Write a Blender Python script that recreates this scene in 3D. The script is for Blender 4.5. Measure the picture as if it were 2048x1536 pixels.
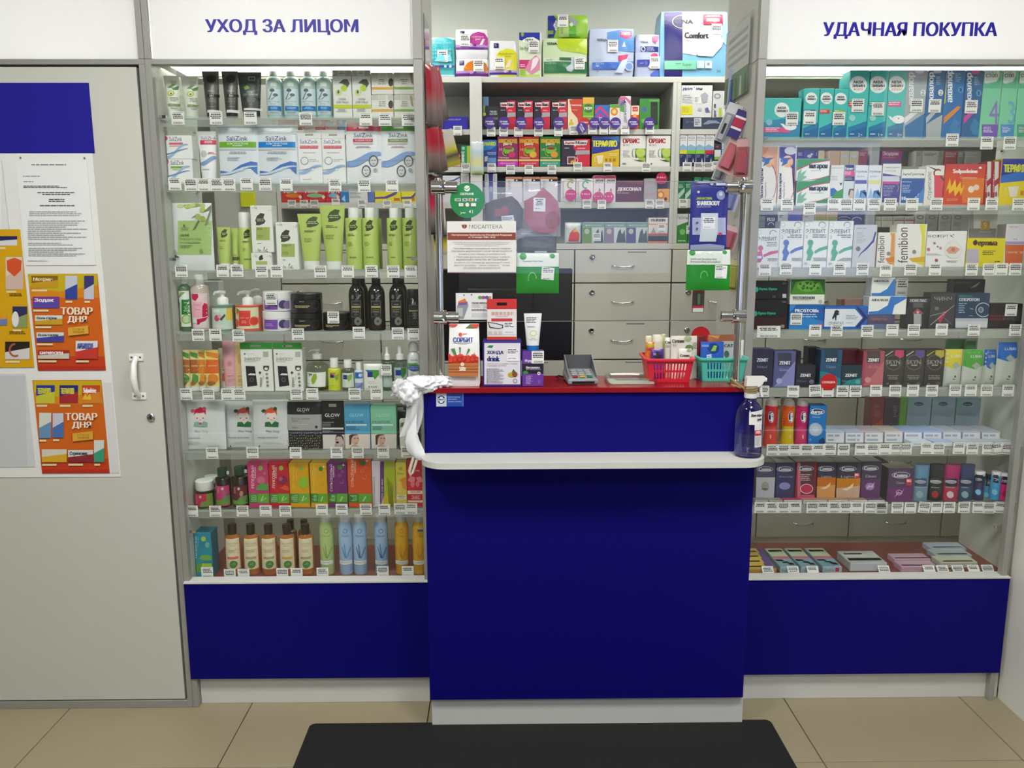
import bpy, bmesh, math, random
from mathutils import Vector, Matrix, geometry
sc = bpy.context.scene
for o in list(bpy.data.objects): bpy.data.objects.remove(o)
COL = sc.collection
random.seed(7)

# ------------------------------------------------------------------ camera
FPX, PITCH, YAW, ROLL = 1612.68, .1709406, .01095755, .00225555
CAM = Vector((0.0, -2.507, 1.521))
fw = Vector((math.sin(YAW)*math.cos(PITCH), math.cos(YAW)*math.cos(PITCH), -math.sin(PITCH)))
rt0 = Vector((math.cos(YAW), -math.sin(YAW), 0)); dn0 = fw.cross(rt0)
rt = math.cos(ROLL)*rt0 + math.sin(ROLL)*dn0
dn = -math.sin(ROLL)*rt0 + math.cos(ROLL)*dn0
cam_d = bpy.data.cameras.new('camera'); cam = bpy.data.objects.new('camera', cam_d); COL.objects.link(cam)
cam_d.sensor_fit = 'HORIZONTAL'; cam_d.sensor_width = 36.0; cam_d.lens = FPX/2048*36.0
cam_d.clip_start = .05; cam_d.clip_end = 60
cam.matrix_world = Matrix(((rt.x, -dn.x, -fw.x, CAM.x), (rt.y, -dn.y, -fw.y, CAM.y), (rt.z, -dn.z, -fw.z, CAM.z), (0, 0, 0, 1)))
sc.camera = cam

# ------------------------------------------------------------------ world and exposure
w = bpy.data.worlds.new('daylight'); sc.world = w; w.use_nodes = True
bg = w.node_tree.nodes['Background']; bg.inputs[0].default_value = (.52, .60, 1.0, 1); bg.inputs[1].default_value = 2.2
sc.view_settings.view_transform = 'Standard'; sc.view_settings.look = 'None'
sc.view_settings.gamma = 1.0; sc.view_settings.use_curve_mapping = False
sc.view_settings.exposure = 0.0
sc.cycles.max_bounces = 7; sc.cycles.diffuse_bounces = 3; sc.cycles.glossy_bounces = 3; sc.cycles.transmission_bounces = 4; sc.cycles.transparent_max_bounces = 24
LAMP_SHOP, LAMP_STAFF, LAMP_BOX = 31.0, 14.0, 170.0
LAMP_COL = (1.0, .988, .945)

# ------------------------------------------------------------------ helpers
def at(px, py, Y):
    """world X, Z of the point of the vertical plane Y = const that photo pixel (px, py) falls on"""
    d = (px-1024)/FPX*rt + (py-768)/FPX*dn + fw
    t = (Y-CAM.y)/d.y
    return CAM.x + d.x*t, CAM.z + d.z*t

def lin(c):
    if not isinstance(c, str): return tuple(c)+(1,) if len(c) == 3 else c
    v = [int(c[i:i+2], 16)/255 for i in (0, 2, 4)]
    return tuple(x/12.92 if x <= .04045 else ((x+.055)/1.055)**2.4 for x in v)+(1.0,)

MATS = {}
def nodes(name):
    m = bpy.data.materials.new(name); m.use_nodes = True; nt = m.node_tree; nt.nodes.clear()
    out = nt.nodes.new('ShaderNodeOutputMaterial'); MATS[name] = m
    return m, nt, out
def col_node(nt, color):
    """flat colour of the thing itself: a constant, or the colour attribute of the print"""
    if color is None:
        a = nt.nodes.new('ShaderNodeAttribute'); a.attribute_name = 'Col'; return a.outputs['Color']
    r = nt.nodes.new('ShaderNodeRGB'); r.outputs[0].default_value = lin(color); return r.outputs[0]
def mat_solid(name, color=None, rough=.5, metal=0.0, spec=.5, coat=0.0, noise=.05, scale=35.0, bump=0.0, sss=0.0):
    m, nt, out = nodes(name)
    b = nt.nodes.new('ShaderNodeBsdfPrincipled'); nt.links.new(b.outputs[0], out.inputs[0])
    b.inputs['Roughness'].default_value = rough; b.inputs['Metallic'].default_value = metal
    b.inputs['Specular IOR Level'].default_value = spec; b.inputs['Coat Weight'].default_value = coat
    tc = nt.nodes.new('ShaderNodeTexCoord'); n = nt.nodes.new('ShaderNodeTexNoise'); n.inputs['Scale'].default_value = scale
    n.inputs['Detail'].default_value = 4.0
    nt.links.new(tc.outputs['Object'], n.inputs['Vector'])
    mr = nt.nodes.new('ShaderNodeMapRange'); mr.inputs[3].default_value = 1-noise; mr.inputs[4].default_value = 1.0
    nt.links.new(n.outputs[0], mr.inputs[0])
    mx = nt.nodes.new('ShaderNodeMix'); mx.data_type = 'RGBA'; mx.blend_type = 'MULTIPLY'; mx.inputs[0].default_value = 1
    nt.links.new(col_node(nt, color), mx.inputs[6]); nt.links.new(mr.outputs[0], mx.inputs[7])
    nt.links.new(mx.outputs[2], b.inputs['Base Color'])
    if bump:
        bp = nt.nodes.new('ShaderNodeBump'); bp.inputs['Strength'].default_value = bump; bp.inputs['Distance'].default_value = .002
        nt.links.new(n.outputs[0], bp.inputs['Height']); nt.links.new(bp.outputs[0], b.inputs['Normal'])
    return m
def mat_glass(name, color=None, rough=.0, refl=1.0, ior=1.45, haze=0.0, hazecol='ffffff'):
    """thin clear sheet: straight-through transparency, fresnel reflection, a little surface haze"""
    m, nt, out = nodes(name)
    tr = nt.nodes.new('ShaderNodeBsdfTransparent'); nt.links.new(col_node(nt, color), tr.inputs[0])
    gl = nt.nodes.new('ShaderNodeBsdfGlossy'); gl.inputs['Roughness'].default_value = rough
    lw = nt.nodes.new('ShaderNodeLayerWeight'); lw.inputs[0].default_value = .5
    pw = nt.nodes.new('ShaderNodeMath'); pw.operation = 'POWER'; pw.inputs[1].default_value = 5.0; nt.links.new(lw.outputs['Facing'], pw.inputs[0])
    mu = nt.nodes.new('ShaderNodeMath'); mu.operation = 'MULTIPLY_ADD'; mu.inputs[1].default_value = .95*refl; mu.inputs[2].default_value = .045*refl
    nt.links.new(pw.outputs[0], mu.inputs[0])
    base = tr.outputs[0]
    if haze:
        df = nt.nodes.new('ShaderNodeBsdfDiffuse'); df.inputs[0].default_value = lin(hazecol)
        h = nt.nodes.new('ShaderNodeMixShader'); h.inputs[0].default_value = haze
        nt.links.new(base, h.inputs[1]); nt.links.new(df.outputs[0], h.inputs[2]); base = h.outputs[0]
    mx = nt.nodes.new('ShaderNodeMixShader'); nt.links.new(mu.outputs[0], mx.inputs[0])
    nt.links.new(base, mx.inputs[1]); nt.links.new(gl.outputs[0], mx.inputs[2]); nt.links.new(mx.outputs[0], out.inputs[0])
    return m
def mat_emit(name, color, strength):
    m, nt, out = nodes(name)
    e = nt.nodes.new('ShaderNodeEmission'); e.inputs[0].default_value = lin(color); e.inputs[1].default_value = strength
    nt.links.new(e.outputs[0], out.inputs[0]); return m
def mat_opal(name, color='ffffff', thru=.55):
    m, nt, out = nodes(name)
    t = nt.nodes.new('ShaderNodeBsdfTranslucent'); t.inputs[0].default_value = lin(color)
    d = nt.nodes.new('ShaderNodeBsdfDiffuse'); d.inputs[0].default_value = lin(color)
    x = nt.nodes.new('ShaderNodeMixShader'); x.inputs[0].default_value = thru
    nt.links.new(d.outputs[0], x.inputs[1]); nt.links.new(t.outputs[0], x.inputs[2]); nt.links.new(x.outputs[0], out.inputs[0]); return m

mat_solid('paper', None, .42, spec=.4)
mat_solid('plastic', None, .3, spec=.5)
mat_solid('gloss', None, .14, spec=.55, coat=.3)
mat_solid('matte', None, .75, spec=.25)
mat_solid('foil', None, .28, metal=.35, noise=.18, scale=60, bump=.25)
mat_solid('film', None, .25, spec=.5, noise=.04, scale=28, bump=.3)
mat_glass('clear', None, .03, 1.5)
mat_glass('white_film', 'ffffff', .2, 1.0, haze=.55, hazecol='f2f4f6')
mat_glass('bag', None, .12, 1.0, haze=.10)
m_, nt_, out_ = nodes('clear_bottle'); b_ = nt_.nodes.new('ShaderNodeBsdfPrincipled'); nt_.links.new(b_.outputs[0], out_.inputs[0])
b_.inputs['Base Color'].default_value = (.97, .98, 1, 1); b_.inputs['Roughness'].default_value = .03; b_.inputs['IOR'].default_value = 1.12; b_.inputs['Transmission Weight'].default_value = 1.0; b_.inputs['Coat Weight'].default_value = .6
mat_solid('laminate', 'cacbc2', .45, noise=.02)
mat_solid('white_board', 'd4d4ce', .5, noise=.02)
mat_solid('drawer_front', 'cccbbe', .42, noise=.03)
mat_solid('wall_paint', 'e0e4d9', .8, noise=.03, scale=8)
mat_solid('side_wall', 'e8e8e0', .6, noise=.02)
mat_solid('shop_wall', '8c8d86', .85, noise=.04, scale=8)
mat_solid('ceiling_paint', 'e8e8e4', .9, noise=.03, scale=8)
mat_solid('profile', 'a2a29c', .38, metal=.25, noise=.04)
mat_solid('blue_laminate', '0e096e', .6, spec=.1, noise=.10, scale=260)
mat_solid('red_top', '8e0c18', .22, spec=.5, noise=.05)
mat_solid('gap', '24221c', .9)  # near-black colour painted in for the shade inside narrow gaps
mat_solid('tile', 'a3977a', .33, spec=.45, noise=.08, scale=5)
mat_solid('grout', '1c1812', .9)
mat_solid('mat_rubber', '151716', .85, noise=.5, scale=320, bump=.6)
mat_solid('chrome', 'd6d6d6', .12, metal=1.0, noise=.02)
mat_solid('black_plastic', '0c0c0d', .35, noise=.05)
mat_solid('red_floor', '7a3126', .3, noise=.05)
mat_glass('glass', 'fefffe', 0.0, .7)
mat_glass('shelf_glass', 'f8fcfa', 0.0, .8, haze=.012, hazecol='dfe8e2')
mat_glass('acrylic', 'fafbfa', .05, 1.0, haze=.16, hazecol='e8ebe8')
mat_solid('glass_edge', '9fb8ac', .2, spec=.6)
mat_opal('opal', 'f6f6f2', .8)
mat_opal('fascia_opal', 'f4f4f4', .175)
mat_emit('lamp_shop', LAMP_COL, LAMP_SHOP)
mat_emit('lamp_staff', LAMP_COL, LAMP_STAFF)
mat_emit('lamp_box', LAMP_COL, LAMP_BOX)

class MB:
    def __init__(s): s.v = []; s.f = []; s.c = []
    def face(s, pts, col):
        n = len(s.v); s.v += [tuple(p) for p in pts]; s.f.append(tuple(range(n, n+len(pts)))); s.c.append(col)
    def mesh(s, vs, fs, cols):
        n = len(s.v); s.v += [tuple(p) for p in vs]
        for k, f in enumerate(fs):
            s.f.append(tuple(i+n for i in f)); s.c.append(cols[k] if isinstance(cols, list) else cols)
    def box(s, x0, x1, y0, y1, z0, z1, col='ffffff', side=None, top=None, b=None):
        """box with chamfered edges (front at y0)"""
        if b is None: b = min(.0016, (x1-x0)*.1, (y1-y0)*.1, (z1-z0)*.1)
        side = side or col; top = top or side
        X = (x0, x1); Y = (y0, y1); Z = (z0, z1); vs = []; idx = {}
        for i in (0, 1):
            for j in (0, 1):
                for k in (0, 1):
                    sx, sy, sz = (1 if i == 0 else -1), (1 if j == 0 else -1), (1 if k == 0 else -1)
                    for a in range(3):
                        idx[i, j, k, a] = len(vs)
                        vs.append((X[i]+(0 if a == 0 else sx*b), Y[j]+(0 if a == 1 else sy*b), Z[k]+(0 if a == 2 else sz*b)))
        fs = []; cs = []
        q = ((0, 0), (1, 0), (1, 1), (0, 1))
        for i in (0, 1):
            fs.append([idx[i, j, k, 0] for j, k in (q if i else q[::-1])]); cs.append(side)
            fs.append([idx[j, i, k, 1] for j, k in (q[::-1] if i else q)]); cs.append(col if i == 0 else side)
            fs.append([idx[j, k, i, 2] for j, k in (q if i else q[::-1])]); cs.append(top)
        for i in (0, 1):
            for j in (0, 1):
                fs.append([idx[i, j, 0, 0], idx[i, j, 1, 0], idx[i, j, 1, 1], idx[i, j, 0, 1]]); cs.append(col if j == 0 else side)
                fs.append([idx[i, 0, j, 0], idx[i, 1, j, 0], idx[i, 1, j, 2], idx[i, 0, j, 2]]); cs.append(top)
                fs.append([idx[0, i, j, 1], idx[1, i, j, 1], idx[1, i, j, 2], idx[0, i, j, 2]]); cs.append(col if i == 0 else top)
                for k in (0, 1): fs.append([idx[i, j, k, a] for a in range(3)]); cs.append(col)
        s.mesh(vs, fs, cs)
    def loft(s, rings, cols, cap0=True, cap1=True):
        n = len(rings[0]); vs = [p for r in rings for p in r]; fs = []; cs = []
        for k in range(len(rings)-1):
            for i in range(n):
                j = (i+1) % n; fs.append((k*n+i, k*n+j, (k+1)*n+j, (k+1)*n+i)); cs.append(cols[k] if isinstance(cols, list) else cols)
        c0 = cols[0] if isinstance(cols, list) else cols; c1 = cols[-1] if isinstance(cols, list) else cols
        if cap0: fs.append(tuple(range(n))[::-1]); cs.append(c0)
        if cap1: fs.append(tuple(range((len(rings)-1)*n, len(rings)*n))); cs.append(c1)
        s.mesh(vs, fs, cs)
    def lathe(s, prof, cols, cx=0, cy=0, n=24, sy=1.0, z0=0):
        s.loft([[(cx+r*math.cos(2*math.pi*i/n), cy+r*sy*math.sin(2*math.pi*i/n), z0+z) for i in range(n)] for r, z in prof], cols)
    def rod(s, pts, r, col, n=10):
        pts = [Vector(p) for p in pts]; rings = []; up = None
        rr = r if isinstance(r, (list, tuple)) else [r]*len(pts)
        for k, p in enumerate(pts):
            d = (pts[min(k+1, len(pts)-1)]-pts[max(k-1, 0)]).normalized()
            if up is None: up = Vector((0, 0, 1)) if abs(d.z) < .9 else Vector((0, 1, 0))
            a = d.cross(up).normalized(); b = a.cross(d).normalized(); up = b
            rings.append([tuple(p+rr[k]*(math.cos(2*math.pi*i/n)*a+math.sin(2*math.pi*i/n)*b)) for i in range(n)])
        s.loft(rings, col)
    def sheet(s, fn, nu, nv, col):
        vs = [fn(i/nu, j/nv) for j in range(nv+1) for i in range(nu+1)]; fs = []; cs = []
        for j in range(nv):
            for i in range(nu):
                a = j*(nu+1)+i; fs.append((a, a+1, a+nu+2, a+nu+1))
                cs.append(col((i+.5)/nu, (j+.5)/nv) if callable(col) else col)
        s.mesh(vs, fs, cs)
    def build(s, name, mat='paper', parent=None, loc=None, rz=0, rx=0, smooth=None):
        me = bpy.data.meshes.new(name); me.from_pydata(s.v, [], s.f)
        a = me.color_attributes.new('Col', 'FLOAT_COLOR', 'CORNER'); buf = []
        memo = {}
        for f, c in zip(s.f, s.c):
            l = memo.get(c)
            if l is None: l = memo[c] = lin(c)
            buf += list(l)*len(f)
        a.data.foreach_set('color', buf)
        if smooth:
            bm = bmesh.new(); bm.from_mesh(me); bmesh.ops.remove_doubles(bm, verts=bm.verts, dist=1e-6)
            bmesh.ops.recalc_face_normals(bm, faces=bm.faces); bm.to_mesh(me); bm.free()
            for p in me.polygons: p.use_smooth = True
            me.set_sharp_from_angle(angle=math.radians(smooth))
        me.materials.append(MATS[mat])
        return link(name, me, parent, loc, rz, rx)
def link(name, me, parent=None, loc=None, rz=0, rx=0):
    o = bpy.data.objects.new(name, me); COL.objects.link(o)
    if parent: o.parent = parent
    if loc: o.location = loc
    o.rotation_euler = (rx, 0, rz)
    return o
def tag(o, label, cat, group=None):
    o['label'] = label; o['category'] = cat
    if group: o['group'] = group
    return o
def thing(name, label, cat, loc=(0, 0, 0), group=None):
    o = bpy.data.objects.new(name, None); COL.objects.link(o); o.location = loc; o.empty_display_size = .05
    return tag(o, label, cat, group)
def part(name, mat, parent, *boxes, col='ffffff', b=None):
    m = MB()
    for q in boxes: m.box(*q, col=col, b=b)
    return m.build(name, mat, parent)
def structure(name, mat, *boxes, b=0.0005):
    o = part(name, mat, None, *boxes, b=b); o['kind'] = 'structure'; return o

# ------------------------------------------------------------------ lettering
TXT = {}
def text2d(s):
    """flat outlines of a word, scaled to the unit square"""
    k = s
    if k not in TXT:
        cu = bpy.data.curves.new('lettering', 'FONT'); cu.body = s; cu.resolution_u = 2; cu.fill_mode = 'FRONT'
        o = bpy.data.objects.new('lettering', cu); me = o.to_mesh()
        vs = [(v.co.x, v.co.y) for v in me.vertices]; fs = [tuple(p.vertices) for p in me.polygons]
        o.to_mesh_clear(); bpy.data.objects.remove(o); bpy.data.curves.remove(cu)
        x0 = min(v[0] for v in vs); x1 = max(v[0] for v in vs); y0 = min(v[1] for v in vs); y1 = max(v[1] for v in vs)
        TXT[k] = ([((x-x0)/max(1e-6, x1-x0), (y-y0)/max(1e-6, y1-y0)) for x, y in vs], fs)
    return TXT[k]

# ------------------------------------------------------------------ print on packs: every mark is given where it shows, in pixels of the current close-up
VIEW = [0, 0, 1.0]
def view(ox, oy, s): VIEW[:] = [ox, oy, s]
def gp(x, y): return VIEW[0]+x/VIEW[2], VIEW[1]+y/VIEW[2]
def R(x0, y0, x1, y1, c): return ('p', [(x0, y0), (x1, y0), (x1, y1), (x0, y1)], c)
def P(c, *pts): return ('p', [(pts[i], pts[i+1]) for i in range(0, len(pts), 2)], c)
def E(cx, cy, rx, ry, c, a0=0, a1=360, n=22):
    return ('p', [(cx+rx*math.cos(math.radians(a0+(a1-a0)*i/n)), cy-ry*math.sin(math.radians(a0+(a1-a0)*i/n))) for i in range(n if a1-a0 >= 360 else n+1)], c)
def O(cx, cy, rx, ry, w, c, a0=0, a1=360, n=22):
    q = [(math.radians(a0+(a1-a0)*i/n)) for i in range(n+1)]
    return ('p', [(cx+rx*math.cos(a), cy-ry*math.sin(a)) for a in q]+[(cx+(rx-w)*math.cos(a), cy-(ry-w)*math.sin(a)) for a in q[::-1]], c)
def T(s, x0, y0, x1, y1, c, rot=0, b=0): return ('t', s, x0, y0, x1, y1, c, rot, b)
def L(x0, y0, x1, y1, n, c, al=0): return ('l', x0, y0, x1, y1, n, c, al)
def W(x0, y0, x1, y1, w, c, amp=1.0):
    """a wave ribbon rising to the right"""
    a = []; b = []
    for i in range(9):
        u = i/8; y = y0+(y1-y0)*(u+.16*amp*math.sin(u*6.283)*-1); ww = w*(.35+.65*math.sin(math.pi*min(1, u*.9+.1)))
        a.append((x0+(x1-x0)*u, y-ww/2)); b.append((x0+(x1-x0)*u, y+ww/2))
    return ('p', a+b[::-1], c)
def polys(D):
    out = []
    for d in D:
        if d[0] == 'p': out.append((d[1], None, d[2]))
        elif d[0] == 't':
            _, s, x0, y0, x1, y1, c, rot, b = d; vs, fs = text2d(s)
            if b:   # heavier strokes: the outline laid down three times, slightly shifted
                e = .07*abs(y1-y0 if rot == 0 else x1-x0)
                for k in (-1, 0, 1):
                    kx, ky = (k*e, 0) if rot == 0 else (0, k*e)
                    out += polys([('t', s, x0+e+kx if rot == 0 else x0, y0+ky+(e if rot else 0), x1-e+kx if rot == 0 else x1, y1+ky-(e if rot else 0), c, rot, 0)])
                continue
            if rot == 0: q = [(x0+(x1-x0)*u, y1+(y0-y1)*v) for u, v in vs]
            elif rot == 90: q = [(x0+(x1-x0)*(1-v), y1+(y0-y1)*u) for u, v in vs]
            else: q = [(x0+(x1-x0)*v, y0+(y1-y0)*u) for u, v in vs]
            out.append((q, fs, c))
        else:
            _, x0, y0, x1, y1, n, c, al = d; rnd = random.Random(int(x0*7+y0*13+n)); vs = []; fs = []
            h = (y1-y0)/n
            for i in range(n):
                wd = (x1-x0)*rnd.uniform(.55, 1); a = x0 if al == 0 else (x0+x1-wd)/2 if al == 1 else x1-wd; y = y0+h*i
                # broken into word-like dashes
                x = a
                while x < a+wd:
                    e = min(a+wd, x+h*rnd.uniform(.8, 3.2)); k = len(vs)
                    vs += [(x, y), (e, y), (e, y+h*.5), (x, y+h*.5)]; fs.append((k, k+1, k+2, k+3)); x = e+h*.3
            out.append((vs, fs, c))
    return out
def tess(pts):
    if len(pts) == 3: return [(0, 1, 2)]
    return [tuple(t) for t in geometry.tessellate_polygon([[Vector((x, y, 0)) for x, y in pts]])]
def printed(D, Y, X0, Z0, w, h, name='printed_front', mat='paper', parent=None, surf=None, fine=.009, m=.0006, mx=None):
    """one flat print layer over the front of a pack"""
    mb = MB(); lay = 0
    for pts, fs, c in polys(D):
        lay += 1; off = -.00012*lay-.00012
        q = []
        for x, y in pts:
            X, Z = at(*gp(x, y), Y); q.append((min(w/2-(mx or m), max(-w/2+(mx or m), X-X0)), min(h-m, max(m, Z-Z0))))
        if surf is None:
            vs = [(x, off, z) for x, z in q]
            mb.mesh(vs, fs if fs else ([tuple(range(len(q)))] if len(q) < 5 else tess(q)), c)
        else:
            tris = []
            for f in (fs or [tuple(range(len(q)))]):
                p = [q[i] for i in f]; tris += [[p[i] for i in t] for t in tess(p)]
            done = []
            while tris:
                t = tris.pop(); e = [math.dist(t[i], t[(i+1) % 3]) for i in range(3)]; k = e.index(max(e))
                if e[k] > fine and len(done)+len(tris) < 1500:
                    a, b_, c_ = t[k], t[(k+1) % 3], t[(k+2) % 3]; mid = ((a[0]+b_[0])/2, (a[1]+b_[1])/2)
                    tris += [[a, mid, c_], [mid, b_, c_]]
                else: done.append(t)
            off = off*2-.0002
            for t in done:
                mb.face([(x, surf(x, z)+off, z) for x, z in t], c)
    return mb.build(name, mat, parent)

# ------------------------------------------------------------------ placing packs
CTOP = 1.1065
SHELF = dict(z=0, Y=.05, tops=[], snap=.03, lim=(-9, 9), top=9)
def shelf(z, Y=.05, snap=.03):
    own = [v-.0075 for v in (LZ if z in LZ or z == LF else RZ)] if Y < .5 else [a-.002 for a, _ in SHB]+([2.22] if z < 2.2 else [])
    SHELF.update(z=z, Y=Y, tops=[], snap=snap, top=min([q for q in own+[2.04 if Y < .5 else 2.9] if q > z+.03]))
def place(x0, y0, x1, y1, Y, d=.04, z=None):
    (a, t), (b, u) = gp(x0, y0), gp(x1, y1); xm = (a+b)/2; ym = (t+u)/2
    X0 = at(a, ym, Y)[0]; X1 = at(b, ym, Y)[0]; zt = at(xm, t, Y)[1]; zb = at(xm, u, Y)[1]
    X0 = max(X0, SHELF['lim'][0]); X1 = min(X1, SHELF['lim'][1])
    if SHELF['z'] not in (CTOP,): zt = min(zt, SHELF['top'])
    if z is not None: zb = z
    elif abs(zb-SHELF['z']) < SHELF['snap']: zb = SHELF['z']+.0004
    else:
        best = None
        for q0, q1, qy0, qy1, top in SHELF['tops']:
            if min(q1, X1)-max(q0, X0) > .3*(X1-X0) and min(qy1, Y+d) > max(qy0, Y) and abs(top-zb) < .022:
                if best is None or abs(top-zb) < abs(best-zb): best = top
        if best is not None: zb = best+.0004
    w = X1-X0-.0008
    SHELF['tops'].append((X0, X1, Y, Y+d, zt))
    return (X0+X1)/2, zb, w, zt-zb
def box(x0, y0, x1, y1, d, c, label, D=(), n='medicine_box', cat='box', side=None, top=None, Y=None, rz=0, mat='paper', group=None, z=None, rx=0, hang=None):
    Y = SHELF['Y'] if Y is None else Y
    X, zb, w, h = place(x0, y0, x1, y1, Y, d, z)
    m = MB(); m.box(-w/2, w/2, 0, d, 0, h, c, side or c, top or side or c)
    o = m.build(n, mat, None, (X, Y, zb), rz, rx)
    tag(o, label, cat, group)
    if D: printed(D, Y, X, zb, w, h, parent=o, mat=mat)
    f = MB(); f.box(-w/2+.004, w/2-.004, .0035, .0045, h+.0001, h+.0006, top or side or c, b=.0001); f.build('tuck_flap', mat, o)
    if hang:
        hc, hy = hang; z1 = at(*gp((x0+x1)/2, hy), Y)[1]-zb
        t = MB()
        xs = (-w/2, -w*.17, w*.17, w/2); zs = (h, h+(z1-h)*.35, h+(z1-h)*.65, z1)
        for i in range(3):
            for j in range(3):
                if i == 1 and j == 1: continue
                t.box(xs[i], xs[i+1], 0, .0012, zs[j], zs[j+1], hc, b=.0001)
        t.build('hang_tab', mat, o)
    return o
def lathe_surf(prof, R0, sy):
    def f(x, z):
        r = prof[-1][0]
        for (r0, z0), (r1, z1) in zip(prof, prof[1:]):
            if z0 <= z <= z1: r = r0+(r1-r0)*((z-z0)/max(1e-6, z1-z0)); break
        x = max(-.985*r, min(.985*r, x))
        return R0*sy-math.sqrt(max(0, r*r-x*x))*sy
    return f
SHAPES = {
 'round': [(.80, 0), (.97, .015), (1, .04), (1, .70), (.96, .78), (.78, .85), (.42, .89), (.40, .90)],
 'straight': [(.92, 0), (1, .012), (1, .985), (.95, 1)],
 'shoulder': [(.9, 0), (1, .02), (1, .90), (.9, .95), (.55, .985), (.5, 1)],
 'can': [(.94, 0), (1, .02), (1, .90), (.93, .94), (.80, .97), (.72, 1)],
 'jar': [(.86, 0), (.97, .05), (1, .2), (1, .82), (.95, .95), (.9, 1)],
 'mist': [(.9, 0), (1, .02), (1, .87), (.93, .93), (.7, .97), (.5, 1)],
 'tall': [(.9, 0), (1, .015), (1, .78), (.97, .84), (.85, .91), (.6, .97), (.5, 1)],
 'lube': [(1, 0), (1, .02), (.86, .25), (.80, .5), (.84, .75), (.82, 1)],
}
def bottle(x0, y0, x1, y1, c, label, shape='shoulder', cap=None, D=(), n='bottle', cat='bottle', Y=None, sy=1.0, mat='plastic', capmat='plastic', group=None, z=None, d=None, back=None, liquid=None):
    """cap = (photo y where it starts, radius share, colour, shape)"""
    Y = SHELF['Y'] if Y is None else Y
    (a, _), (b, _) = gp(x0, y0), gp(x1, y1)
    X, zb, w, h = place(x0, y0, x1, y1, Y+.02, .04, z); r = w/2
    hb = h if not cap else at(*gp((x0+x1)/2, cap[0]), Y+.02)[1]-zb
    prof = [(q*r, s*hb) for q, s in SHAPES[shape]]
    m = MB(); m.lathe(prof, c, 0, r*sy, 24, sy); o = m.build(n, mat, None, (X, Y, zb), smooth=40)
    tag(o, label, cat, group)
    if cap:
        _, k, cc, sh = cap; hc = h-hb; m = MB()
        if sh == 'cyl': m.lathe([(k*r*.98, 0), (k*r, .001), (k*r, hc-.002), (k*r*.93, hc)], cc, 0, r*sy, 20, sy, hb)
        elif sh == 'dome': m.lathe([(k*r, 0), (k*r, hc*.35), (k*r*.95, hc*.6), (k*r*.75, hc*.85), (k*r*.35, hc)], cc, 0, r*sy, 20, sy, hb)
        elif sh == 'pump':
            m.lathe([(k*r, 0), (k*r, hc*.4), (k*r*.8, hc*.5), (k*r*.35, hc*.56), (k*r*.35, hc*.78)], cc, 0, r*sy, 18, 1, hb)
            m.rod([(r*.25, r*sy, hb+hc*.86), (-r*.2, r*sy, hb+hc*.9), (-r*.62, r*sy*.9, hb+hc*.86), (-r*.72, r*sy*.85, hb+hc*.7)], [hc*.13, hc*.13, hc*.09, hc*.07], cc, 8)
            m.lathe([(k*r*.5, hc*.76), (k*r*.6, hc*.8), (k*r*.6, hc*.97), (k*r*.5, hc)], cc, 0, r*sy, 14, 1, hb)
        elif sh == 'spray':
            m.lathe([(k*r, 0), (k*r, hc*.35), (k*r*.7, hc*.42), (k*r*.55, hc*.5), (k*r*.55, hc*.95), (k*r*.45, hc)], cc, 0, r*sy, 18, 1, hb)
        m.build('cap', capmat, o, smooth=40)
    if liquid:
        lc, ly = liquid; hl = at(*gp((x0+x1)/2, ly), Y+.02)[1]-zb; m = MB()
        pr = [(q*.95, max(.002, s_)) for q, s_ in prof if s_ < hl]+[(prof[2][0]*.95, hl)]
        m.lathe(pr, lc, 0, r*sy, 20, sy); m.build('liquid', 'clear', o, smooth=40)
    if D: printed(D, Y, X, zb, w, h, parent=o, mat='paper', surf=lathe_surf(prof, r, sy), name='printed_label', fine=.007, mx=w*.045)
    return o
def tube(x0, y0, x1, y1, c, label, cap=None, D=(), n='cosmetic_tube', cat='tube', Y=None, bot=.78, d=.034, mat='plastic', group=None, z=None, flip=False):
    """squeeze tube standing on its cap, flat crimp on top; cap = (photo y, colour)"""
    Y = SHELF['Y'] if Y is None else Y
    X, zb, w, h = place(x0, y0, x1, y1, Y+d*.4, d, z); N = 20
    hc = (at(*gp((x0+x1)/2, cap[0]), Y+d*.4)[1]-zb) if cap else h*.02
    def half(zr): return w/2*(bot+(1-bot)*zr), d/2*(1-.93*zr**1.3)
    def ring(zr, z_, k=1.0):
        a, b = half(zr); return [(a*k*math.cos(6.2832*i/N), d/2+b*k*math.sin(6.2832*i/N), z_) for i in range(N)]
    m = MB(); m.loft([ring(u, hc+(h-hc)*u) for u in (0, .2, .4, .6, .8, .93, 1)], c)
    o = m.build(n, mat, None, (X, Y, zb), smooth=50); tag(o, label, cat, group)
    if cap:
        k = MB(); k.loft([ring(0, 0, .9), ring(0, .003, .95), ring(0, hc, .97)], cap[1]); k.build('cap', 'plastic', o, smooth=40)
    def surf(x, z):
        a, b = half(min(1, max(0, (z-hc)/(h-hc)))); x = max(-.98*a, min(.98*a, x))
        return d/2-b*math.sqrt(max(0, 1-(x/a)**2))
    if D: printed(D, Y, X, zb, w, h, parent=o, surf=surf, name='printed_label')
    return o
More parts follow.
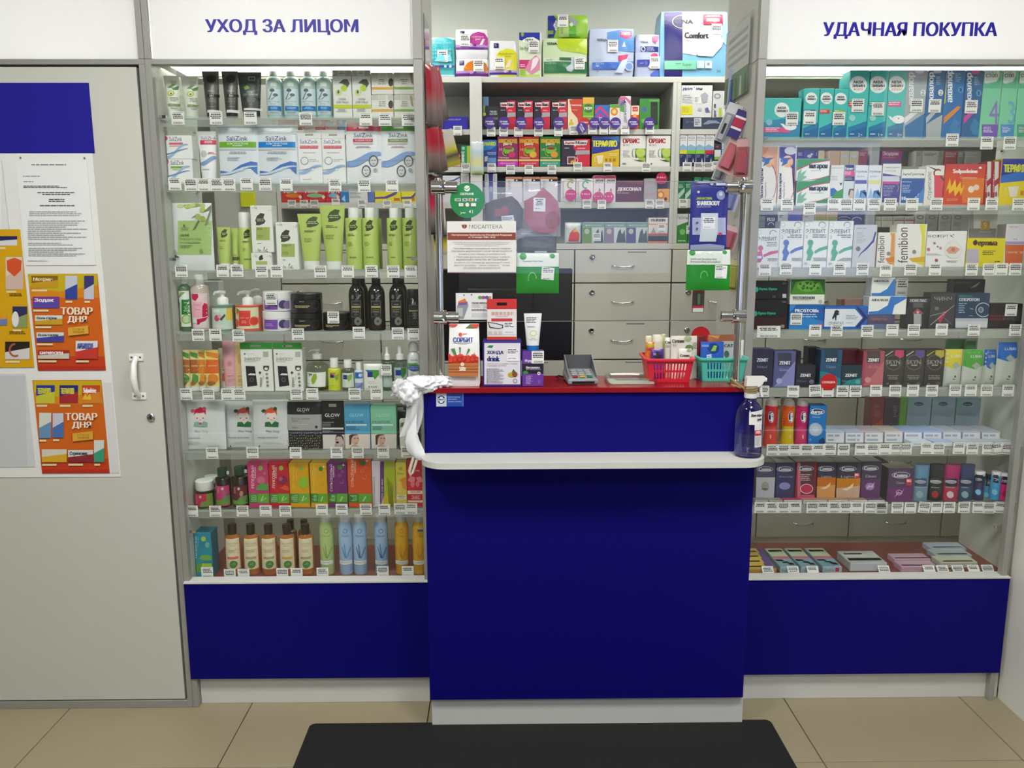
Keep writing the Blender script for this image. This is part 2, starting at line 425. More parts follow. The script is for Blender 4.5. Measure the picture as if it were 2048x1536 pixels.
def pouch(x0, y0, x1, y1, c, label, D=(), d=.012, n='mask_pouch', cat='pouch', Y=None, mat='film', group=None, z=None, rx=0, rz=0, edge=None, bottom_flat=False, lean=0, printmat=None):
    """sealed sachet: pillow in the middle, flat crimped rim"""
    Y = SHELF['Y'] if Y is None else Y
    X, zb, w, h = place(x0, y0, x1, y1, Y, d, z)
    def bulge(u, v): return (max(0, 1-(2*u-1)**4)*max(0, 1-(2*v-1)**6))**.6
    def surf(x, z_): return d/2*(1-bulge(min(1, max(0, x/w+.5)), min(1, max(0, z_/h))))
    m = MB(); N, K = 10, 12
    col = (lambda u, v: (edge if edge and (v > .94 or v < .05) else c))
    m.sheet(lambda u, v: ((u-.5)*w, surf((u-.5)*w, v*h), v*h), N, K, col)
    m.sheet(lambda u, v: ((.5-u)*w, d-surf((.5-u)*w, v*h), v*h), N, K, c)
    o = m.build(n, mat, None, (X, Y, zb), rz, rx, smooth=60); tag(o, label, cat, group)
    if D: printed(D, Y, X, zb, w, h, parent=o, surf=surf, mat=printmat or ('paper' if mat != 'film' else 'film'), fine=.014)
    return o
def softpack(x0, y0, x1, y1, d, c, label, D=(), n='pad_pack', cat='pack', Y=None, side=None, group=None, z=None, mat='film', rnd=.16):
    """shrink-wrapped soft pack: swollen faces, rounded corners"""
    Y = SHELF['Y'] if Y is None else Y
    X, zb, w, h = place(x0, y0, x1, y1, Y, d, z); K = 8
    def fy(a, b): return d/2*(1-.10*(a**4+b**4)-.04*math.sin(a*5+b*3)*(1-a*a)*(1-b*b))
    def surf(x, z_): return d/2-fy(max(-1, min(1, 2*x/w)), max(-1, min(1, 2*z_/h-1)))
    def pt(a, b, cc):
        x = a*w/2*(1-.03*b**4-.03*cc**4); z_ = (b+1)*h/2
        return (x, d/2+cc*fy(a, b), z_)
    m = MB(); s2 = side or c
    m.sheet(lambda u, v: pt(2*u-1, 2*v-1, -1), K, K, c)
    m.sheet(lambda u, v: pt(1-2*u, 2*v-1, 1), K, K, s2)
    m.sheet(lambda u, v: pt(1, 2*v-1, 2*u-1), 4, K, s2)
    m.sheet(lambda u, v: pt(-1, 2*v-1, 1-2*u), 4, K, s2)
    m.sheet(lambda u, v: pt(2*u-1, 1, 2*v-1), K, 4, s2)
    m.sheet(lambda u, v: pt(2*u-1, -1, 1-2*v), K, 4, s2)
    o = m.build(n, mat, None, (X, Y, zb), smooth=70); tag(o, label, cat, group)
    if D: printed(D, Y, X, zb, w, h, parent=o, surf=lambda x, z_: surf(x, z_)-.0006, mat=mat, fine=.02)
    return o

ORD = ['leftmost', 'second', 'third', 'fourth', 'fifth', 'sixth', 'seventh', 'eighth', 'ninth', 'tenth', 'eleventh', 'twelfth', 'thirteenth', 'fourteenth', 'fifteenth', 'sixteenth', 'seventeenth', 'eighteenth', 'nineteenth', 'twentieth', 'twenty-first']
TAGS = {}
def tag_mesh(k, w, h):
    key = (k, round(w, 4), round(h, 4))
    if key not in TAGS:
        m = MB(); m.box(-w/2, w/2, 0, .0008, 0, h, 'eeeeea', b=.0001)
        rnd = random.Random(k); t = MB()
        for i, (z, hh, cc) in enumerate(((.88, .05, '9a9a98'), (.74, .085, '2b2b2b'), (.60, .085, '2b2b2b'), (.46, .085, '3a3a3a'), (.2, .03, 'b5b5b2'), (.07, .10, '8f8f8d'))):
            if i == 3 and k % 3 == 0: continue
            a = -w*rnd.uniform(.3, .42); b = w*rnd.uniform(.28, .42); x = a
            while x < b:
                e = min(b, x+w*rnd.uniform(.08, .2)); t.face([(x, -.0002, z*h), (e, -.0002, z*h), (e, -.0002, (z+hh)*h), (x, -.0002, (z+hh)*h)], cc); x = e+w*.025
        a = m.build('price_tag', 'paper'); b = t.build('printed_text', 'paper'); TAGS[key] = (a.data, b.data)
        bpy.data.objects.remove(a); bpy.data.objects.remove(b)
    return TAGS[key]
TAGROWS = {}
def tags(where, pts, Y=.021, size=(.0385, .0375), start=None):
    """price tags at photo points (x centre, y centre) of the current close-up, collected per shelf"""
    TAGROWS.setdefault(where, []).extend((gp(p[0], p[1])+(p[2] if len(p) > 2 else 0, Y, size)) for p in pts)
def make_tags():
    k = 0
    for where, L_ in TAGROWS.items():
        L_.sort(key=lambda q: q[0])
        for i, (px, py, rot, Y, size) in enumerate(L_):
            X, Z = at(px, py, Y); k += 1
            a, b = tag_mesh(k % 5, *size)
            o = link('price_tag', a, None, (X, Y, Z-size[1]/2)); o.rotation_euler = (0, math.radians(rot), 0) if rot != 'lean' else (-.75, 0, 0)
            if rot == 'lean': o.location.z = RF+.0005
            pos = 'leftmost' if i == 0 else 'rightmost' if i == len(L_)-1 else ORD[i]+' from left'
            if len(L_) == 1: pos = 'the only one'
            tag(o, 'white paper price tag, %s, %s' % (pos, where), 'price tag', 'price tags')
            link('printed_text', b, o)
# ================================================================== the setting
fl = structure('floor', 'grout', (-3.05, 4.15, -4.0, 1.9, -.06, -.012)); fl['label'] = 'large beige floor tiles with dark joints'
tm = MB(); tm.box(-.2985, .2985, -.2985, .2985, -.012, 0, 'ffffff', b=.0012); t0 = tm.build('tile', 'tile', fl)
first = True
for i in range(-3, 9):
    for j in range(-6, 4):
        X, Yt = -1.151+.6*(i), -.04+.6*j
        if X > 4.1 or Yt < -3.9 or Yt > 1.9: continue
        if first: t0.location = (X, Yt, 0); first = False
        else: link('tile', t0.data, fl, (X, Yt, 0))
structure('wall_back', 'wall_paint', (-3.05, 4.15, 1.56, 1.66, 0, 2.8))
structure('wall_right', 'side_wall', (1.676, 1.72, -1.15, -.004, 0, 2.8))
structure('wall_left', 'shop_wall', (-3.05, -2.95, -4.0, 1.56, 0, 2.8))
structure('wall_side', 'shop_wall', (4.05, 4.15, -4.0, 1.56, 0, 2.8))
structure('wall_partition', 'laminate', (-2.95, -2.0, -.03, .03, 0, 2.8))
structure('wall_partition_staff', 'laminate', (1.72, 4.05, -.03, .03, 0, 2.8))
structure('ceiling', 'ceiling_paint', (-3.05, 4.15, -4.1, 1.66, 2.8, 2.9))
# shop front behind the viewer: wall with two windows that let the daylight in
WIN = [(-.35, 1.35, 1.25, 2.1), (1.95, 3.45, 1.2, 2.36)]
structure('wall_front', 'shop_wall', (-3.05, -.35, -4.1, -4.0, 0, 2.8), (1.35, 1.95, -4.1, -4.0, 0, 2.8), (3.45, 4.15, -4.1, -4.0, 0, 2.8),
          (-.35, 1.35, -4.1, -4.0, 0, 1.25), (-.35, 1.35, -4.1, -4.0, 2.1, 2.8), (1.95, 3.45, -4.1, -4.0, 0, 1.2), (1.95, 3.45, -4.1, -4.0, 2.36, 2.8))
for k, (a, b, c, d) in enumerate(WIN):
    wo = structure('window_%d' % (k+1), 'profile', (a, b, -4.07, -4.02, c, c+.05), (a, b, -4.07, -4.02, d-.05, d), (a, a+.05, -4.07, -4.02, c+.05, d-.05), (b-.05, b, -4.07, -4.02, c+.05, d-.05))
    part('pane', 'glass', wo, (a+.05, b-.05, -4.048, -4.042, c+.05, d-.05))

# ceiling lamps of the shop and of the staff side
def ceiling_lamp(x0, x1, y0, y1, mat, label):
    t = thing('ceiling_lamp', label, 'lamp', ((x0+x1)/2, (y0+y1)/2, 2.8)); cx, cy = (x0+x1)/2, (y0+y1)/2; a = (x1-x0)/2; b = (y1-y0)/2
    part('frame', 'profile', t, (-a-.02, a+.02, -b-.02, b+.02, -.03, 0))
    part('diffuser', mat, t, (-a, a, -b, b, -.036, -.0305))
ceiling_lamp(-1.3, -.7, -1.8, -1.2, 'lamp_shop', 'square ceiling light over the shop floor near the door')
ceiling_lamp(.5, 1.1, -1.8, -1.2, 'lamp_shop', 'square ceiling light over the shop floor before the counter')
ceiling_lamp(-.4, .2, -3.4, -2.8, 'lamp_shop', 'square ceiling light near the shop windows')
ceiling_lamp(-.9, -.3, .5, 1.0, 'lamp_staff', 'square ceiling light behind the counter on the left')
ceiling_lamp(.6, 1.2, .5, 1.0, 'lamp_staff', 'square ceiling light behind the counter on the right')

# ------------------------------------------------------------------ door on the left
dr = structure('door_1', 'laminate', (-1.95, -1.0665, -.022, .018, .03, 2.0345), b=.001); dr['label'] = 'white sliding door panel with notices'
structure('trim_1', 'profile', (-2.0, -1.0405, -.024, .02, 2.041, 2.056), (-1.058, -1.0405, -.024, .02, .0, 2.041), (-2.0, -1.058, -.024, .02, 0, .026), b=.001)
structure('door_gap_shade', 'gap', (-2.0, -1.058, .0, .03, .026, .03), (-1.0665, -1.058, .0, .03, .03, 2.041), (-1.95, -1.0665, .0, .03, 2.0345, 2.041), b=.0001)  # dark strips filling the slits round the door, standing in for their shade
view(0, 400, 2.56)
hx, hz0 = at(*gp(715, 1003), -.022); _, hz1 = at(*gp(700, 805), -.022)
hm = MB()
for z in (hz0, hz1): hm.box(hx-.0215, hx+.0215, -.0045, 0, z-.011, z+.011, 'f2f2ee')
pts = [(hx*0, -.004, hz0-1), (0, -.024, hz0-1+.022), (0, -.032, (hz0+hz1)/2-1), (0, -.024, hz1-1-.022), (0, -.004, hz1-1)]
sp = [Vector((hx, p[1], p[2]+1)) for p in pts]; hm2 = MB(); hm2.rod(sp, [.007, .009, .0105, .009, .007], 'f2f2ee', 12)
for v in hm.v: pass
hm.v = [(x, y-.022, z) for x, y, z in hm.v]; hm2.v = [(x, y-.022, z) for x, y, z in hm2.v]
ho = hm.build('door_handle', 'gloss', dr); hm2.build('grip', 'gloss', ho, smooth=60)
sm = MB()
for z in (hz0, hz1):
    for s_ in (-.013, .013): sm.lathe([(.0035, 0), (.0035, .001), (.002, .0016)], '8d8d88', 0, 0, 10)
sm = MB()
for z in (hz0, hz1):
    for s_ in (-.013, .013):
        sm.loft([[(hx+s_+r*math.cos(.6283*i), y, z+r*math.sin(.6283*i)) for i in range(10)] for r, y in ((.0035, -.0265), (.0035, -.0275), (.0015, -.0278))], '77776f')
sm.build('screws', 'chrome', ho)
kx, kz = at(*gp(775, 1112), -.022); km = MB()
km.loft([[(kx+r*math.cos(.314*i), y, kz+r*math.sin(.314*i)) for i in range(20)] for r, y in ((.0125, -.0225), (.0125, -.028), (.010, -.030), (.007, -.0305), (.006, -.029))], 'ffffff')
ko = km.build('door_lock', 'chrome', dr, smooth=35)
part('keyway', 'black_plastic', ko, (kx-.0012, kx+.0012, -.0315, -.0295, kz-.005, kz+.005))

# ------------------------------------------------------------------ glass display cabinets
def display_cabinet(name, label, x0, x1, shelves, zf, postL, postR, pan, wide=0):
    t = thing(name, label, 'cabinet', (0, 0, 0))
    for a, b in (postL, postR): part('post', 'profile', t, (a, b, -.024, .0, .0 if a < -.5 or a > 1 else .445, 2.056), b=.001)
    part('top_rail', 'profile', t, (postL[1], postR[0], -.024, .0, 2.041, 2.056), b=.0008)
    a, b = postL[0]+.001, postR[1]-.001+wide
    part('side_panel', 'laminate', t, (a, a+.012, .0005, .33, .02, 2.05), b=.0008)
    part('side_panel', 'laminate', t, (b-.012, b, .0005, .33, .02, 2.05), b=.0008)
    for q in ((.0005, .055), (.235, .33)): part('top_board', 'laminate', t, (a, b, q[0], q[1], 2.0505, 2.0565), b=.0008)
    part('bottom_board', 'white_board', t, (a+.018, min(b-.018, 1.656), -.028, .33, .41, .424), b=.0008)
    part('display_floor', 'red_floor', t, (a+.0125, b-.0125, .016, .33, .4242, zf), b=.0005)
    part('sill', 'white_board', t, (pan[0], pan[1], -.034, .012, .4405, .447), b=.0008)
    part('lower_panel', 'blue_laminate', t, (pan[0], pan[1], -.03, -.0005, .105, .4403), b=.0006)
    part('plinth', 'white_board', t, (a+.018, min(b-.018, 1.675), .0, .02, .0005, .104), b=.0006)
    part('front_glass', 'glass', t, (postL[1]+.003, postR[0]-.003, .008, .012, .4475, 2.0405), b=.0003)
    for i, z in enumerate(shelves):
        s_ = part('glass_shelf', 'shelf_glass', t, (a+.0125, b-.0125, .030, .31, z-.006, z), b=.0003)
        part('shelf_edge', 'glass_edge', s_, (a+.0125, b-.0125, .0285, .0297, z-.006, z-.0003), b=.0002)
        part('price_rail', 'acrylic', s_, (a+.014, b-.014, .024, .0265, z-.026, z+.004), b=.0002)
        for sx in (a+.0127, b-.0187):
            for sy in (.04, .28): part('shelf_clip', 'chrome', s_, (sx, sx+.006, sy, sy+.014, z-.012, z-.0065), b=.0005)
    for z in (shelves[0]-.005, shelves[2]+.03, .6): 
        for sx in (postL[1]+.0005, postR[0]-.0225): part('glass_clip', 'chrome', t, (sx, sx+.022, .0025, .0075, z, z+.010), b=.001)
    return t
LZ = [1.8988, 1.7069, 1.4444, 1.252, 1.0583, .867, .6693]; LF = .4304
RZ = [1.8379, 1.6367, 1.4469, 1.252, 1.065, .8666, .675]; RF = .4291
display_cabinet('display_cabinet', 'tall glass-fronted cabinet of cosmetics between the door and the counter', -1.040, -.232, LZ, LF, (-1.040, -1.022), (-.2595, -.2325), (-1.039, -.2365))
display_cabinet('display_cabinet', 'tall glass-fronted cabinet of medicines right of the counter', .752, 1.668, RZ, RF, (.752, .777), (1.633, 1.651), (.757, 1.658), .052)

# ------------------------------------------------------------------ backlit fascia boxes
def light_box(x0, x1, label, word=None, rect=None, posts=()):
    t = thing('light_box_sign', label, 'sign', (0, 0, 0))
    part('front_panel', 'fascia_opal', t, (x0+.002, x1-.002, -.012, -.008, 2.058, 2.398), b=.0004)
    for q in ((x0, x1, .25, .26, 2.066, 2.40), (x0, x1, .0, .055, 2.058, 2.066), (x0, x1, .235, .25, 2.058, 2.066), (x0, x1, .0, .25, 2.394, 2.40), (x0, x0+.006, .0, .25, 2.066, 2.394), (x1-.006, x1, .0, .25, 2.066, 2.394)): part('housing', 'white_board', t, q, b=.0004)
    part('bottom_panel', 'opal', t, (x0+.007, x1-.007, .0555, .2345, 2.059, 2.063), b=.0004)
    for a, b in posts: part('post', 'profile', t, (a, b, -.024, .0, 2.0565, 2.4), b=.001)
    if len(posts) > 1: part('end_panel', 'laminate', t, (-.2445, -.2325, .0005, .33, 2.0575, 2.4), b=.0006)
    elif posts: part('end_panel', 'laminate', t, (.7525, .7645, .0005, .33, 2.0575, 2.4), b=.0006)
    m = MB(); m.rod([(x0+.05, .11, 2.135), (x1-.05, .11, 2.135)], .014, 'ffffff', 12); m.build('fluorescent_tube', 'lamp_box', t, smooth=40)
    if word:
        (a, u), (b, v) = (at(rect[0], rect[1], -.0128), at(rect[2], rect[3], -.0128)); vs, fs = text2d(word); m = MB()
        for k in range(5): e = (k-2)*.0011; m.mesh([(a+(b-a)*s_+e, -.0126-.0001*k, v+(u-v)*r_) for s_, r_ in vs], fs, '1f14a0')
        m.build('lettering', 'paper', t)
light_box(-2.0, -1.0585, 'blank backlit white fascia panel above the white door')
light_box(-1.0215, -.26, 'backlit white fascia with blue Cyrillic lettering above the cosmetics cabinet', 'УХОД ЗА ЛИЦОМ', (411, 38, 716, 70), ((-1.058, -1.0405), (-1.0395, -1.022), (-.2595, -.2325)))
light_box(.7775, 2.1, 'backlit white fascia with blue Cyrillic lettering above the medicine cabinet', 'УДАЧНАЯ ПОКУПКА', (1648, 44, 1992, 78), ((.752, .777),))

# ------------------------------------------------------------------ counter
ct = thing('sales_counter', 'blue sales counter with white ledge and dark red top', 'counter', (0, 0, 0))
part('plinth', 'white_board', ct, (-.232, .7635, -.145, -.001, .0065, .1045), b=.0006)
part('lower_panel', 'blue_laminate', ct, (-.2355, .7555, -.165, -.147, .1052, .8895), b=.0006)
part('side_panel', 'white_board', ct, (-.2355, -.2175, -.146, -.032, .1052, 1.0905), b=.0006)
part('side_panel', 'white_board', ct, (.7375, .7555, -.146, -.032, .1052, 1.0905), b=.0006)
part('upper_panel', 'blue_laminate', ct, (-.2355, .7515, -.165, -.147, .9085, 1.0905), b=.0006)
part('top', 'red_top', ct, (-.2425, .757, -.175, .048, 1.091, 1.1065), b=.0012)
lm = MB(); ring = []
def arc(cx, cy, r, a0, a1): return [(cx+r*math.cos(math.radians(a0+(a1-a0)*i/8)), cy+r*math.sin(math.radians(a0+(a1-a0)*i/8))) for i in range(9)]
out = arc(-.165, -.208, .075, 180, 270)+arc(.69, -.208, .075, 270, 360)+[(.765, -.1655), (-.24, -.1655)]
lm.loft([[(x, y, z) for x, y in out] for z in (.8905, .9083)], 'ffffff'); lm.build('ledge', 'white_board', ct)
part('inner_worktop', 'red_top', ct, (-.2175, .7375, .05, .62, .735, .755), b=.001)
for q in ((-.2175, -.2), (.7195, .7375)): part('inner_support', 'white_board', ct, (q[0], q[1], .05, .45, .0065, .7345))

# entrance mat
mm = MB(); o2 = []
for s_, z in ((0, .0), (0, .004), (.012, .0065)):
    o2.append([(x, y, z+.0003) for x, y in arc(-.625+.02, -.128-.02, .02-s_*.5, 90, 180)[::1]+[(-.625+s_, -1.9), (.859-s_, -1.9)]+arc(.859-.02, -.128-.02, .02-s_*.5, 0, 90)])
mm.loft(o2, 'ffffff'); tag(mm.build('floor_mat', 'mat_rubber'), 'black ribbed rubber mat on the tiles before the counter', 'mat')

# ------------------------------------------------------------------ staff side: drawer units and open shelving
SEAM = [-1.0095, -.564, -.1185, .327, .7705, 1.2183, 1.6678, 2.1177, 2.56]
ROWZ = [1.5255, 1.3477, 1.1736, .9944, .8098, .6246, .37, .121]
UN = ['behind the left part of the cosmetics cabinet', 'behind the middle of the cosmetics cabinet', 'behind the monitor', 'behind the card terminal on the counter', 'behind the two plastic baskets', 'behind the left part of the medicine cabinet', 'behind the middle of the medicine cabinet', 'behind the right end of the medicine cabinet']
hmesh = MB(); hmesh.rod([(-.05, 0, .003), (-.046, -.012, .001), (-.03, -.02, -.002), (0, -.023, -.004), (.03, -.02, -.002), (.046, -.012, .001), (.05, 0, .003)], [.004, .004, .003, .0026, .003, .004, .004], 'ffffff', 8)
h0 = hmesh.build('handle', 'chrome', smooth=60); hd = h0.data; bpy.data.objects.remove(h0)
kmesh = MB(); kmesh.loft([[(r*math.cos(.3927*i), y, r*math.sin(.3927*i)) for i in range(16)] for r, y in ((.0125, 0), (.0125, -.004), (.009, -.006), (.006, -.0055))], 'ffffff')
k0 = kmesh.build('lock', 'chrome', smooth=35); kd = k0.data; bpy.data.objects.remove(k0)
for c in range(8):
    a, b = SEAM[c], SEAM[c+1]
    u = thing('drawer_unit', 'beige drawer cabinet with chrome bow handles '+UN[c], 'drawer unit', ((a+b)/2, 1.2, 0)); w2 = (b-a)/2
    part('carcass', 'gap', u, (-w2+.0005, w2-.0005, .02, .335, .123, 1.50), b=.0005)
    part('plinth', 'drawer_front', u, (-w2+.0005, w2-.0005, .006, .03, 0, .122), b=.0005)
    part('unit_top', 'drawer_front', u, (-w2, w2, 0, .345, 1.5005, 1.5255), b=.0005)
    for r in range(7):
        z1, z0 = ROWZ[r]-.003-(.0255 if r == 0 else 0), ROWZ[r+1]+.003
        d = part('drawer', 'drawer_front', u, (-w2+.003, w2-.003, 0, .018, z0, z1), b=.0008)
        zc = (z0+z1)/2
        link('handle', hd, d, (0, -.0005, zc-(.05 if r == 6 else 0)))
        link('lock', kd, d, (-w2+.08, -.0003, z1-.04 if r else z1-.03))
        if r in (0, 2, 3):
            lb = MB(); 
            x = .02
            while x < .10: lb.face([(x, -.0006, z1-.012), (x+.008, -.0006, z1-.012), (x+.008, -.0006, z1-.008), (x, -.0006, z1-.008)], '55544e'); x += .0095
            lb.build('drawer_label', 'paper', d)
BAY = [(-1.0095, -.1185, 'cosmetics cabinet'), (-.1185, .7705, 'sales counter'), (.7705, 1.6678, 'left part of the medicine cabinet'), (1.6678, 2.56, 'right end of the medicine cabinet')]
SHB = [(2.0020, 2.0250), (1.8420, 1.8640), (1.6830, 1.7095)]
for a, b, nm in BAY:
    u = thing('shelving_unit', 'white open wall shelving packed with boxes behind the '+nm, 'shelf unit', ((a+b)/2, 1.2, 1.526)); h2 = (b-a)/2
    part('top_board', 'laminate', u, (-h2, h2, 0, .345, 2.222-1.526, 2.246-1.526), b=.0008)
    part('back_panel', 'laminate', u, (-h2+.018, h2-.018, .335, .345, .0005, .69), b=.0005)
    part('upright', 'laminate', u, (-h2+.0003, -h2+.0178, .0, .334, .0003, .6955), b=.0005)
    part('upright', 'laminate', u, (h2-.0178, h2-.0003, .0, .334, .0003, .6955), b=.0005)
    for z0, z1 in SHB: part('shelf_board', 'laminate', u, (-h2+.0182, h2-.0182, .004, .33, z0-1.526, z1-1.526), b=.0008)
tc_ = thing('tall_cabinet', 'plain white tall cupboard at the left end of the wall shelving', 'cupboard', (-1.15, 1.2, 0))
part('body', 'laminate', tc_, (-.14, .14, .02, .345, .0, 2.24), b=.001); part('door', 'laminate', tc_, (-.138, .138, 0, .018, .1, 2.236), b=.001)
up = thing('shelf_upright', 'broad white upright strip fixed before the wall shelving', 'upright', (-.115, 1.17, 1.53))
part('strip', 'white_board', up, (-.0265, .0265, .0, .018, 0, .712), b=.0008); part('foot', 'white_board', up, (-.02, .02, .0185, .029, 0, .05), b=.0005)

# ------------------------------------------------------------------ screen of chrome posts and glass on the counter
for k, (x, lab) in enumerate(((-.186, 'chrome post with two glass clamps left of the counter screen'), (.704, 'chrome post with two glass clamps right of the counter screen'))):
    p = thing('screen_post', lab, 'post', (x, -.105, 1.107)); s_ = 1 if k == 0 else -1
    m = MB(); m.lathe([(.0105, .004), (.0105, .60), (.0095, .605)], 'ffffff', n=20); m.build('pole', 'chrome', p, smooth=40)
    m = MB(); m.lathe([(.024, 0), (.024, .004), (.014, .007), (.0125, .012)], 'ffffff', n=20); m.build('base_flange', 'chrome', p, smooth=40)
    for z in (.578, .202):
        m = MB(); m.rod([(-.021*s_, 0, z), (-.019*s_, 0, z), (.019*s_, 0, z), (.021*s_, 0, z), (.054*s_, 0, z), (.056*s_, 0, z)], [.015, .021, .021, .017, .017, .013], 'ffffff', 18); c = m.build('clamp', 'chrome', p, smooth=40)
        m = MB(); m.rod([(.012*s_, -.0195, z), (.012*s_, -.0235, z), (.012*s_, -.0215, z)], [.009, .008, .003], '333333', 12); m.build('screw', 'chrome', c, smooth=30)
sg = part('counter_screen', 'glass', None, (-.1295, .6475, -.107, -.103, 1.2965, 1.701), b=.0004)
for z in (1.2955, 1.7012): part('edge', 'glass_edge', sg, (-.1295, .6475, -.1072, -.1028, z, z+.0008), b=.0001)
tag(sg, 'clear glass screen hung with packs between the chrome posts', 'glass screen')
# ================================================================== products: cosmetics cabinet
G1, G2 = 'dfe5d8', 'f0f1ec'
SHELF['lim'] = (-1.0255, -.246)
# ---- top shelf
shelf(LZ[0], .05); LT = 'top shelf of cosmetics cabinet'
view(290, 100, 5.1206)
def avocado(dx, dy): return [P('6d8a4a', 215+dx, 380+dy, 262+dx, 385+dy, 300+dx, 345+dy, 262+dx, 342+dy), P('557a3c', 262+dx, 385+dy, 330+dx, 360+dy, 322+dx, 400+dy, 280+dx, 408+dy), E(258+dx, 438+dy, 36, 30, 'a9c25a'), E(258+dx, 438+dy, 22, 19, 'e8e3a0'), E(260+dx, 442+dy, 10, 10, '7a5a2c'),
    R(245+dx, 305+dy, 308+dx, 340+dy, 'c5cfb8'), L(245+dx, 480+dy, 330+dx, 530+dy, 3, '9aa590', 1), R(235+dx, 548+dy, 350+dx, 575+dy, '8a9a72'), L(255+dx, 585+dy, 335+dx, 605+dy, 2, 'aab2a2', 1)]
tube(190, 262, 362, 690, G1, 'pale green avocado cream tube, left of two on the top shelf', (612, G1), avocado(0, 0), bot=.72)
tube(372, 268, 557, 690, G1, 'pale green avocado cream tube, right of two on the top shelf', (615, G1), avocado(200, 8), bot=.66)
def coal(dx): return [E(665+dx, 285, 48, 45, '1d1c1b'), R(632+dx, 450, 752+dx, 480, '1a1918'), T('3в1', 655+dx, 455, 695+dx, 474, 'e8e6e0'), T('МАСКА', 635+dx, 405, 705+dx, 425, 'b9b6b0'), L(645+dx, 490, 720+dx, 540, 3, '8d8a84', 1), R(635+dx, 612, 765+dx, 642, 'e6e5e0'), L(650+dx, 575, 725+dx, 590, 1, '8d8a84')]
tube(590, 205, 768, 690, '4a4744', 'dark grey charcoal mask tube, left of two on the top shelf', (640, '2b2a29'), coal(0), bot=.72)
tube(790, 208, 962, 690, '4a4744', 'dark grey charcoal mask tube, right of two on the top shelf', (640, '2b2a29'), coal(200), bot=.72)
tube(952, 225, 1202, 690, '3a4141', 'wide blackish green gel tube standing beside the blue mist bottles', (625, '2e3434'), [R(1045, 262, 1115, 305, '9fa5a2'), R(1052, 270, 1108, 298, '3a4141'), E(1070, 365, 75, 45, '1f2625'), P('6f9a3a', 1000, 375, 1040, 355, 1065, 385, 1020, 405), T('ГЕЛЬ', 1035, 418, 1095, 438, 'b9bfbc'), T('ДЛЯ УМЫВАНИЯ', 1000, 445, 1145, 468, 'b9bfbc'), R(1005, 485, 1170, 518, '22282a'), L(1030, 490, 1140, 535, 4, '8d9492', 1), R(1010, 595, 1190, 618, 'e4e6e2')], bot=.74)
view(560, 100, 5.12)
for k, (a, b, ds) in enumerate(((-143, 22, 'leftmost of four'), (30, 200, 'second of four'), (205, 375, 'third of four'), (368, 532, 'rightmost of four'))):
    bottle(a, 208, b, 690, 'aecfcf', 'clear blue flower water mist bottle, %s on the top shelf' % ds, 'mist', (272, .52, 'eef3f2', 'cyl'),
        [R(a+8, 315, b-8, 395, 'b9cfc6'), R(a+45, 335, a+105, 370, 'dfe9e4'), R(a+8, 395, b-8, 660, 'd5e6e8'), E(a+62, 412, 26, 18, '5a6a7c'), E(a+95, 460, 24, 16, '5f7488'), P('6d8288', a+20, 505, a+60, 430, a+68, 432, a+32, 510), P('6d8288', a+48, 508, a+90, 475, a+96, 478, a+60, 510), T('ЦВЕТОЧНАЯ', a+20, 520, a+130, 538, '8ca0a6'), T('ВОДА', a+45, 545, a+100, 562, '8ca0a6'), R(a+18, 572, b-15, 622, '2f7fc4'), L(a+35, 585, b-35, 610, 2, 'a6cdea', 1), L(a+30, 632, b-30, 655, 2, '9aa8aa', 1)], n='mist_bottle', mat='gloss')
OL = lambda dx: [R(545+dx, 183, 730+dx, 270, 'b9bdb0'), R(590+dx, 205, 668+dx, 265, 'dcdfd4'), L(600+dx, 225, 660+dx, 250, 2, '7d8274', 1), P('4d5648', 600+dx, 340, 650+dx, 300, 690+dx, 300, 715+dx, 345, 690+dx, 385, 640+dx, 345), E(655+dx, 390, 32, 33, 'b7cf35'), E(600+dx, 435, 33, 33, 'c9d98e'), E(598+dx, 430, 11, 18, '5b5a3a'), T('СКРАБ', 600+dx, 492, 675+dx, 515, '7c7f74'), T('ДЛЯ ЛИЦА', 575+dx, 525, 702+dx, 550, '7c7f74'), R(550+dx, 560, 735+dx, 598, 'c3cf2e'), L(575+dx, 605, 690+dx, 640, 3, 'a5a79c', 1)]
box(540, 183, 735, 690, .045, 'e4e6df', 'white carton with green olive print, left of two on the top shelf', OL(0), side='e0e2da', n='cosmetic_box')
box(737, 187, 932, 690, .045, 'e4e6df', 'white carton with green olive print, right of two on the top shelf', OL(198), side='e0e2da', n='cosmetic_box')
for k, (a, b, t, u, bc, lab) in enumerate(((935, 1163, 458, 690, 'e3a93e', 'small cream carton with orange stripe, lower of two'), (933, 1161, 232, 457, 'e3a93e', 'small cream carton with orange stripe, upper of two'), (1166, 1384, 458, 690, '7fae4e', 'small cream carton with green stripe, lower of two'), (1163, 1375, 230, 457, '7fae4e', 'small cream carton with green stripe, upper of two'))):
    e = [E(1135, t+100, 26, 42, '3d3d3a')] if bc == 'e3a93e' else [P('a39a78', 1330, t+10, 1352, t+10, 1368, t+130, 1345, t+110)]
    box(a, t, b, u, .05, 'e6e6dd', lab, [R(a+5, t+4, a+70, t+55, 'c8cabc'), R(b-60, t+4, b-10, t+55, 'c8cabc'), R(a+75, t+10, a+150, t+55, 'd4d6ca'), L(a+70, t+68, a+150, t+130, 3, 'a3a596', 1), R(a+5, t+148, b-5, t+172, bc)]+e, n='cosmetic_box')
view(290, 100, 5.1206); tags(LT, [(335, 697), (727, 697), (1078, 697)]); view(560, 100, 5.12); tags(LT, [(263, 705), (878, 708), (1075, 710), (1313, 710)])

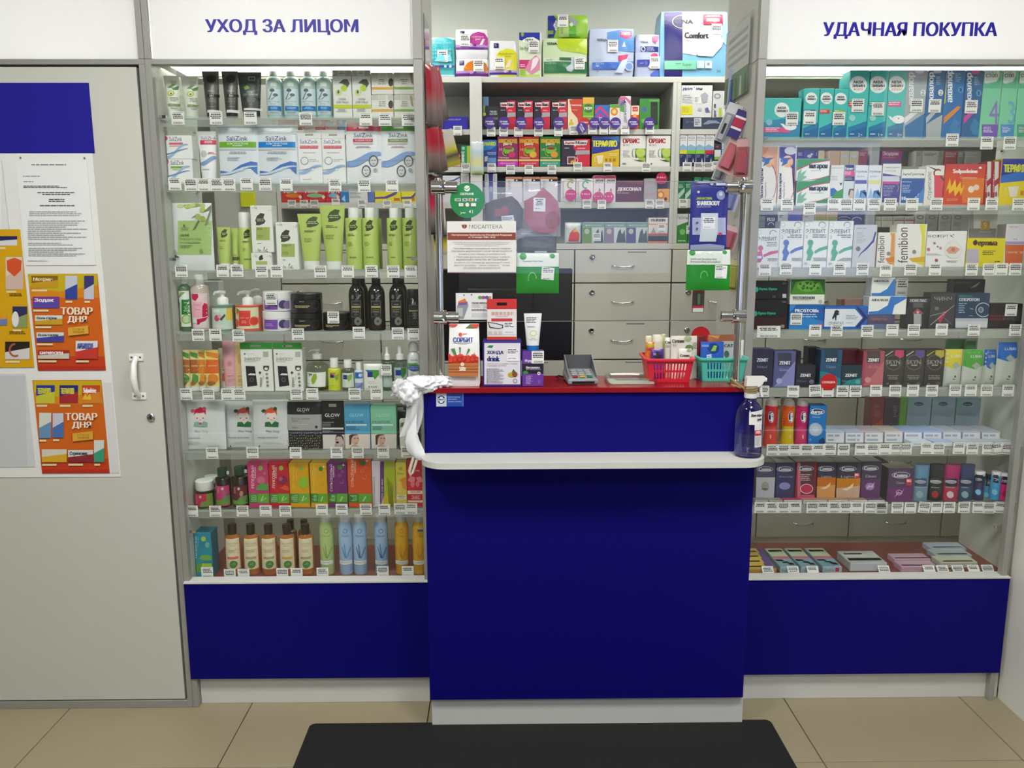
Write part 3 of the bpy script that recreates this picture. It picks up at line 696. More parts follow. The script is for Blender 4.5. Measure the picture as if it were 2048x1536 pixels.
# ---- second shelf: white packs with blue waves
shelf(LZ[1], .05); LT = 'second shelf of cosmetics cabinet'
view(290, 100, 5.1206)
def salizink(x0, x1, ty, bc, wy, word='', d=0): 
    w = x1-x0
    return [T('SaliZink', x0+w*.2, ty, x0+w*.75, ty+45, '4a4a78'), R(x0+w*.2, ty+58, x0+w*.78, ty+80, bc), L(x0+w*.2, ty+88, x0+w*.78, ty+104, 2, bc, 1), W(x0, wy+60, x1, wy-70, 34, '9fbdd6', 1.2), W(x0, wy+30, x1, wy-30, 16, '6d94c0', .5)]
box(178, 1118, 490, 1360, .04, 'eef0ef', 'white soap carton with green stripe under the pink striped one', [E(220, 1145, 22, 26, 'c02c46'), E(222, 1150, 13, 15, 'f0e6e6')]+salizink(215, 460, 1132, '7fae4c', 1265), n='cosmetic_box', z=None)
box(160, 875, 487, 1112, .04, 'eef0ef', 'white soap carton with pink stripe lying on the green striped one', [E(210, 905, 22, 24, 'c9506e')]+salizink(200, 440, 890, 'd5607c', 1040), n='cosmetic_box')
tube(545, 832, 738, 1310, 'eef0f1', 'white face cream tube with red band left of the silver mask pouches', (1280, 'f2f3f3'), [T('SaliZink', 558, 880, 715, 912, '4a4a78'), R(550, 918, 722, 964, 'd03358'), L(570, 928, 700, 955, 2, 'f2d5dc', 1), E(592, 1060, 32, 34, 'c5c9cc'), L(640, 1045, 715, 1070, 2, 'c94a62'), W(560, 1165, 735, 1095, 50, '7d9fd0'), L(590, 1220, 705, 1232, 1, '9aa2a8')], bot=.80)
def mask(x0, bc, word): return [T('SaliZink', x0+78, 878, x0+295, 928, '3c3c70'), R(x0+2, 938, x0+380, 998, bc), T(word, x0+82, 946, x0+300, 968, 'f2f6f2'), L(x0+130, 975, x0+260, 990, 1, 'e6efe6', 1), R(x0+2, 998, x0+380, 1022, 'c9ced2'), L(x0+85, 1040, x0+310, 1070, 2, '97a3ad', 1), L(x0+90, 1098, x0+250, 1140, 3, 'b4bcc4'), P('4f79c0', x0+18, 1235, x0+120, 1250, x0+230, 1175, x0+330, 1140, x0+396, 1150, x0+396, 1275, x0+330, 1210, x0+240, 1215, x0+130, 1275, x0+18, 1275), W(x0+20, 1270, x0+395, 1190, 26, 'c8d6e8'), E(x0+240, 1222, 18, 18, 'd5e2ef')]
pouch(750, 758, 1157, 1362, 'dfe6ec', 'silver white face mask pouch with bright green band', mask(752, '6fb02c', 'АЛЬГИНАТНАЯ'), rx=-.03)
pouch(1152, 760, 1570, 1365, 'dfe6ec', 'silver white face mask pouch with bright blue band', mask(1155, '1783d4', 'АЛЬГИНАТНАЯ'), rx=-.03)
view(560, 100, 5.12)
for k, (a, b, ds) in enumerate(((187, 432, 'left of two'), (432, 672, 'right of two'))):
    box(a, 905, b, 1366, .03, 'eceeee', 'white hanging carton with red band and laurel wreath, %s' % ds, [T('SaliZink', a+15, 920, b-45, 958, '55557c'), R(a+15, 980, b-40, 1010, 'cf3550'), T('ПОЛОСКИ ДЛЯ НОСА', a+18, 985, b-44, 1004, 'f3dfe2'), L(a+50, 1050, b-60, 1062, 1, 'b87f86'), O(a+65, 1135, 42, 42, 9, '9aa0a4', 40, 140), O(a+65, 1135, 42, 42, 9, '9aa0a4', 150, 390), L(a+115, 1118, b-15, 1150, 2, 'b5babd'), W(a+5, 1260, b-5, 1185, 42, '9db8dc'), W(a+5, 1230, b-5, 1195, 12, '8aa0b8'), E(a+150, 1225, 14, 14, 'dbe6f2'), L(a+50, 1320, b-60, 1334, 1, 'c0b0b2')], n='cosmetic_box', hang=('e6e8e8', 820))
for k, (a, b, cc, sc_, ds) in enumerate(((674, 1036, 'd93a58', 'cf3550', 'red'), (1032, 1388, '4fa02c', '6c9450', 'green'))):
    pouch(a, 738, b, 1368, 'e9edf0', 'white sheet mask pouch with %s top and two face portraits' % ds, [R(a, 740, b, 828, cc), R(a+130, 780, a+230, 802, 'f2efec'), T('SaliZink', a+80, 852, a+275, 892, '44446e'), R(a+72, 908, a+275, 940, sc_), T('ТКАНЕВАЯ МАСКА', a+88, 914, a+262, 934, 'f0e6e6'), R(a+72, 942, a+275, 965, 'cfc4c6'), L(a+85, 985, a+265, 1005, 2, 'b4949a', 1), W(a, 1170, b, 1060, 80, '86a8da'), W(a, 1140, b, 1120, 10, '8a98a8'),
        E(a+284, 1135, 48, 58, '5a5f62'), E(a+284, 1140, 36, 48, 'd0d2d2'), R(a+262, 1128, a+280, 1134, '4a4a4a'), R(a+290, 1128, a+308, 1134, '4a4a4a'), R(a+272, 1165, a+298, 1170, '6a6a6a'), E(a+210, 1238, 46, 58, '5a5f62'), E(a+210, 1243, 35, 48, 'd6d8d8'), R(a+190, 1230, a+206, 1236, '4a4a4a'), R(a+215, 1230, a+231, 1236, '4a4a4a'), R(a+198, 1266, a+222, 1271, '6a6a6a'), E(a+303, 1230, 20, 20, 'a9adb0')], rx=-.02)
view(290, 100, 5.1206); tags(LT, [(305, 1372), (467, 1378), (600, 1380), (733, 1380), (860, 1380), (1040, 1372), (1230, 1375), (1446, 1380)]); view(560, 100, 5.12); tags(LT, [(563, 1382), (862, 1388), (1147, 1388)])

# ---- third shelf: olive green line
shelf(LZ[2], .05); LT = 'third shelf of cosmetics cabinet'
view(310, 370, 4.9536)
GR = 'b4c868'; DK = '3b4a1c'
def brush(cx, cy, w, h, c): return P(c, cx-.45*w, cy+.1*h, cx-.3*w, cy-.25*h, cx+.05*w, cy-.5*h, cx+.4*w, cy-.42*h, cx+.3*w, cy-.1*h, cx+.5*w, cy+.15*h, cx+.35*w, cy+.35*h, cx-.1*w, cy+.5*h, cx-.4*w, cy+.48*h, cx-.35*w, cy+.3*h)
def sprig(x, y, s, c='5a6438'): return [P(c, x, y, x+.5*s, y-.35*s, x+.55*s, y-.28*s), P(c, x, y, x+.15*s, y-.6*s, x+.25*s, y-.55*s), P(c, x, y, x-.4*s, y-.3*s, x-.35*s, y-.2*s), P('7d8448', x+.1*s, y-.1*s, x+.6*s, y-.1*s, x+.55*s, y)]
pouch(110, 175, 565, 838, 'dfe3e4', 'big white sheet mask pouch with olive branches and green square', [R(218, 352, 552, 692, 'a8c47c'), P('90a060', 205, 200, 400, 180, 480, 190, 400, 215), E(240, 205, 34, 18, 'c2cf80'), E(312, 215, 30, 22, 'b4c46a'), E(362, 200, 28, 20, 'bccb74'), E(462, 200, 26, 22, 'a9ba60'), E(462, 245, 28, 26, 'b4c56c'), P('6c7a48', 470, 270, 570, 195, 560, 240), E(420, 312, 30, 28, 'aabd64'), E(470, 335, 26, 28, '9fb25c'), P('74815a', 350, 330, 395, 300, 400, 312), P('6a7850', 370, 455, 425, 345, 440, 355, 400, 430), P('7b8a60', 490, 400, 540, 230, 552, 260, 515, 390), T('OLIVE', 248, 486, 342, 508, '4d5a2e', 0, 1), T('Pure nature mask', 248, 520, 458, 542, '66754a'), L(248, 565, 510, 580, 1, '7d8c60'), L(248, 595, 400, 625, 2, '7d8c60'), E(457, 650, 16, 20, '8aa260'), E(288, 402, 10, 14, '6d7c4c'), L(250, 422, 340, 450, 2, '7d8c60', 1), P('4f5544', 130, 712, 180, 690, 248, 712, 200, 732), E(185, 660, 24, 22, 'a8b878'), E(150, 705, 26, 20, 'b4c284')], rx=-.03, d=.016)
def olv(a, b, t, bot, lx=0): 
    cx = (a+b)/2+lx; w = (b-a)
    return [brush(cx, t+.2*(bot-t), .55*w, .22*(bot-t), DK), L(cx-.22*w, t+.19*(bot-t), cx+.22*w, t+.26*(bot-t), 2, 'a9bb78', 1), L(cx-.3*w, t+.37*(bot-t), cx+.2*w, t+.42*(bot-t), 2, '55661e'), L(cx-.3*w, t+.53*(bot-t), cx+.05*w, t+.62*(bot-t), 3, '8a9c4c')]
tube(620, 418, 752, 835, GR, 'small green olive cream tube showing its front beside the mask pouch', (775, 'e9ece6'), olv(615, 745, 400, 790, -10), bot=.86)
tube(752, 428, 842, 832, GR, 'small green olive cream tube turned to show its barcode', (775, 'e9ece6'), [R(762, 712, 832, 748, '55622a'), L(768, 690, 825, 705, 2, '6d7c34')], bot=.9, Y=.075)
bottle(828, 272, 962, 838, GR, 'green olive lotion bottle with white pump cap behind a white carton', 'straight', (422, .8, 'eceeeb', 'cyl'), olv(840, 960, 400, 820, 5)+[L(880, 730, 950, 750, 1, '7d8c3c')], Y=.062)
OB = lambda x, y, w, h: [brush(x+.42*w, y+.29*h, .5*w, .27*h, '44483e'), L(x+.24*w, y+.28*h, x+.62*w, y+.35*h, 2, 'b9bdb0', 1), R(x+.24*w, y+.46*h, x+.86*w, y+.74*h, 'a6b562'), L(x+.28*w, y+.48*h, x+.7*w, y+.53*h, 2, '5f6c30'), L(x+.3*w, y+.63*h, x+.6*w, y+.70*h, 3, '7c8a44'), L(x+.3*w, y+.8*h, x+.5*w, y+.83*h, 1, '8a8f84')]+sprig(x+.55*w, y+.99*h, .4*w)+sprig(x+.3*w, y+.99*h, .25*w)+sprig(x+.15*w, y+.07*h, .25*w)+sprig(x+.9*w, y+.12*h, .25*w)
box(952, 672, 1160, 838, .05, 'e6e8e2', 'small white olive print carton under a taller one', [brush(1050, 720, 50, 52, '3f4238'), R(1000, 755, 1112, 790, 'aebc70')]+sprig(985, 715, 50)+sprig(1130, 715, 40), n='cosmetic_box')
box(950, 205, 1168, 668, .05, 'e8eae4', 'tall white olive print carton standing on a small one', OB(950, 205, 218, 462), n='cosmetic_box')
box(1200, 370, 1420, 838, .045, 'e8eae4', 'tall white olive print carton standing alone on the glass shelf', OB(1200, 370, 215, 462), n='cosmetic_box')
view(570, 370, 4.9533)
tube(130, 285, 378, 838, GR, 'green face wash tube on white cap, shorter of two', (752, 'eceeec'), olv(130, 378, 265, 760, 5), bot=.66)
tube(347, 200, 605, 838, GR, 'green shower gel tube on white cap, taller of two', (755, 'eceeec'), olv(345, 605, 185, 765, 2), bot=.62)
for a, b, t, ds, ix in ((598, 768, 225, 'first bottle after the tubes', 0), (765, 925, 225, 'second bottle after the tubes', 1), (1008, 1162, 230, 'third bottle after the tubes', 2), (1163, 1316, 225, 'rightmost, against the post', 3)):
    bottle(a, t, b, 838, GR, 'green olive bottle with white cap, %s' % ds, 'straight', (328, .62, 'eceeeb', 'cyl'), olv(a, b, 300, 800, -12)+[L(a+40, 712, b-40, 730, 1, '6d7c34')])
for a, b, t, ds in ((675, 800, 236, 'behind the first'), (840, 962, 236, 'behind the second'), (1070, 1190, 240, 'behind the third'), (1230, 1340, 240, 'behind the rightmost')):
    bottle(a, t, b, 834, GR, 'green olive bottle with white cap standing '+ds, 'straight', (332, .6, 'e2e5e1', 'cyl'), Y=.135)
view(310, 370, 4.9536); tags(LT, [(260, 850), (670, 850), (812, 850), (1055, 855), (1205, 855)]); view(570, 370, 4.9533); tags(LT, [(350, 858), (622, 858), (857, 855), (1072, 858), (1247, 858)])

# ---- fourth shelf: soaps, jars, black bottles
shelf(LZ[3], .05); LT = 'fourth shelf of cosmetics cabinet'
view(310, 370, 4.9536)
bottle(195, 908, 362, 1440, '5c7a58', 'square shower gel bottle with lime print and white cap', 'shoulder', (978, .55, 'eceeea', 'cyl'), [R(200, 1050, 355, 1405, 'e6ebe0'), R(262, 1135, 352, 1285, '1f7a34'), L(285, 1165, 340, 1175, 1, 'cfe3cc', 1), L(285, 1205, 345, 1260, 3, '9fc6a0', 1), P('7fa86a', 205, 1110, 260, 1055, 300, 1062, 240, 1120), P('6d9a58', 205, 1200, 225, 1150, 250, 1180, 225, 1230), E(310, 1330, 48, 46, '8fb86c'), E(310, 1330, 36, 34, 'bcd69a'), E(230, 1370, 30, 34, '9fc080')], n='gel_bottle', mat='gloss')
bottle(350, 888, 532, 1440, 'c9b8b0', 'square shower gel bottle with pink flower print and white cap', 'shoulder', (980, .5, 'eceeea', 'cyl'), [R(355, 1075, 528, 1420, 'ead0d4'), P('c8204c', 356, 1080, 425, 1078, 430, 1110, 400, 1150, 360, 1130), P('c8204c', 440, 1260, 480, 1170, 525, 1180, 525, 1310, 470, 1310), R(370, 1158, 466, 1312, 'f0b4c4'), T('O\'RADIO', 384, 1182, 452, 1196, 'c05070'), T('Пион', 395, 1225, 440, 1238, 'b8405f'), P('c41c48', 410, 1330, 520, 1312, 480, 1370, 420, 1385), P('d9d5d0', 430, 1420, 450, 1365, 520, 1340, 526, 1420), P('e8e6e4', 360, 1370, 380, 1315, 415, 1320, 420, 1370)], n='gel_bottle', mat='gloss')
box(490, 955, 640, 1290, .05, 'dcded8', 'plain white carton standing behind the soap pump bottles', Y=.17, n='cosmetic_box')
bottle(545, 1050, 775, 1440, '6f8f7c', 'squat soap pump bottle with rose print and white pump', 'straight', (1185, .48, 'eef0ee', 'pump'), [R(552, 1222, 768, 1432, 'c3dccb'), R(700, 1222, 768, 1340, 'e0c84c'), E(612, 1320, 28, 32, 'cc5070'), E(640, 1300, 20, 18, 'e0a0b0'), P('3f5a48', 640, 1330, 690, 1275, 694, 1300, 660, 1345), P('ead8d8', 560, 1400, 620, 1370, 680, 1400, 640, 1430), R(575, 1235, 640, 1262, 'dff0e6')], n='soap_bottle', mat='gloss')
bottle(775, 1050, 1035, 1440, 'd8604c', 'squat soap pump bottle with red grapefruit print and white pump', 'straight', (1190, .42, 'eef0ee', 'pump'), [R(782, 1215, 1010, 1425, 'dfe0b8'), R(826, 1245, 942, 1398, 'e0403c'), T('грейпфрут', 836, 1308, 932, 1324, 'f6dcd6'), L(850, 1345, 915, 1375, 2, 'f2b0a4', 1), E(972, 1350, 42, 46, 'e87a5c'), E(972, 1350, 32, 36, 'd9442c'), E(800, 1370, 26, 40, 'dd5a40'), E(795, 1250, 24, 30, 'e89a74'), P('5f8a3c', 800, 1220, 830, 1235, 815, 1300)], n='soap_bottle', mat='gloss')
bottle(925, 1030, 1102, 1440, 'd8604c', 'squat red soap pump bottle behind the grapefruit one', 'straight', (1180, .5, 'e8eae8', 'pump'), Y=.15, n='soap_bottle', mat='gloss')
PUR = '7a4fb0'
for t, u, ds, k in ((1248, 1440, 'lower', 0), (1055, 1245, 'upper', 1)):
    bottle(1048, t, 1340, u, 'e4e2e4', 'round white cream jar with purple label, %s of two' % ds, 'straight', (t+75, 1.0, 'f0f0ee', 'cyl'), [R(1070, t+88, 1215, u-10, PUR), L(1085, t+125, 1200, t+160, 2, 'b59ad4'), E(1262, t+130, 38, 42, '4a3a6c'), E(1300, t+135, 34, 40, '8a78a8'), R(1215, t+88, 1225, u-10, 'd8d2dc')], n='cream_jar', cat='jar')
view(570, 370, 4.9533)
BK = '1d1b19'
BJ = lambda a, t, u, b: [R(a+60, t+.38*(u-t), b-60, u-10, '171513'), L(a+90, t+.42*(u-t), a+150, t+.5*(u-t), 1, 'a8a79f'), R(a+35, t+.64*(u-t), b-110, t+.70*(u-t), 'a59a5c'), L(a+40, t+.72*(u-t), b-120, t+.79*(u-t), 1, 'b4b0a0'), O(b-65, t+.62*(u-t), 34, 44, 5, '3f3c38')]
bottle(50, 1265, 355, 1455, BK, 'round black scrub jar with gold line, lower of two', 'straight', (1320, 1.0, '211f1d', 'cyl'), BJ(50, 1265, 1455, 355), n='cream_jar', cat='jar', mat='gloss')
bottle(50, 1072, 352, 1263, BK, 'round black scrub jar with gold line, upper of two', 'straight', (1125, 1.0, '211f1d', 'cyl'), BJ(50, 1072, 1263, 352), n='cream_jar', cat='jar', mat='gloss')
bottle(362, 1262, 645, 1455, BK, 'round black scrub jar with gold line, standing single', 'straight', (1318, 1.0, '211f1d', 'cyl'), BJ(362, 1262, 1455, 645), n='cream_jar', cat='jar', mat='gloss')
def blk(a, b, gold): cx = (a+b)/2; return [E(cx-40, 1110, 14, 24, '6a665e'), P('77736a', cx-10, 1140, cx+20, 1090, cx+45, 1085, cx+20, 1125), R(cx-52, 1148, cx+40, 1310, '8d8a80'), R(cx-49, 1151, cx+37, 1307, '1f1d1b'), L(cx-35, 1180, cx+25, 1190, 1, 'a8a59a', 1), R(cx-50, 1200, cx+38, 1216, gold), T('ЦИТРУС', cx-38, 1228, cx+26, 1242, 'b8b4a8'), T('ВЕРБЕНА', cx-38, 1248, cx+26, 1262, 'b8b4a8'), L(cx-25, 1275, cx+15, 1295, 2, '6d6a64', 1), E(cx+15, 1350, 36, 40, '77746c'), E(cx+15, 1350, 12, 12, '26241f')]
for a, b, t, u, ds, g in ((630, 786, 905, 1432, 'leftmost of three', 'b5ad6c'), (820, 990, 915, 1450, 'middle of three', 'b5ad6c'), (1030, 1185, 910, 1432, 'rightmost of three', 'b5ad6c')):
    bottle(a, t, b, u, BK, 'black shampoo bottle with gold banded label, %s' % ds, 'tall', (985, .52, '24211f', 'cyl'), blk(a, b, g), mat='gloss', n='shampoo_bottle')
for a, b, ds in ((700, 830, 'leftmost'), (1100, 1215, 'rightmost')):
    bottle(a, 900, b, 1420, BK, 'black shampoo bottle standing behind the %s black bottle' % ds, 'tall', (975, .52, '24211f', 'cyl'), mat='gloss', Y=.125, n='shampoo_bottle')
bottle(1212, 1030, 1330, 1432, '1b1a19', 'short black shower gel tube beside the cabinet post', 'straight', (1120, .95, '232120', 'cyl'), [P('8a877e', 1250, 1185, 1262, 1145, 1268, 1185), P('8a877e', 1275, 1185, 1290, 1145, 1296, 1185), R(1226, 1190, 1316, 1410, '77746c'), R(1229, 1193, 1313, 1407, '1b1a19'), R(1226, 1240, 1316, 1254, 'a8a070'), L(1255, 1265, 1305, 1330, 5, '98958a', 2)], mat='gloss', n='gel_bottle')
view(310, 370, 4.9536); tags(LT, [(427, 1485), (598, 1485), (826, 1490)]); tags('stuck on the upper purple jar', [(1148, 1128)], Y=.042, size=(.037, .038)); view(570, 370, 4.9533); tags(LT, [(128, 1478), (732, 1465), (1118, 1470), (1275, 1478)]); tags('stuck on the single black jar', [(478, 1312)], Y=.042, size=(.037, .038))

# ---- fifth shelf: hand creams, phone boxes, sanitisers
shelf(LZ[4], .05); LT = 'fifth shelf of cosmetics cabinet'
view(340, 660, 5.6885)
def hand(a, b, c1, c2, word): return [R(a, 340, b, 495, c1), T(word, a+.2*(b-a), 402, a+.8*(b-a), 420, 'f0e6c8'), P(c2, a, 250, b, 270, b-5, 330, a+10, 300), E((a+b)/2, 560, .4*(b-a), 60, c2), P('ead9a0', a+5, 500, a+40, 520, a+30, 600, a+8, 620), E((a+b)/2-10, 605, .3*(b-a), 24, '9a6a34')]
for a, b, cc, c1, c2, wd, ds in ((92, 228, 'e6d79c', 'b0662c', '4f9040', 'кокос', 'leftmost of four, coconut print'), (214, 330, 'e6d79c', 'a85f2a', '559444', 'кокос', 'second of four, coconut print'), (306, 425, 'e9dc8c', 'd8832c', 'd9902c', 'цитрус', 'third of four, orange print'), (395, 562, 'eada7a', 'dd6a24', 'e0862c', 'цитрус', 'rightmost of four, orange print')):
    tube(a, 225, b, 708, cc, 'hand cream tube on white cap, '+ds, (635, 'e4e4e0'), hand(a, b, c1, c2, wd), bot=.92, Y=.05+(.012 if a in (214, 306) else 0), d=.024, n='hand_cream')
tube(560, 205, 645, 708, 'e4d8c4', 'pale hand cream tube with orange fruit half hidden behind others', (640, 'e4e4e0'), [P('d85a30', 590, 500, 635, 470, 636, 585, 595, 585), R(585, 340, 620, 440, 'd9a890'), P('5a6a3c', 590, 460, 612, 440, 620, 470)], bot=.9, Y=.088, d=.024, n='hand_cream')
tube(602, 118, 746, 705, 'dba4ac', 'tall pink hand cream tube with rose emblem', (635, 'e8e0de'), [E(672, 385, 28, 32, 'c8848e'), L(650, 520, 740, 535, 1, 'a86a74'), L(660, 560, 735, 600, 3, 'c08a92')], bot=.9, Y=.066, d=.028, n='hand_cream')
tube(722, 130, 850, 705, 'dfc08c', 'tall peach hand cream tube beside the pink one', (635, 'e8e2d4'), [E(788, 330, 26, 60, 'cca76a'), L(770, 522, 840, 535, 1, 'a07c48'), L(775, 560, 838, 600, 3, 'b8945c')], bot=.9, Y=.07, d=.028, n='hand_cream')
def phone(a): return [T('SHARKBODY', a+35, 312, a+225, 350, '55574f'), L(a+35, 358, a+190, 370, 1, 'a0a298'), E(a+40, 272, 11, 11, '7a7c74'), L(a+60, 268, a+150, 280, 1, 'c4c6be'), R(a+250, 245, a+310, 308, 'b4b8ae'), P('2c2b29', a+50, 408, a+155, 412, a+185, 630, a+70, 645), P('e4e4de', a+75, 512, a+100, 492, a+160, 495, a+168, 515), E(a+120, 565, 26, 28, '5a5a56'), E(a+120, 565, 14, 15, '2c2b29'), E(a+285, 435, 33, 30, '3c3c3a'), E(a+285, 440, 20, 18, 'e8e8e4'), R(a+252, 405, a+318, 425, '3c3c3a'), E(a+215, 485, 14, 16, '55544e'), E(a+293, 500, 15, 15, '9a9c94'), E(a+297, 545, 15, 15, '7e8078'), E(a+300, 588, 15, 15, '8e9088'), E(a+303, 630, 15, 15, '84867e'), L(a+215, 540, a+250, 650, 9, '8c8e86'), L(a+255, 520, a+262, 570, 5, '8c8e86')]
for a, b, ds in ((810, 1170, 'left of two'), (1182, 1512, 'right of two')):
    box(a, 218, b, 690, .05, 'e9ebe4', 'white carton with green hanging strip and phone picture, '+ds, phone(a-(0 if a < 1000 else 8)), side='e2e6dc', n='gadget_box', hang=('3a9a3c', 145))
view(580, 660, 5.69)
bottle(178, 225, 432, 692, 'dfe6da', 'big clear liquid soap bottle with leaf label and pump', 'round', (330, .45, 'd4d9d2', 'pump'), [R(182, 485, 395, 650, 'eef0e8'), P('3d86a8', 190, 495, 255, 498, 245, 520, 215, 520), P('d89a3c', 205, 515, 235, 515, 215, 540), P('8fb82c', 265, 500, 300, 498, 308, 545, 285, 600, 255, 622, 238, 570), L(190, 612, 240, 628, 1, 'a3aa98')], n='soap_bottle', mat='clear', liquid=('c9d84a', 630))
bottle(430, 318, 582, 695, 'c6d23c', 'small yellow green sanitiser bottle with white flip cap', 'shoulder', (425, .62, 'eef0ec', 'cyl'), [R(455, 495, 502, 545, '22307e'), P('cc7a34', 450, 485, 525, 485, 505, 515, 455, 500), P('8fae2c', 500, 520, 550, 500, 548, 560, 520, 580), L(460, 628, 530, 640, 1, 'a0ac34')], n='sanitiser_bottle', mat='gloss')
bottle(585, 338, 737, 690, 'cbd6cc', 'small clear sanitiser bottle with white flip cap', 'shoulder', (428, .60, 'eef0ec', 'cyl'), [R(590, 490, 730, 655, 'd3dccf'), R(603, 512, 650, 562, '1f2f8a'), P('8fb44c', 648, 520, 700, 505, 698, 560, 665, 592, 650, 560)], n='sanitiser_bottle', mat='clear')
bottle(736, 365, 840, 690, 'd6dde2', 'slim blue and white sanitiser bottle with white cap', 'shoulder', (442, .62, 'eef0f0', 'cyl'), [R(738, 482, 838, 552, '1f66b4'), E(800, 515, 20, 20, 'cfe2f0'), R(738, 600, 838, 672, '8f9cd0'), P('6d78c0', 745, 660, 835, 605, 838, 630, 770, 672)], n='sanitiser_bottle', mat='gloss')
pouch(838, 385, 1050, 692, 'e6e8e0', 'white refill sachet with green leaf and clear hanging top', [R(882, 478, 945, 535, '2a2f8c'), P('2c7a8c', 855, 455, 940, 455, 945, 478, 880, 480), P('4a9a34', 940, 455, 1012, 455, 1012, 510, 965, 565, 940, 520), T('СРЕДСТВО', 885, 580, 965, 592, 'a4a698'), T('ДЛЯ РУК', 885, 602, 985, 614, 'a4a698'), E(902, 645, 9, 9, '777a6e'), E(930, 645, 9, 9, '9a9c92'), E(955, 645, 9, 9, '9a9c92'), E(980, 645, 9, 9, '77846a')], n='refill_sachet')
hz = MB(); hz.box(-.03, .03, 0, .002, 0, .035, 'e8ece8', b=.0002); X_, Z_ = at(*gp(928, 386), .052); hz.build('hanging_film', 'bag', bpy.data.objects[-1] if False else [o for o in COL.objects if o.name.startswith('refill_sachet')][-1], (0, .004, Z_-LZ[4]))
for a, b, t, u, ds in ((1048, 1172, 190, 690, 'half hidden behind its price tag'), (1166, 1342, 188, 672, 'beside the white can')):
    bottle(a, t, b, u, 'bccbc4', 'clear sanitiser spray bottle with white sprayer, '+ds, 'mist', (335, .55, 'eef0ee', 'spray'), [R(a+10, 430, b-10, 650, 'b6c8c0'), R(a+36, 455, a+100, 518, '1f2f98'), P('2e7f34', a+95, 432, a+152, 432, a+150, 500, a+120, 550, a+98, 520), L(a+45, 630, a+130, 642, 1, 'a3b0a8')], n='spray_bottle', mat='clear')
bottle(1335, 130, 1482, 702, 'eef0f0', 'white hand spray can with blue and green label', 'tall', (235, .8, 'dfe1e1', 'dome'), [L(1345, 340, 1472, 352, 1, '55575a', 1), P('62b23c', 1338, 380, 1440, 375, 1480, 410, 1478, 470, 1400, 475, 1338, 450), E(1408, 432, 68, 34, '2a50b8'), T('ALCOHOL HAND', 1345, 412, 1472, 426, 'dfe6f2'), T('SANITIZER SPRAY', 1352, 434, 1466, 448, 'dfe6f2'), L(1362, 490, 1425, 520, 2, 'b0b2b2', 1)], n='spray_can', cat='can', mat='gloss')
view(340, 660, 5.6885); tags(LT, [(183, 728), (435, 730), (650, 730), (787, 730)]); view(580, 660, 5.69); tags(LT, [(72, 730), (253, 728), (735, 728), (985, 725), (1320, 722)]); tags('stuck on the clear spray bottle', [(1095, 455)], Y=.04, size=(.034, .035))

# ---- sixth shelf: sheet masks
shelf(LZ[5], .05); LT = 'sixth shelf of cosmetics cabinet'
view(340, 660, 5.6885)
def girl(dx, dy, hair, top, bun, word, wc): return [E(340+dx, 990+dy, 58, 52, 'ecdcd4'), P(hair, 262+dx, 975+dy, 275+dx, 910+dy, 340+dx, 880+dy, 400+dx, 915+dy, 402+dx, 975+dy, 380+dx, 940+dy, 330+dx, 950+dy, 290+dx, 945+dy), E(250+dx, 925+dy, 26, 20, bun), E(380+dx, 900+dy, 22, 22, bun), P(top, 265+dx, 1100+dy, 270+dx, 1050+dy, 320+dx, 1045+dy, 345+dx, 1075+dy, 380+dx, 1040+dy, 425+dx, 1055+dy, 420+dx, 1105+dy), E(303+dx, 1005+dy, 9, 7, '7a5a56'), E(372+dx, 1005+dy, 9, 7, '7a5a56'), R(332+dx, 1022+dy, 348+dx, 1028+dy, 'c86a6a'), T(word, 282+dx, 1140+dy, 432+dx, 1172+dy, wc)]
pouch(100, 798, 620, 1378, 'd9dcda', 'white sheet mask pouch with pink haired cartoon girl', girl(0, 0, 'c8284c', '8fb0a4', 'd05870', 'Miss Yang', 'a8a6a4')+[E(342, 1065, 14, 12, 'cc4050'), L(165, 1220, 465, 1236, 1, 'b9a8b0'), L(182, 1272, 415, 1300, 2, 'aeb0b0'), L(430, 1315, 570, 1335, 1, 'b4b6b6')], rx=-.05, d=.014)
for a, b, t, u, ds, yy, dx in ((608, 955, 808, 1352, 'left of two', .075, 495), (938, 1352, 800, 1378, 'right of two', .05, 810)):
    pouch(a, t, b, u, 'd2d6d5', 'white sheet mask pouch with orange haired cartoon girl, '+ds, girl(dx, 0, 'd85a3c', '2f6a3c', '3d5a3c', 'Miss Yang', '4a4a48')+[T('WASABI NUDE MASK', a+55, 1215, a+295, 1232, '3f403e'), P('2b2b29', a+68, 1330, a+78, 1308, a+90, 1330), L(a+120, 1270, a+330, 1290, 2, 'bcc0be')], rx=-.05, d=.014, Y=yy)
view(580, 660, 5.69)
pouch(-45, 822, 362, 1368, '2d2c2b', 'black sheet mask pouch with caviar beads and grey panel', [R(-40, 965, 358, 1145, 'a7a8a6'), T('GLOW', 75, 890, 218, 930, 'e8e8e6'), L(130, 936, 175, 944, 1, 'a8a8a6', 1), T('BLACK CAVIAR', 15, 1000, 225, 1022, '6a6b69'), T('MASK', 15, 1030, 92, 1048, '6a6b69'), L(20, 1072, 235, 1084, 1, 'c8c9c7'), L(20, 1105, 110, 1122, 2, '7d7e7c'), E(298, 1105, 16, 16, '3a3a39')]+[E(-25+(i % 15)*26+((i*37) % 13), 1168+(i//15)*26+((i*53) % 11), 5.5, 5.5, '8a8a88' if i % 2 else 'b4b4b2', n=7) for i in range(105)], rx=-.04, d=.014)
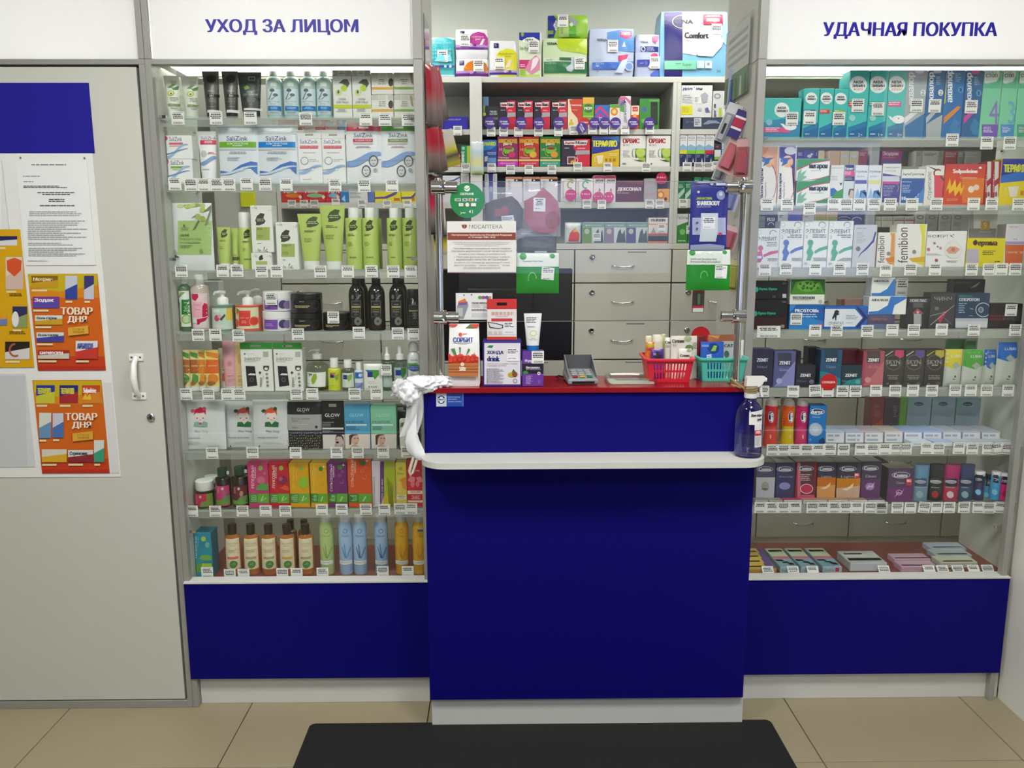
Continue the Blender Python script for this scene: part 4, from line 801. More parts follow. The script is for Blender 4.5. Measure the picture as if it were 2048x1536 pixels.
box(366, 915, 624, 1372, .03, '1f1e1d', 'black nose strip carton with woman portrait', [T('GLOW', 397, 950, 565, 990, 'f0f0ee'), L(460, 1002, 510, 1010, 1, 'b0b0ae', 1), T('ОЧИЩАЮЩИЕ', 368, 1045, 500, 1060, 'c4c4c0'), T('ПОЛОСКИ', 368, 1065, 462, 1080, 'c4c4c0'), T('ДЛЯ НОСА', 368, 1085, 465, 1100, 'c4c4c0'), R(368, 1110, 608, 1130, 'dcdcd8'), L(368, 1140, 498, 1170, 3, '9a9a98'), R(368, 1190, 622, 1368, 'd5cfca'), P('a89890', 505, 1330, 520, 1270, 610, 1275, 620, 1335, 620, 1368, 520, 1368), E(560, 1255, 50, 62, 'c4b0a8'), P('3a332f', 515, 1245, 530, 1190, 585, 1188, 610, 1220, 612, 1280, 590, 1215, 540, 1210), E(540, 1278, 18, 13, '2b2624'), R(520, 1242, 545, 1249, '4a3f3a')], hang=('262524', 800), n='cosmetic_box')
for a, b, t, c1, c2, ds in ((618, 915, 858, '4f9cc0', '3d86ac', 'sky blue'), (918, 1214, 868, '7fbf9c', '5fa884', 'mint green')):
    box(a, t, b, 1372, .035, c1, ds+' eye patch carton with woman portrait', [T('GLOW', a+60, 950, a+220, 986, 'a8d4e4' if c1[0] == '4' else 'a4dcc0'), T('EYE PATCHES', a+20, 1034, a+222, 1062, '2c4a58'), R(a+20, 1070, a+255, 1088, 'c9e0e8'), L(a+22, 1098, a+185, 1142, 3, '2f6078'), R(a+3, 1185, b-3, 1368, 'e0d5cc'), P('c4a48f', a+60, 1368, a+90, 1310, a+130, 1300, a+180, 1330, a+225, 1368), E(a+125, 1245, 44, 64, 'd0ac96'), P('4a3830', a+58, 1310, a+55, 1200, a+85, 1186, a+168, 1188, a+100, 1205, a+82, 1240, a+80, 1300), E(a+138, 1288, 12, 6, 'a8605a'), R(a+108, 1228, a+130, 1235, '4a3a34'), R(a+145, 1228, a+163, 1235, '4a3a34')], side=c2, n='cosmetic_box')
    box(a+25, t-40 if a < 700 else t-20, b-10, 1366, .035, 'a7b4b8', '%s eye patch carton standing behind the front one' % ('grey blue' if a < 700 else 'grey green'), Y=.10, n='cosmetic_box')
box(1200, 870, 1345, 1366, .04, '24332c', 'dark green face care carton beside the mint one', [L(1205, 880, 1335, 930, 4, 'c4ccc4')], Y=.09, n='cosmetic_box')
box(1348, 832, 1480, 1366, .04, '1f1f1e', 'black fluid carton half hidden by the plastic bag', [T('ФЛЮИД', 1352, 912, 1470, 940, 'd8d8d4')], Y=.085, n='cosmetic_box')
box(1246, 1022, 1402, 1372, .03, 'd3d6c8', 'pale carton with green leaf corners before the dark cartons', [P('6a7a5c', 1250, 1110, 1262, 1060, 1320, 1040, 1300, 1090), P('6a7a5c', 1340, 1035, 1400, 1030, 1398, 1080, 1360, 1075), P('5f7052', 1300, 1330, 1320, 1290, 1360, 1310, 1400, 1295, 1390, 1345), L(1325, 1150, 1335, 1250, 8, '8a907c'), L(1360, 1150, 1372, 1240, 8, '8a907c')], n='cosmetic_box')
view(340, 660, 5.6885); tags(LT, [(478, 1400), (938, 1395)]); view(580, 660, 5.69); tags(LT, [(65, 1398), (530, 1395), (770, 1395), (1060, 1395), (1333, 1385)])

# ---- seventh shelf: hair care cartons
shelf(LZ[6], .05, .05); LT = 'seventh shelf of cosmetics cabinet'
view(360, 900, 5.4846)
bottle(100, 338, 372, 645, '2a1f1c', 'dark balm jar with white lid and pink green label', 'straight', (440, .88, 'e9e9e4', 'cyl'), [R(105, 485, 286, 625, 'c01f50'), R(286, 485, 355, 625, '77903c'), E(222, 515, 14, 16, 'c4c8c0'), P('6d8a48', 215, 625, 235, 570, 286, 560, 286, 625), L(165, 500, 195, 600, 8, 'd88aa0')], n='balm_jar', cat='jar', mat='gloss')
bottle(215, 285, 425, 640, '2a1f1c', 'dark balm jar with white lid standing behind the front jar', 'straight', (350, .88, 'e0e0dc', 'cyl'), n='balm_jar', cat='jar', mat='gloss', Y=.14)
for a, b, t, c1, ds in ((382, 556, 200, 'c43a70', 'pink label'), (562, 750, 185, '6a2030', 'maroon label')):
    bottle(a, t, b, 645, '1f1815', 'dark brown oil bottle with green cap and '+ds, 'shoulder', (t+88, .62, '1f4a34', 'cyl'), [R(a+5, 395, b-5, 615, c1), R(a+5, 555, b-5, 600, '5fa03c'), E(a+82, 425, 14, 16, 'c9c6bc'), P('6d8a58', a+65, 555, a+100, 510, b-10, 505, b-8, 560), R(a+35, t+50, b-35, t+88, 'dfe2dc'), L(a+30, 410, a+50, 480, 6, 'd9a8b8'), E(a+110, 480, 18, 30, 'a0607c' if c1[0] == 'c' else 'b09070')], n='oil_bottle', mat='gloss')
bottle(700, 160, 790, 640, '1f1815', 'dark brown oil bottle standing behind the maroon label one', 'shoulder', (240, .62, '24332c', 'cyl'), Y=.15, n='oil_bottle', mat='gloss')
def rep(a, b, t, c, dk, word, sub, wc='f2e6e2'): w = b-a; return [T(word, a+.12*w, t+30, a+.29*w, t+280, wc, 90), T(sub, a+.31*w, t+45, a+.39*w, t+170, wc, 90), E(a+.6*w, t+58, .11*w, 28, '8fb04c'), R(a, 478, a+.46*w, 580, '3d8434'), R(a+.46*w, 478, b, 580, '62a83a'), L(a+.1*w, 492, a+.42*w, 570, 7, 'a3d09a', 2), P('a9d890', a+.6*w, 560, a+.7*w, 500, a+.76*w, 505, a+.68*w, 560), P('a9d890', a+.68*w, 560, a+.85*w, 520, a+.88*w, 530)]
box(746, 140, 976, 652, .06, 'c23a70', 'magenta shampoo carton with burdock print', rep(746, 976, 140, '', '', 'РЕПЕЙНЫЙ', 'шампунь')+[E(890, 330, 46, 40, 'c86a80'), E(930, 255, 14, 14, '8f8a6a'), P('5a9a4c', 832, 440, 850, 385, 905, 365, 970, 370, 970, 445)], side='a02a58', n='shampoo_box')
box(978, 138, 1198, 652, .06, 'c01a30', 'crimson shampoo carton with onion print', rep(978, 1198, 140, '', '', 'ЛУКОВЫЙ', 'шампунь')+[E(1125, 330, 58, 48, '8a2048'), E(1105, 315, 22, 24, 'b85078'), P('d8503c', 1090, 420, 1150, 385, 1196, 400, 1196, 450)], side='98142a', n='shampoo_box')
box(1200, 145, 1418, 652, .06, 'd9a010', 'amber yellow shampoo carton with green leaf, first of two', rep(1200, 1418, 145, '', '', 'ДЕГТЯРНЫЙ', 'шампунь', 'e6c060')+[E(1350, 355, 52, 62, '7fae2c'), P('8fbc34', 1290, 370, 1330, 290, 1400, 300, 1405, 390, 1350, 430)], side='b8860c', n='shampoo_box')
view(600, 900, 5.4852)
def sul(a, b, t, word, wc, lc): w = b-a; return [T(word, a+.1*w, t+30, a+.25*w, t+325, wc, 90), T('шампунь', a+.27*w, t+45, a+.36*w, t+170, wc, 90), E(a+.62*w, t+62, .13*w, 26, '3f7a34'), T('+', a+.72*w, t+22, a+.86*w, t+52, 'e6efe0'), O(a+.6*w, t+150, 18, 18, 4, lc), O(a+.75*w, t+110, 14, 14, 4, lc), O(a+.7*w, t+215, 22, 26, 5, lc, 180, 400), R(a, 478, a+.46*w, 575, '2f7a2c'), R(a+.46*w, 478, b, 575, '5aa832'), L(a+.1*w, 492, a+.4*w, 565, 5, '9fd090', 2), P('a9d890', a+.6*w, 560, a+.72*w, 505, a+.78*w, 510, a+.68*w, 560)]
box(112, 148, 300, 648, .06, 'd6a410', 'amber yellow shampoo carton with molecule print, second of two', sul(112, 298, 145, 'СУЛЬСЕНОВЫЙ', 'e6c868', 'c48a0c'), side='b4880c', n='shampoo_box')
box(302, 138, 522, 642, .06, '6f1c6a', 'deep purple shampoo carton with molecule print', sul(302, 522, 128, 'СУЛЬСЕНОВЫЙ', 'f0dff0', 'b070b0'), side='541450', n='shampoo_box')
box(524, 95, 788, 640, .06, 'dc5420', 'orange shampoo carton with molecule print, tallest of the row', sul(524, 788, 80, 'СУЛЬСЕНОВЫЙ', 'f6dcc8', 'ec8a60'), side='b4401a', n='shampoo_box')
box(790, 122, 1046, 634, .05, 'd8d2d8', 'white, purple and lime hair lotion carton with hair strands', [R(878, 122, 928, 604, '5f2a78'), R(922, 122, 1046, 632, 'a8b824'), P('c4b41c', 880, 630, 930, 480, 1046, 520, 1046, 632), T('НИКОТИНОВАЯ КИСЛОТА', 805, 290, 822, 605, '55525a', 90), T('NICOTINIC ACID SERIES', 895, 315, 912, 600, 'e6dcec', 90)]+[P('4a5a14', 955+i*14, 300+i*20, 960+i*14, 300+i*20, 985+i*10, 620, 978+i*10, 620) for i in range(5)], side='c4bcc4', n='shampoo_box')
box(1050, 140, 1172, 636, .05, 'd6ca4a', 'yellow hair mask carton with orange leaf', [T('Elinea', 1068, 245, 1140, 270, '6d6a2c'), E(1105, 205, 22, 22, 'b4a83c'), P('e0883c', 1088, 330, 1130, 305, 1165, 300, 1165, 440, 1130, 420, 1115, 350), P('e8c060', 1060, 400, 1090, 350, 1115, 400, 1110, 470, 1070, 460), R(1056, 490, 1168, 545, 'e6d8b4'), L(1070, 495, 1155, 535, 3, '9a8a5c', 1)], side='b4a83c', n='shampoo_box')
box(1174, 98, 1360, 634, .05, 'cf1230', 'bright red hair balm carton with berry print', [T('Elinea', 1224, 212, 1310, 235, 'f6dfe0'), E(1250, 175, 22, 24, 'e05068'), P('f08a94', 1180, 330, 1215, 285, 1260, 300, 1260, 345, 1225, 360), P('f08a94', 1270, 300, 1325, 290, 1350, 350, 1300, 355), E(1235, 375, 22, 34, 'ee7a86'), E(1290, 370, 22, 34, 'ee7a86'), R(1180, 445, 1356, 482, 'f0dcc8'), R(1180, 552, 1356, 575, 'f0dcc8'), L(1200, 455, 1335, 472, 1, 'b84050', 1), L(1220, 500, 1320, 545, 3, 'f4c4c8', 1)], side='a80e26', n='shampoo_box')
view(360, 900, 5.4846); tags(LT, [(132, 672), (387, 672), (685, 670), (940, 668), (1155, 670)]); view(600, 900, 5.4852); tags(LT, [(240, 655), (458, 652), (722, 650), (925, 655), (1098, 645), (1222, 645)])

# ---- cabinet floor
shelf(LF, .055, .035); LT = 'red floor of cosmetics cabinet'
view(360, 900, 5.4846)
for k, (yy, ds) in enumerate(((.045, 'front of three'), (.115, 'middle of three'), (.185, 'back of three'))):
    D = [T('РЕПЕЙНЫЙ', 160, 950, 186, 1185, 'c4e4e8', 90), T('бальзам', 190, 955, 204, 1060, 'a8d4da', 90), E(258, 975, 26, 28, 'a9c84a'), E(300, 1040, 24, 30, '6fb09a'), P('6fa84a', 210, 1195, 240, 1150, 310, 1150, 345, 1165, 345, 1210, 280, 1215), R(130, 1243, 242, 1335, '5fa03c'), R(242, 1243, 348, 1335, 'a4c834')] if k == 0 else ()
    box(118, 908, 352, 1345, .062, '1a8aa4', 'teal balm carton with burdock print, %s standing in file' % ds, D, side='12687c', Y=yy, n='shampoo_box', z=LF+.0004)
AR = lambda a, b, sc2: [R(a+4, 978, b-4, 1308, 'e2d7b4'), T('AROMA', a+30, 1022, a+135, 1040, 'a39872'), L(a+40, 1050, a+125, 1062, 1, 'b8ad88', 1), L(a+25, 1095, a+130, 1130, 3, 'b0a580', 1), R(a+28, 1172, a+140, 1198, sc2), E(a+95, 1255, 42, 42, '4f8440'), P('6fa054', a+70, 1260, a+110, 1230, a+120, 1260)]
for a, b, sc2, ds, yy in ((490, 668, 'd8705c', 'leftmost of five, red stripe', .055), (690, 868, 'a8a480', 'second of five', .055), (886, 1060, 'a8a480', 'third of five', .055), (1086, 1262, 'd0a860', 'fourth of five, ochre stripe', .055), (1292, 1466, 'a8a480', 'rightmost of five', .055)):
    bottle(a, 818, b, 1332, 'a8642c', 'amber massage oil bottle with cream label and brown cap, '+ds, 'shoulder', (925, .52, '33251d', 'cyl'), AR(a, b, sc2), n='oil_bottle', mat='gloss', Y=yy)
for a, b, ds in ((1152, 1290, 'left of the two at the back'), (1300, 1440, 'right of the two at the back')):
    bottle(a, 765, b, 1290, 'a8642c', 'amber massage oil bottle, '+ds, 'shoulder', (862, .55, '33251d', 'cyl'), Y=.16, n='oil_bottle', mat='gloss', z=LF+.0004)
view(600, 900, 5.4852)
for a, b, t, u, c, lc, ds in ((212, 370, 690, 1362, 'b4cc84', '7f9c54', 'pale green hair spray can'), (422, 578, 690, 1372, '9fc0e0', '5f88b8', 'sky blue hair spray can turned sideways, leftmost of three'), (580, 735, 690, 1372, '9fc0e0', '3f689c', 'sky blue hair spray can, middle of three'), (815, 968, 690, 1345, '9fc0e0', '3f689c', 'sky blue hair spray can, rightmost of three'), (1038, 1192, 690, 1355, 'e0ac34', 'c48a1c', 'golden orange hair spray can, left of two'), (1232, 1376, 685, 1345, 'e0ac34', 'c48a1c', 'golden orange hair spray can, right of two')):
    cx = (a+b)/2
    bottle(a, t, b, u, c, ds, 'can', (778, .72, 'd5d8d6', 'cyl'), [T('Elinea', cx-45, 930, cx+35, 955, lc), E(cx-5, 890, 24, 24, lc), E(cx-5, 890, 18, 18, c), P(lc, cx-10, 1185, cx-45, 1060, cx-38, 1060, cx+5, 1180), P(lc, cx, 1190, cx-20, 1030, cx-12, 1030, cx+12, 1180), P(lc, cx+5, 1190, cx+50, 1070, cx+56, 1080, cx+18, 1185), R(a+6, 1215, b-6, 1258, 'dfe2dc'), L(cx-50, 1230, cx+50, 1242, 1, '9aa49a', 1)] , n='spray_can', cat='can', mat='gloss')
view(360, 900, 5.4846); tags(LT, [(298, 1343), (547, 1365), (698, 1363), (1122, 1355), (1280, 1355)]); view(600, 900, 5.4852); tags(LT, [(247, 1350), (908, 1335), (1183, 1335)])
# ================================================================== products: medicine cabinet
SHELF['lim'] = (.766, 1.6885)
# ---- top shelf: turquoise sea water boxes
shelf(RZ[0], .05, .045); LT = 'top shelf of medicine cabinet'
view(1500, 120, 5.1206)
TQ, TS = '4cc0ba', '379a9c'
def zivin(cx, cy, r, sub, sc_, big=1.0): return [E(cx, cy, r, r, 'f2f4f2'), T('АКВА', cx-.6*r, cy-.45*r, cx+.6*r, cy-.12*r, '2b3a44', 0, 1), T('ЗИВИН', cx-.75*r, cy-.02*r, cx+.75*r, cy+.3*r, '2b3a44', 0, 1)]+([T(sub, cx-.55*r, cy+.45*r, cx+.55*r, cy+.68*r, sc_)] if sub else [])
box(140, 390, 522, 805, .06, TQ, 'wide turquoise sea water carton with whale and pink stripe', [R(140, 590, 520, 790, '3a8fb4'), P('4cc0ba', 140, 580, 140, 640, 330, 600, 520, 630, 520, 580)]+zivin(325, 512, 76, '', '')+[R(140, 690, 408, 745, 'd85a98'), L(160, 692, 310, 740, 3, 'f4d0e0'), E(195, 638, 33, 33, '8fc4d8'), E(410, 685, 66, 36, 'eef2f2'), P('eef2f2', 308, 650, 345, 655, 365, 690, 340, 690), E(414, 672, 7, 7, '2b3a44')], side=TS)
for a, b, t, sub, c1, ds in ((542, 705, 290, '', '3a6ea0', 'leftmost of three'), (707, 850, 290, 'МАЛЫШ', 'd8483c', 'middle of three, red stripe'), (852, 1000, 294, '', '6fb83c', 'rightmost of three, green stripe')):
    box(a, t, b, 805, .05, TQ, 'slim turquoise sea water carton, %s' % ds, [P('2f7fae', a, 700, b, 640, b, 803, a, 803), P('2a6ca0', a, 740, b, 690, b, 803, a, 803)]+zivin((a+b)/2+4, t+102, 60, sub, 'c84a4a')+[R(a+4, 508, b-35, 548, c1), L(a+12, 518, b-50, 540, 2, 'f0e0e0'), L(a+20, 755, a+65, 770, 1, 'dfeef4')], side=TS)
    box(a+30, t+20, b+22, 800, .05, TQ, 'slim turquoise sea water carton behind the %s slim one' % ds.split(' of')[0], Y=.12, side=TS)
for a, b, sub, c1, ds in ((1005, 1212, 'ФОРТЕ', 'd8483c', 'leftmost of three, red word'), (1214, 1405, 'СОФТ', '3a9c94', 'middle of three'), (1392, 1592, 'БЕБИ', 'd85a98', 'rightmost of three, pink stripe and whale')):
    a = max(a, 1407) if 'БЕБИ' == sub else a
    X = [E(a+110, 610, 66, 42, 'eef2f2'), P('eef2f2', a+5, 575, a+35, 580, a+60, 615, a+35, 620), E(a+110, 600, 6, 6, '2b3a44')] if sub == 'БЕБИ' else [E(a+40, 595, 32, 32, '9fd4d0')]
    box(a, 100, b, 805, .06, TQ, 'tall turquoise sea water carton, %s' % ds, [P('2f7fae', a, 690, b, 625, b, 803, a, 803), P('2a6ca0', a, 740, b, 680, b, 803, a, 803)]+zivin((a+b)/2, 252, 88, sub, 'd8503c' if sub != 'СОФТ' else '7d8a8a')+[R(a+4, 424, b-45, 478, c1), L(a+14, 432, b-60, 470, 2, 'f4e0e0'), T('2+' if sub == 'ФОРТЕ' else '1+' if sub == 'СОФТ' else '0+', a+100, 752, a+145, 782, 'e6f0f4'), L(a+15, 755, a+70, 772, 1, 'dfeef4')]+X, side=TS)
    box(a-30, 130, b-50, 800, .06, TQ, 'tall turquoise sea water carton behind the %s tall one' % ds.split(' of')[0], Y=.13, side=TS)
view(1760, 120, 5.1215)
def lor(a, b, t, bg, wc, c1, num, nb): return [T('аквалор', a+.2*(b-a), t+25, a+.52*(b-a), t+365, wc, 90, 1), P(c1, a, 590, a, 655, b-60, 520, b-25, 480, b-60, 470), P('2a70a8', a+4, 800, a, 680, b, 545, b, 800) if bg == 'a9b0b4' else P('2f80b4', a+60, 690, a+110, 600, a+160, 640, a+130, 720, b-5, 690, b-20, 770, a+90, 760), E(b-30, t+235, 26, 32, nb), T(num, b-42, t+215, b-18, t+255, '3a4a58' if nb == 'dfe4e6' else '2a4a7c'), L(a+.58*(b-a), t+70, b-20, t+160, 5, '8fb4cc'), E(b-65, t+22, 45, 18, c1)]
for a, b, t, bg, wc, c1, num, nb, ds in ((252, 468, 100, 'a9b0b4', 'e6eaec', 'e2e5e6', '2', 'dfe4e6', 'grey topped spray carton with white vertical lettering'), (470, 650, 100, '1f66a0', 'eef3f6', 'b4bcc4', '2', 'dfe4e6', 'blue spray carton with grey foot and white vertical lettering'), (652, 855, 70, '1d6cb0', 'eef3f6', 'd8842c', '1', '5fa8d8', 'tall blue spray carton with orange ribbon and lime edge'), (857, 1040, 105, '1f5f98', 'dfe8ee', 'd040a0', '1', '5fa8d8', 'blue spray carton with magenta ribbon')):
    D = lor(a, b, t, bg, wc, c1, num, nb)
    if c1 == 'b4bcc4': D = D+[P('a9b0b4', a, 660, b, 560, b, 802, a, 802)]
    if c1 == 'd8842c': D = D+[R(a, t, a+16, t+375, 'd8d43c'), R(a+70, t, b-5, t+34, 'd8842c')]
    box(a, t, b, 806, .055, bg, ds, D, side='18507c')
for a, b, c1, c2, num, ds in ((1042, 1234, '7a58b8', '8a78c0', '4', 'violet numeral four'), (1236, 1400, '4a90c8', '5fb0d0', '3', 'blue numeral three'), (1402, 1560, '3aa87c', '3a9c70', '2', 'green numeral two, rightmost')):
    box(a, 75, b, 800, .055, '7fd0a8', 'mint green nasal spray carton with %s' % ds, [P('eef2ee', a, 78, b-8, 78, b-8, 150, b-40, 220, a+40, 240, a, 225), T('Рино', a+45, 100, b-40, 135, '8fc0a8'), T('СТОП', a+40, 140, b-30, 178, '6a8a7c', 0, 1), P('58b890', a, 240, a+60, 250, b-40, 225, b, 170, b, 290, a, 290), T(num, a+75, 420, b-20, 655, c2), R(a, 660, b, 798, c1), L(a+15, 685, b-50, 750, 4, 'd4d0ec')], side='5fb48c')
view(1500, 120, 5.1206); tags('stuck on turquoise cartons on the top shelf', [(430, 600), (613, 590), (910, 600), (1105, 465), (1310, 500)], Y=.046, size=(.038, .039)); view(1760, 120, 5.1215); tags('stuck on blue spray cartons on the top shelf', [(375, 465), (562, 470), (935, 478)], Y=.046, size=(.038, .039)); tags(LT, [(740, 820), (1095, 850), (1330, 850)])

# ---- second shelf
shelf(RZ[1], .05, .035); LT = 'second shelf of medicine cabinet'
view(1500, 120, 5.1206)
for a, b, c1, wd, ds in ((102, 288, 'dda07c', 'Вольтарен', 'salmon coloured gel carton with blue figure, leftmost on its shelf'), (290, 470, '3c2a8c', 'Вольтарен', 'violet topped gel carton with blue figure')):
    box(a, 872, b, 1468, .045, 'eeeae6', ds, [P(c1, a, 872, b, 872, b, 1460, b-25, 1460, b-12, 1250, b-40, 1110, a, 1000), P('d88a4c', a, 872, a+100, 872, a+60, 960, a, 990) if c1[0] == 'd' else E(a+125, 930, 62, 40, 'dfe2ee'), E(a+95, 1040, 56, 62, 'e8b884'), P('2a60b4', a+10, 985, a+60, 1005, a+150, 1000, a+100, 1025, a+90, 1060, a+30, 1090, a+50, 1040), E(a+35, 1030, 15, 17, '3a78c8'), T(wd, a+4, 1110 if c1[0] == 'd' else 1160, a+38, 1420, '26264c', 90, 1), T('Эмульгель', a+48, 1250, a+68, 1415, '6a6a84', 90), O(a+70, 1250, 100, 210, 6, 'a83a48', -60, 60)], side='cfa890')
for t, u, ds in ((1240, 1468, 'lower of two'), (1012, 1238, 'upper of two')):
    box(475, t, 818, u, .05, 'eef0ee', 'white carton with green corners and bold lower case name, '+ds, [P('2f9458', 475, t, 818, t, 818, t+15, 640, t+42, 475, t+115), P('c8404c', 475, t+110, 640, t+38, 818, t+12, 818, t+20, 640, t+48, 475, t+122), T('ингарон', 605, t+58, 795, t+112, '2b3038', 0, 1), L(620, t+120, 800, t+130, 1, 'a4a8a8'), P('7fb49a', 480, t+222, 490, t+140, 530, t+100, 520, t+150, 580, t+115, 545, t+175, 585, t+180, 530, t+222), P('2f9458', 640, t+225, 700, t+205, 818, t+175, 818, t+225), P('c8404c', 560, t+220, 700, t+200, 818, t+168, 818, t+176, 700, t+208)], side='2f9458')
box(820, 1078, 958, 1468, .04, 'e4e6e4', 'slim white nasal drops carton with blue and green swoosh', [T('ВИБРОЦИЛ', 835, 1098, 948, 1116, '8a8f94'), L(835, 1190, 930, 1240, 3, 'b4b8ba'), P('3a3f44', 915, 1258, 945, 1258, 930, 1288), P('2f68b4', 822, 1318, 860, 1310, 900, 1350, 870, 1390, 822, 1400), P('3a9a44', 822, 1420, 870, 1360, 955, 1315, 955, 1420)])
box(960, 1072, 1068, 1468, .04, 'd4e2e4', 'slim carton with navy and pink top and smiling man', [R(960, 1072, 1068, 1130, '2c2a78'), T('Тизин', 970, 1098, 1058, 1124, 'e8e8f2', 0, 1), R(960, 1132, 1068, 1192, 'd4508a'), L(968, 1145, 1055, 1180, 2, 'f6d0e0'), R(960, 1194, 1068, 1238, '2c2a60'), L(968, 1205, 1055, 1230, 2, 'b4b4d0'), E(1036, 1375, 32, 52, 'd0bcb0'), P('4a4440', 1005, 1370, 1015, 1320, 1060, 1318, 1066, 1340, 1030, 1330, 1012, 1400)])
for a, b, c1, ds in ((1070, 1205, '5a5ab0', 'violet stripe'), (1207, 1345, 'dfe08c', 'pale yellow stripe')):
    box(a, 1078, b, 1468, .04, 'e2e6ee', 'slim white nasal spray carton with %s and blue face' % ds, [T('Отривин', a+5, 1128, b-8, 1160, '5a606c'), R(a+5, 1230, b-10, 1268, c1), P('9cc0e6', a, 1415, a+30, 1310, a+60, 1415), E(a+90, 1380, 38, 44, '6ea0d8'), P('3a68b8', a+50, 1440, a+60, 1340, a+110, 1330, a+130, 1400, a+120, 1350, a+75, 1350), L(a+20, 1185, b-30, 1205, 2, 'b4b8c4')])
view(1760, 120, 5.1215)
box(18, 1062, 210, 1468, .045, 'e6e8ec', 'white and violet throat spray carton with pink line', [T('Гексорал', 45, 1090, 200, 1112, '6a707c'), T('АЭРОЗОЛЬ', 48, 1126, 165, 1144, '9aa0a8'), P('4a4a98', 18, 1160, 210, 1190, 210, 1460, 18, 1460), R(28, 1190, 200, 1245, 'cfd2e4'), R(28, 1248, 200, 1272, 'd04a94'), T('ПРИ БОЛИ', 35, 1285, 150, 1302, 'c4c8e6'), T('В ГОРЛЕ', 35, 1308, 130, 1325, 'c4c8e6'), L(35, 1335, 140, 1400, 5, '8f94cc'), O(165, 1310, 24, 40, 4, 'a8b0dc', -80, 80)], side='3c3c80')
box(212, 1120, 458, 1468, .05, 'e8eaec', 'white topped blue effervescent tablet carton', [R(212, 1212, 458, 1464, '2a5aa8'), T('АнтиГриппин', 232, 1155, 450, 1188, '44484c'), L(228, 1245, 355, 1258, 1, 'cfdcf0'), L(228, 1280, 350, 1365, 5, '9fbce0'), T('10', 222, 1400, 265, 1435, 'f0f3f6', 0, 1), E(412, 1388, 32, 22, 'c4d8ea'), E(380, 1418, 30, 24, 'a8c8e6'), P('4a88cc', 330, 1460, 458, 1300, 458, 1460)], side='dfe2e6')
box(460, 1080, 652, 1468, .05, 'e9e7e4', 'white lozenge carton with vertical name and red swirl', [T('Стрепсилс', 485, 1140, 535, 1430, '4a4c50', 90), O(592, 1160, 45, 45, 14, '9a3038', 40, 300), P('3a3c40', 470, 1085, 560, 1110, 600, 1140, 560, 1125), R(555, 1180, 652, 1440, 'd8485c'), P('5a4a48', 620, 1180, 655, 1215, 655, 1245, 615, 1200)])
box(656, 1065, 1074, 1470, .05, 'd64528', 'orange red painkiller carton with yellow zigzag and tablets', [R(656, 1065, 1074, 1130, 'c84048'), R(840, 1210, 1070, 1465, 'e07a24'), T('Solpadeine', 745, 1118, 1000, 1172, 'f4ece6', 0, 1), T('Солпадеин', 820, 1192, 992, 1222, 'f0cfc0'), P('f2c21c', 672, 1345, 715, 1205, 728, 1300, 770, 1220, 780, 1310, 825, 1240, 830, 1320, 865, 1275, 825, 1395, 812, 1335, 765, 1400, 755, 1330, 705, 1375, 700, 1310), E(932, 1325, 32, 34, 'f0dfc8'), E(985, 1305, 30, 30, 'ead4b8'), E(1025, 1105, 16, 12, 'f0e6e0'), L(680, 1420, 800, 1450, 2, 'f0a060')], side='a83420')
for a, b, ds in ((1076, 1150, 'left of two'), (1152, 1229, 'right of two')):
    box(a, 1038, b, 1468, .05, 'a8182c', 'narrow dark red capsule carton with vertical lettering, '+ds, [R(a+20, 1038, b-12, 1420, 'd8d2cc'), T('БИФИФОРМ', a+3, 1130, a+19, 1350, 'f0dada', 90), P('a8182c', a+20, 1240, b-12, 1200, b-12, 1260, a+20, 1300), E(a+36, 1375, 12, 26, '7a5a58')])
box(1231, 1010, 1560, 1468, .05, 'e8d21c', 'blue and yellow hot drink carton with bold slanted name', [R(1231, 1010, 1560, 1185, '1f2f98'), P('2a6cc8', 1231, 1185, 1560, 1120, 1560, 1230, 1231, 1260), T('ТЕРАФЛЮ', 1265, 1065, 1545, 1155, 'e8ea3c', 0, 1), P('e8e2d0', 1310, 1300, 1420, 1290, 1400, 1400, 1330, 1405), O(1300, 1350, 28, 40, 8, 'e2d8a0', 90, 270), R(1435, 1340, 1470, 1385, 'c88a1c')], side='c4b018')
view(1500, 120, 5.1206); tags(LT, [(175, 1478), (380, 1478), (610, 1520), (857, 1480), (985, 1480), (1120, 1480), (1270, 1480)]); view(1760, 120, 5.1215); tags(LT, [(105, 1478), (328, 1478), (578, 1475), (960, 1475), (1145, 1475), (1420, 1478)])

# ---- third shelf
shelf(RZ[2], .05, .03); LT = 'third shelf of medicine cabinet'
view(1490, 400, 5.4862)
def elev(a, b, t, c, n1, l2): return [E(a+40, t+40, 24, 24, 'b4b8bc'), E(a+40, t+40, 20, 20, 'eef0f2'), O(b-60, t+48, 40, 40, 9, '8f9498', 20, 200), O(b-55, t+45, 34, 34, 6, 'b4b8bc', 240, 420), T('ЭЛЕВИТ', a+25, t+92, b-25, t+135, '33363a'), L(a+70, t+150, b-20, t+195, 2, '8a8e94', 2), T(n1, a+18, t+160, a+45, t+195, 'b4b8bc') if n1 else L(a+90, t+210, b-20, t+220, 1, 'a8acb0'), E(a+75, t+240, 32, 34, c), P(c, a+50, t+300, a+65, t+255, a+95, t+270, a+85, t+310, a+110, t+350, a+85, t+400, a+75, t+435, a+30, t+435, a+45, t+380, a+30, t+340), P(c, a+115, t+335, a+170, t+300, a+250, t+275, b-8, t+272, b-8, t+310, a+190, t+325, a+125, t+360), L(a+100, t+405, b-18, t+445, 3, '8f9398', 2), T(l2, a+5, t+455, a+38, t+482, '9a9ea4')]
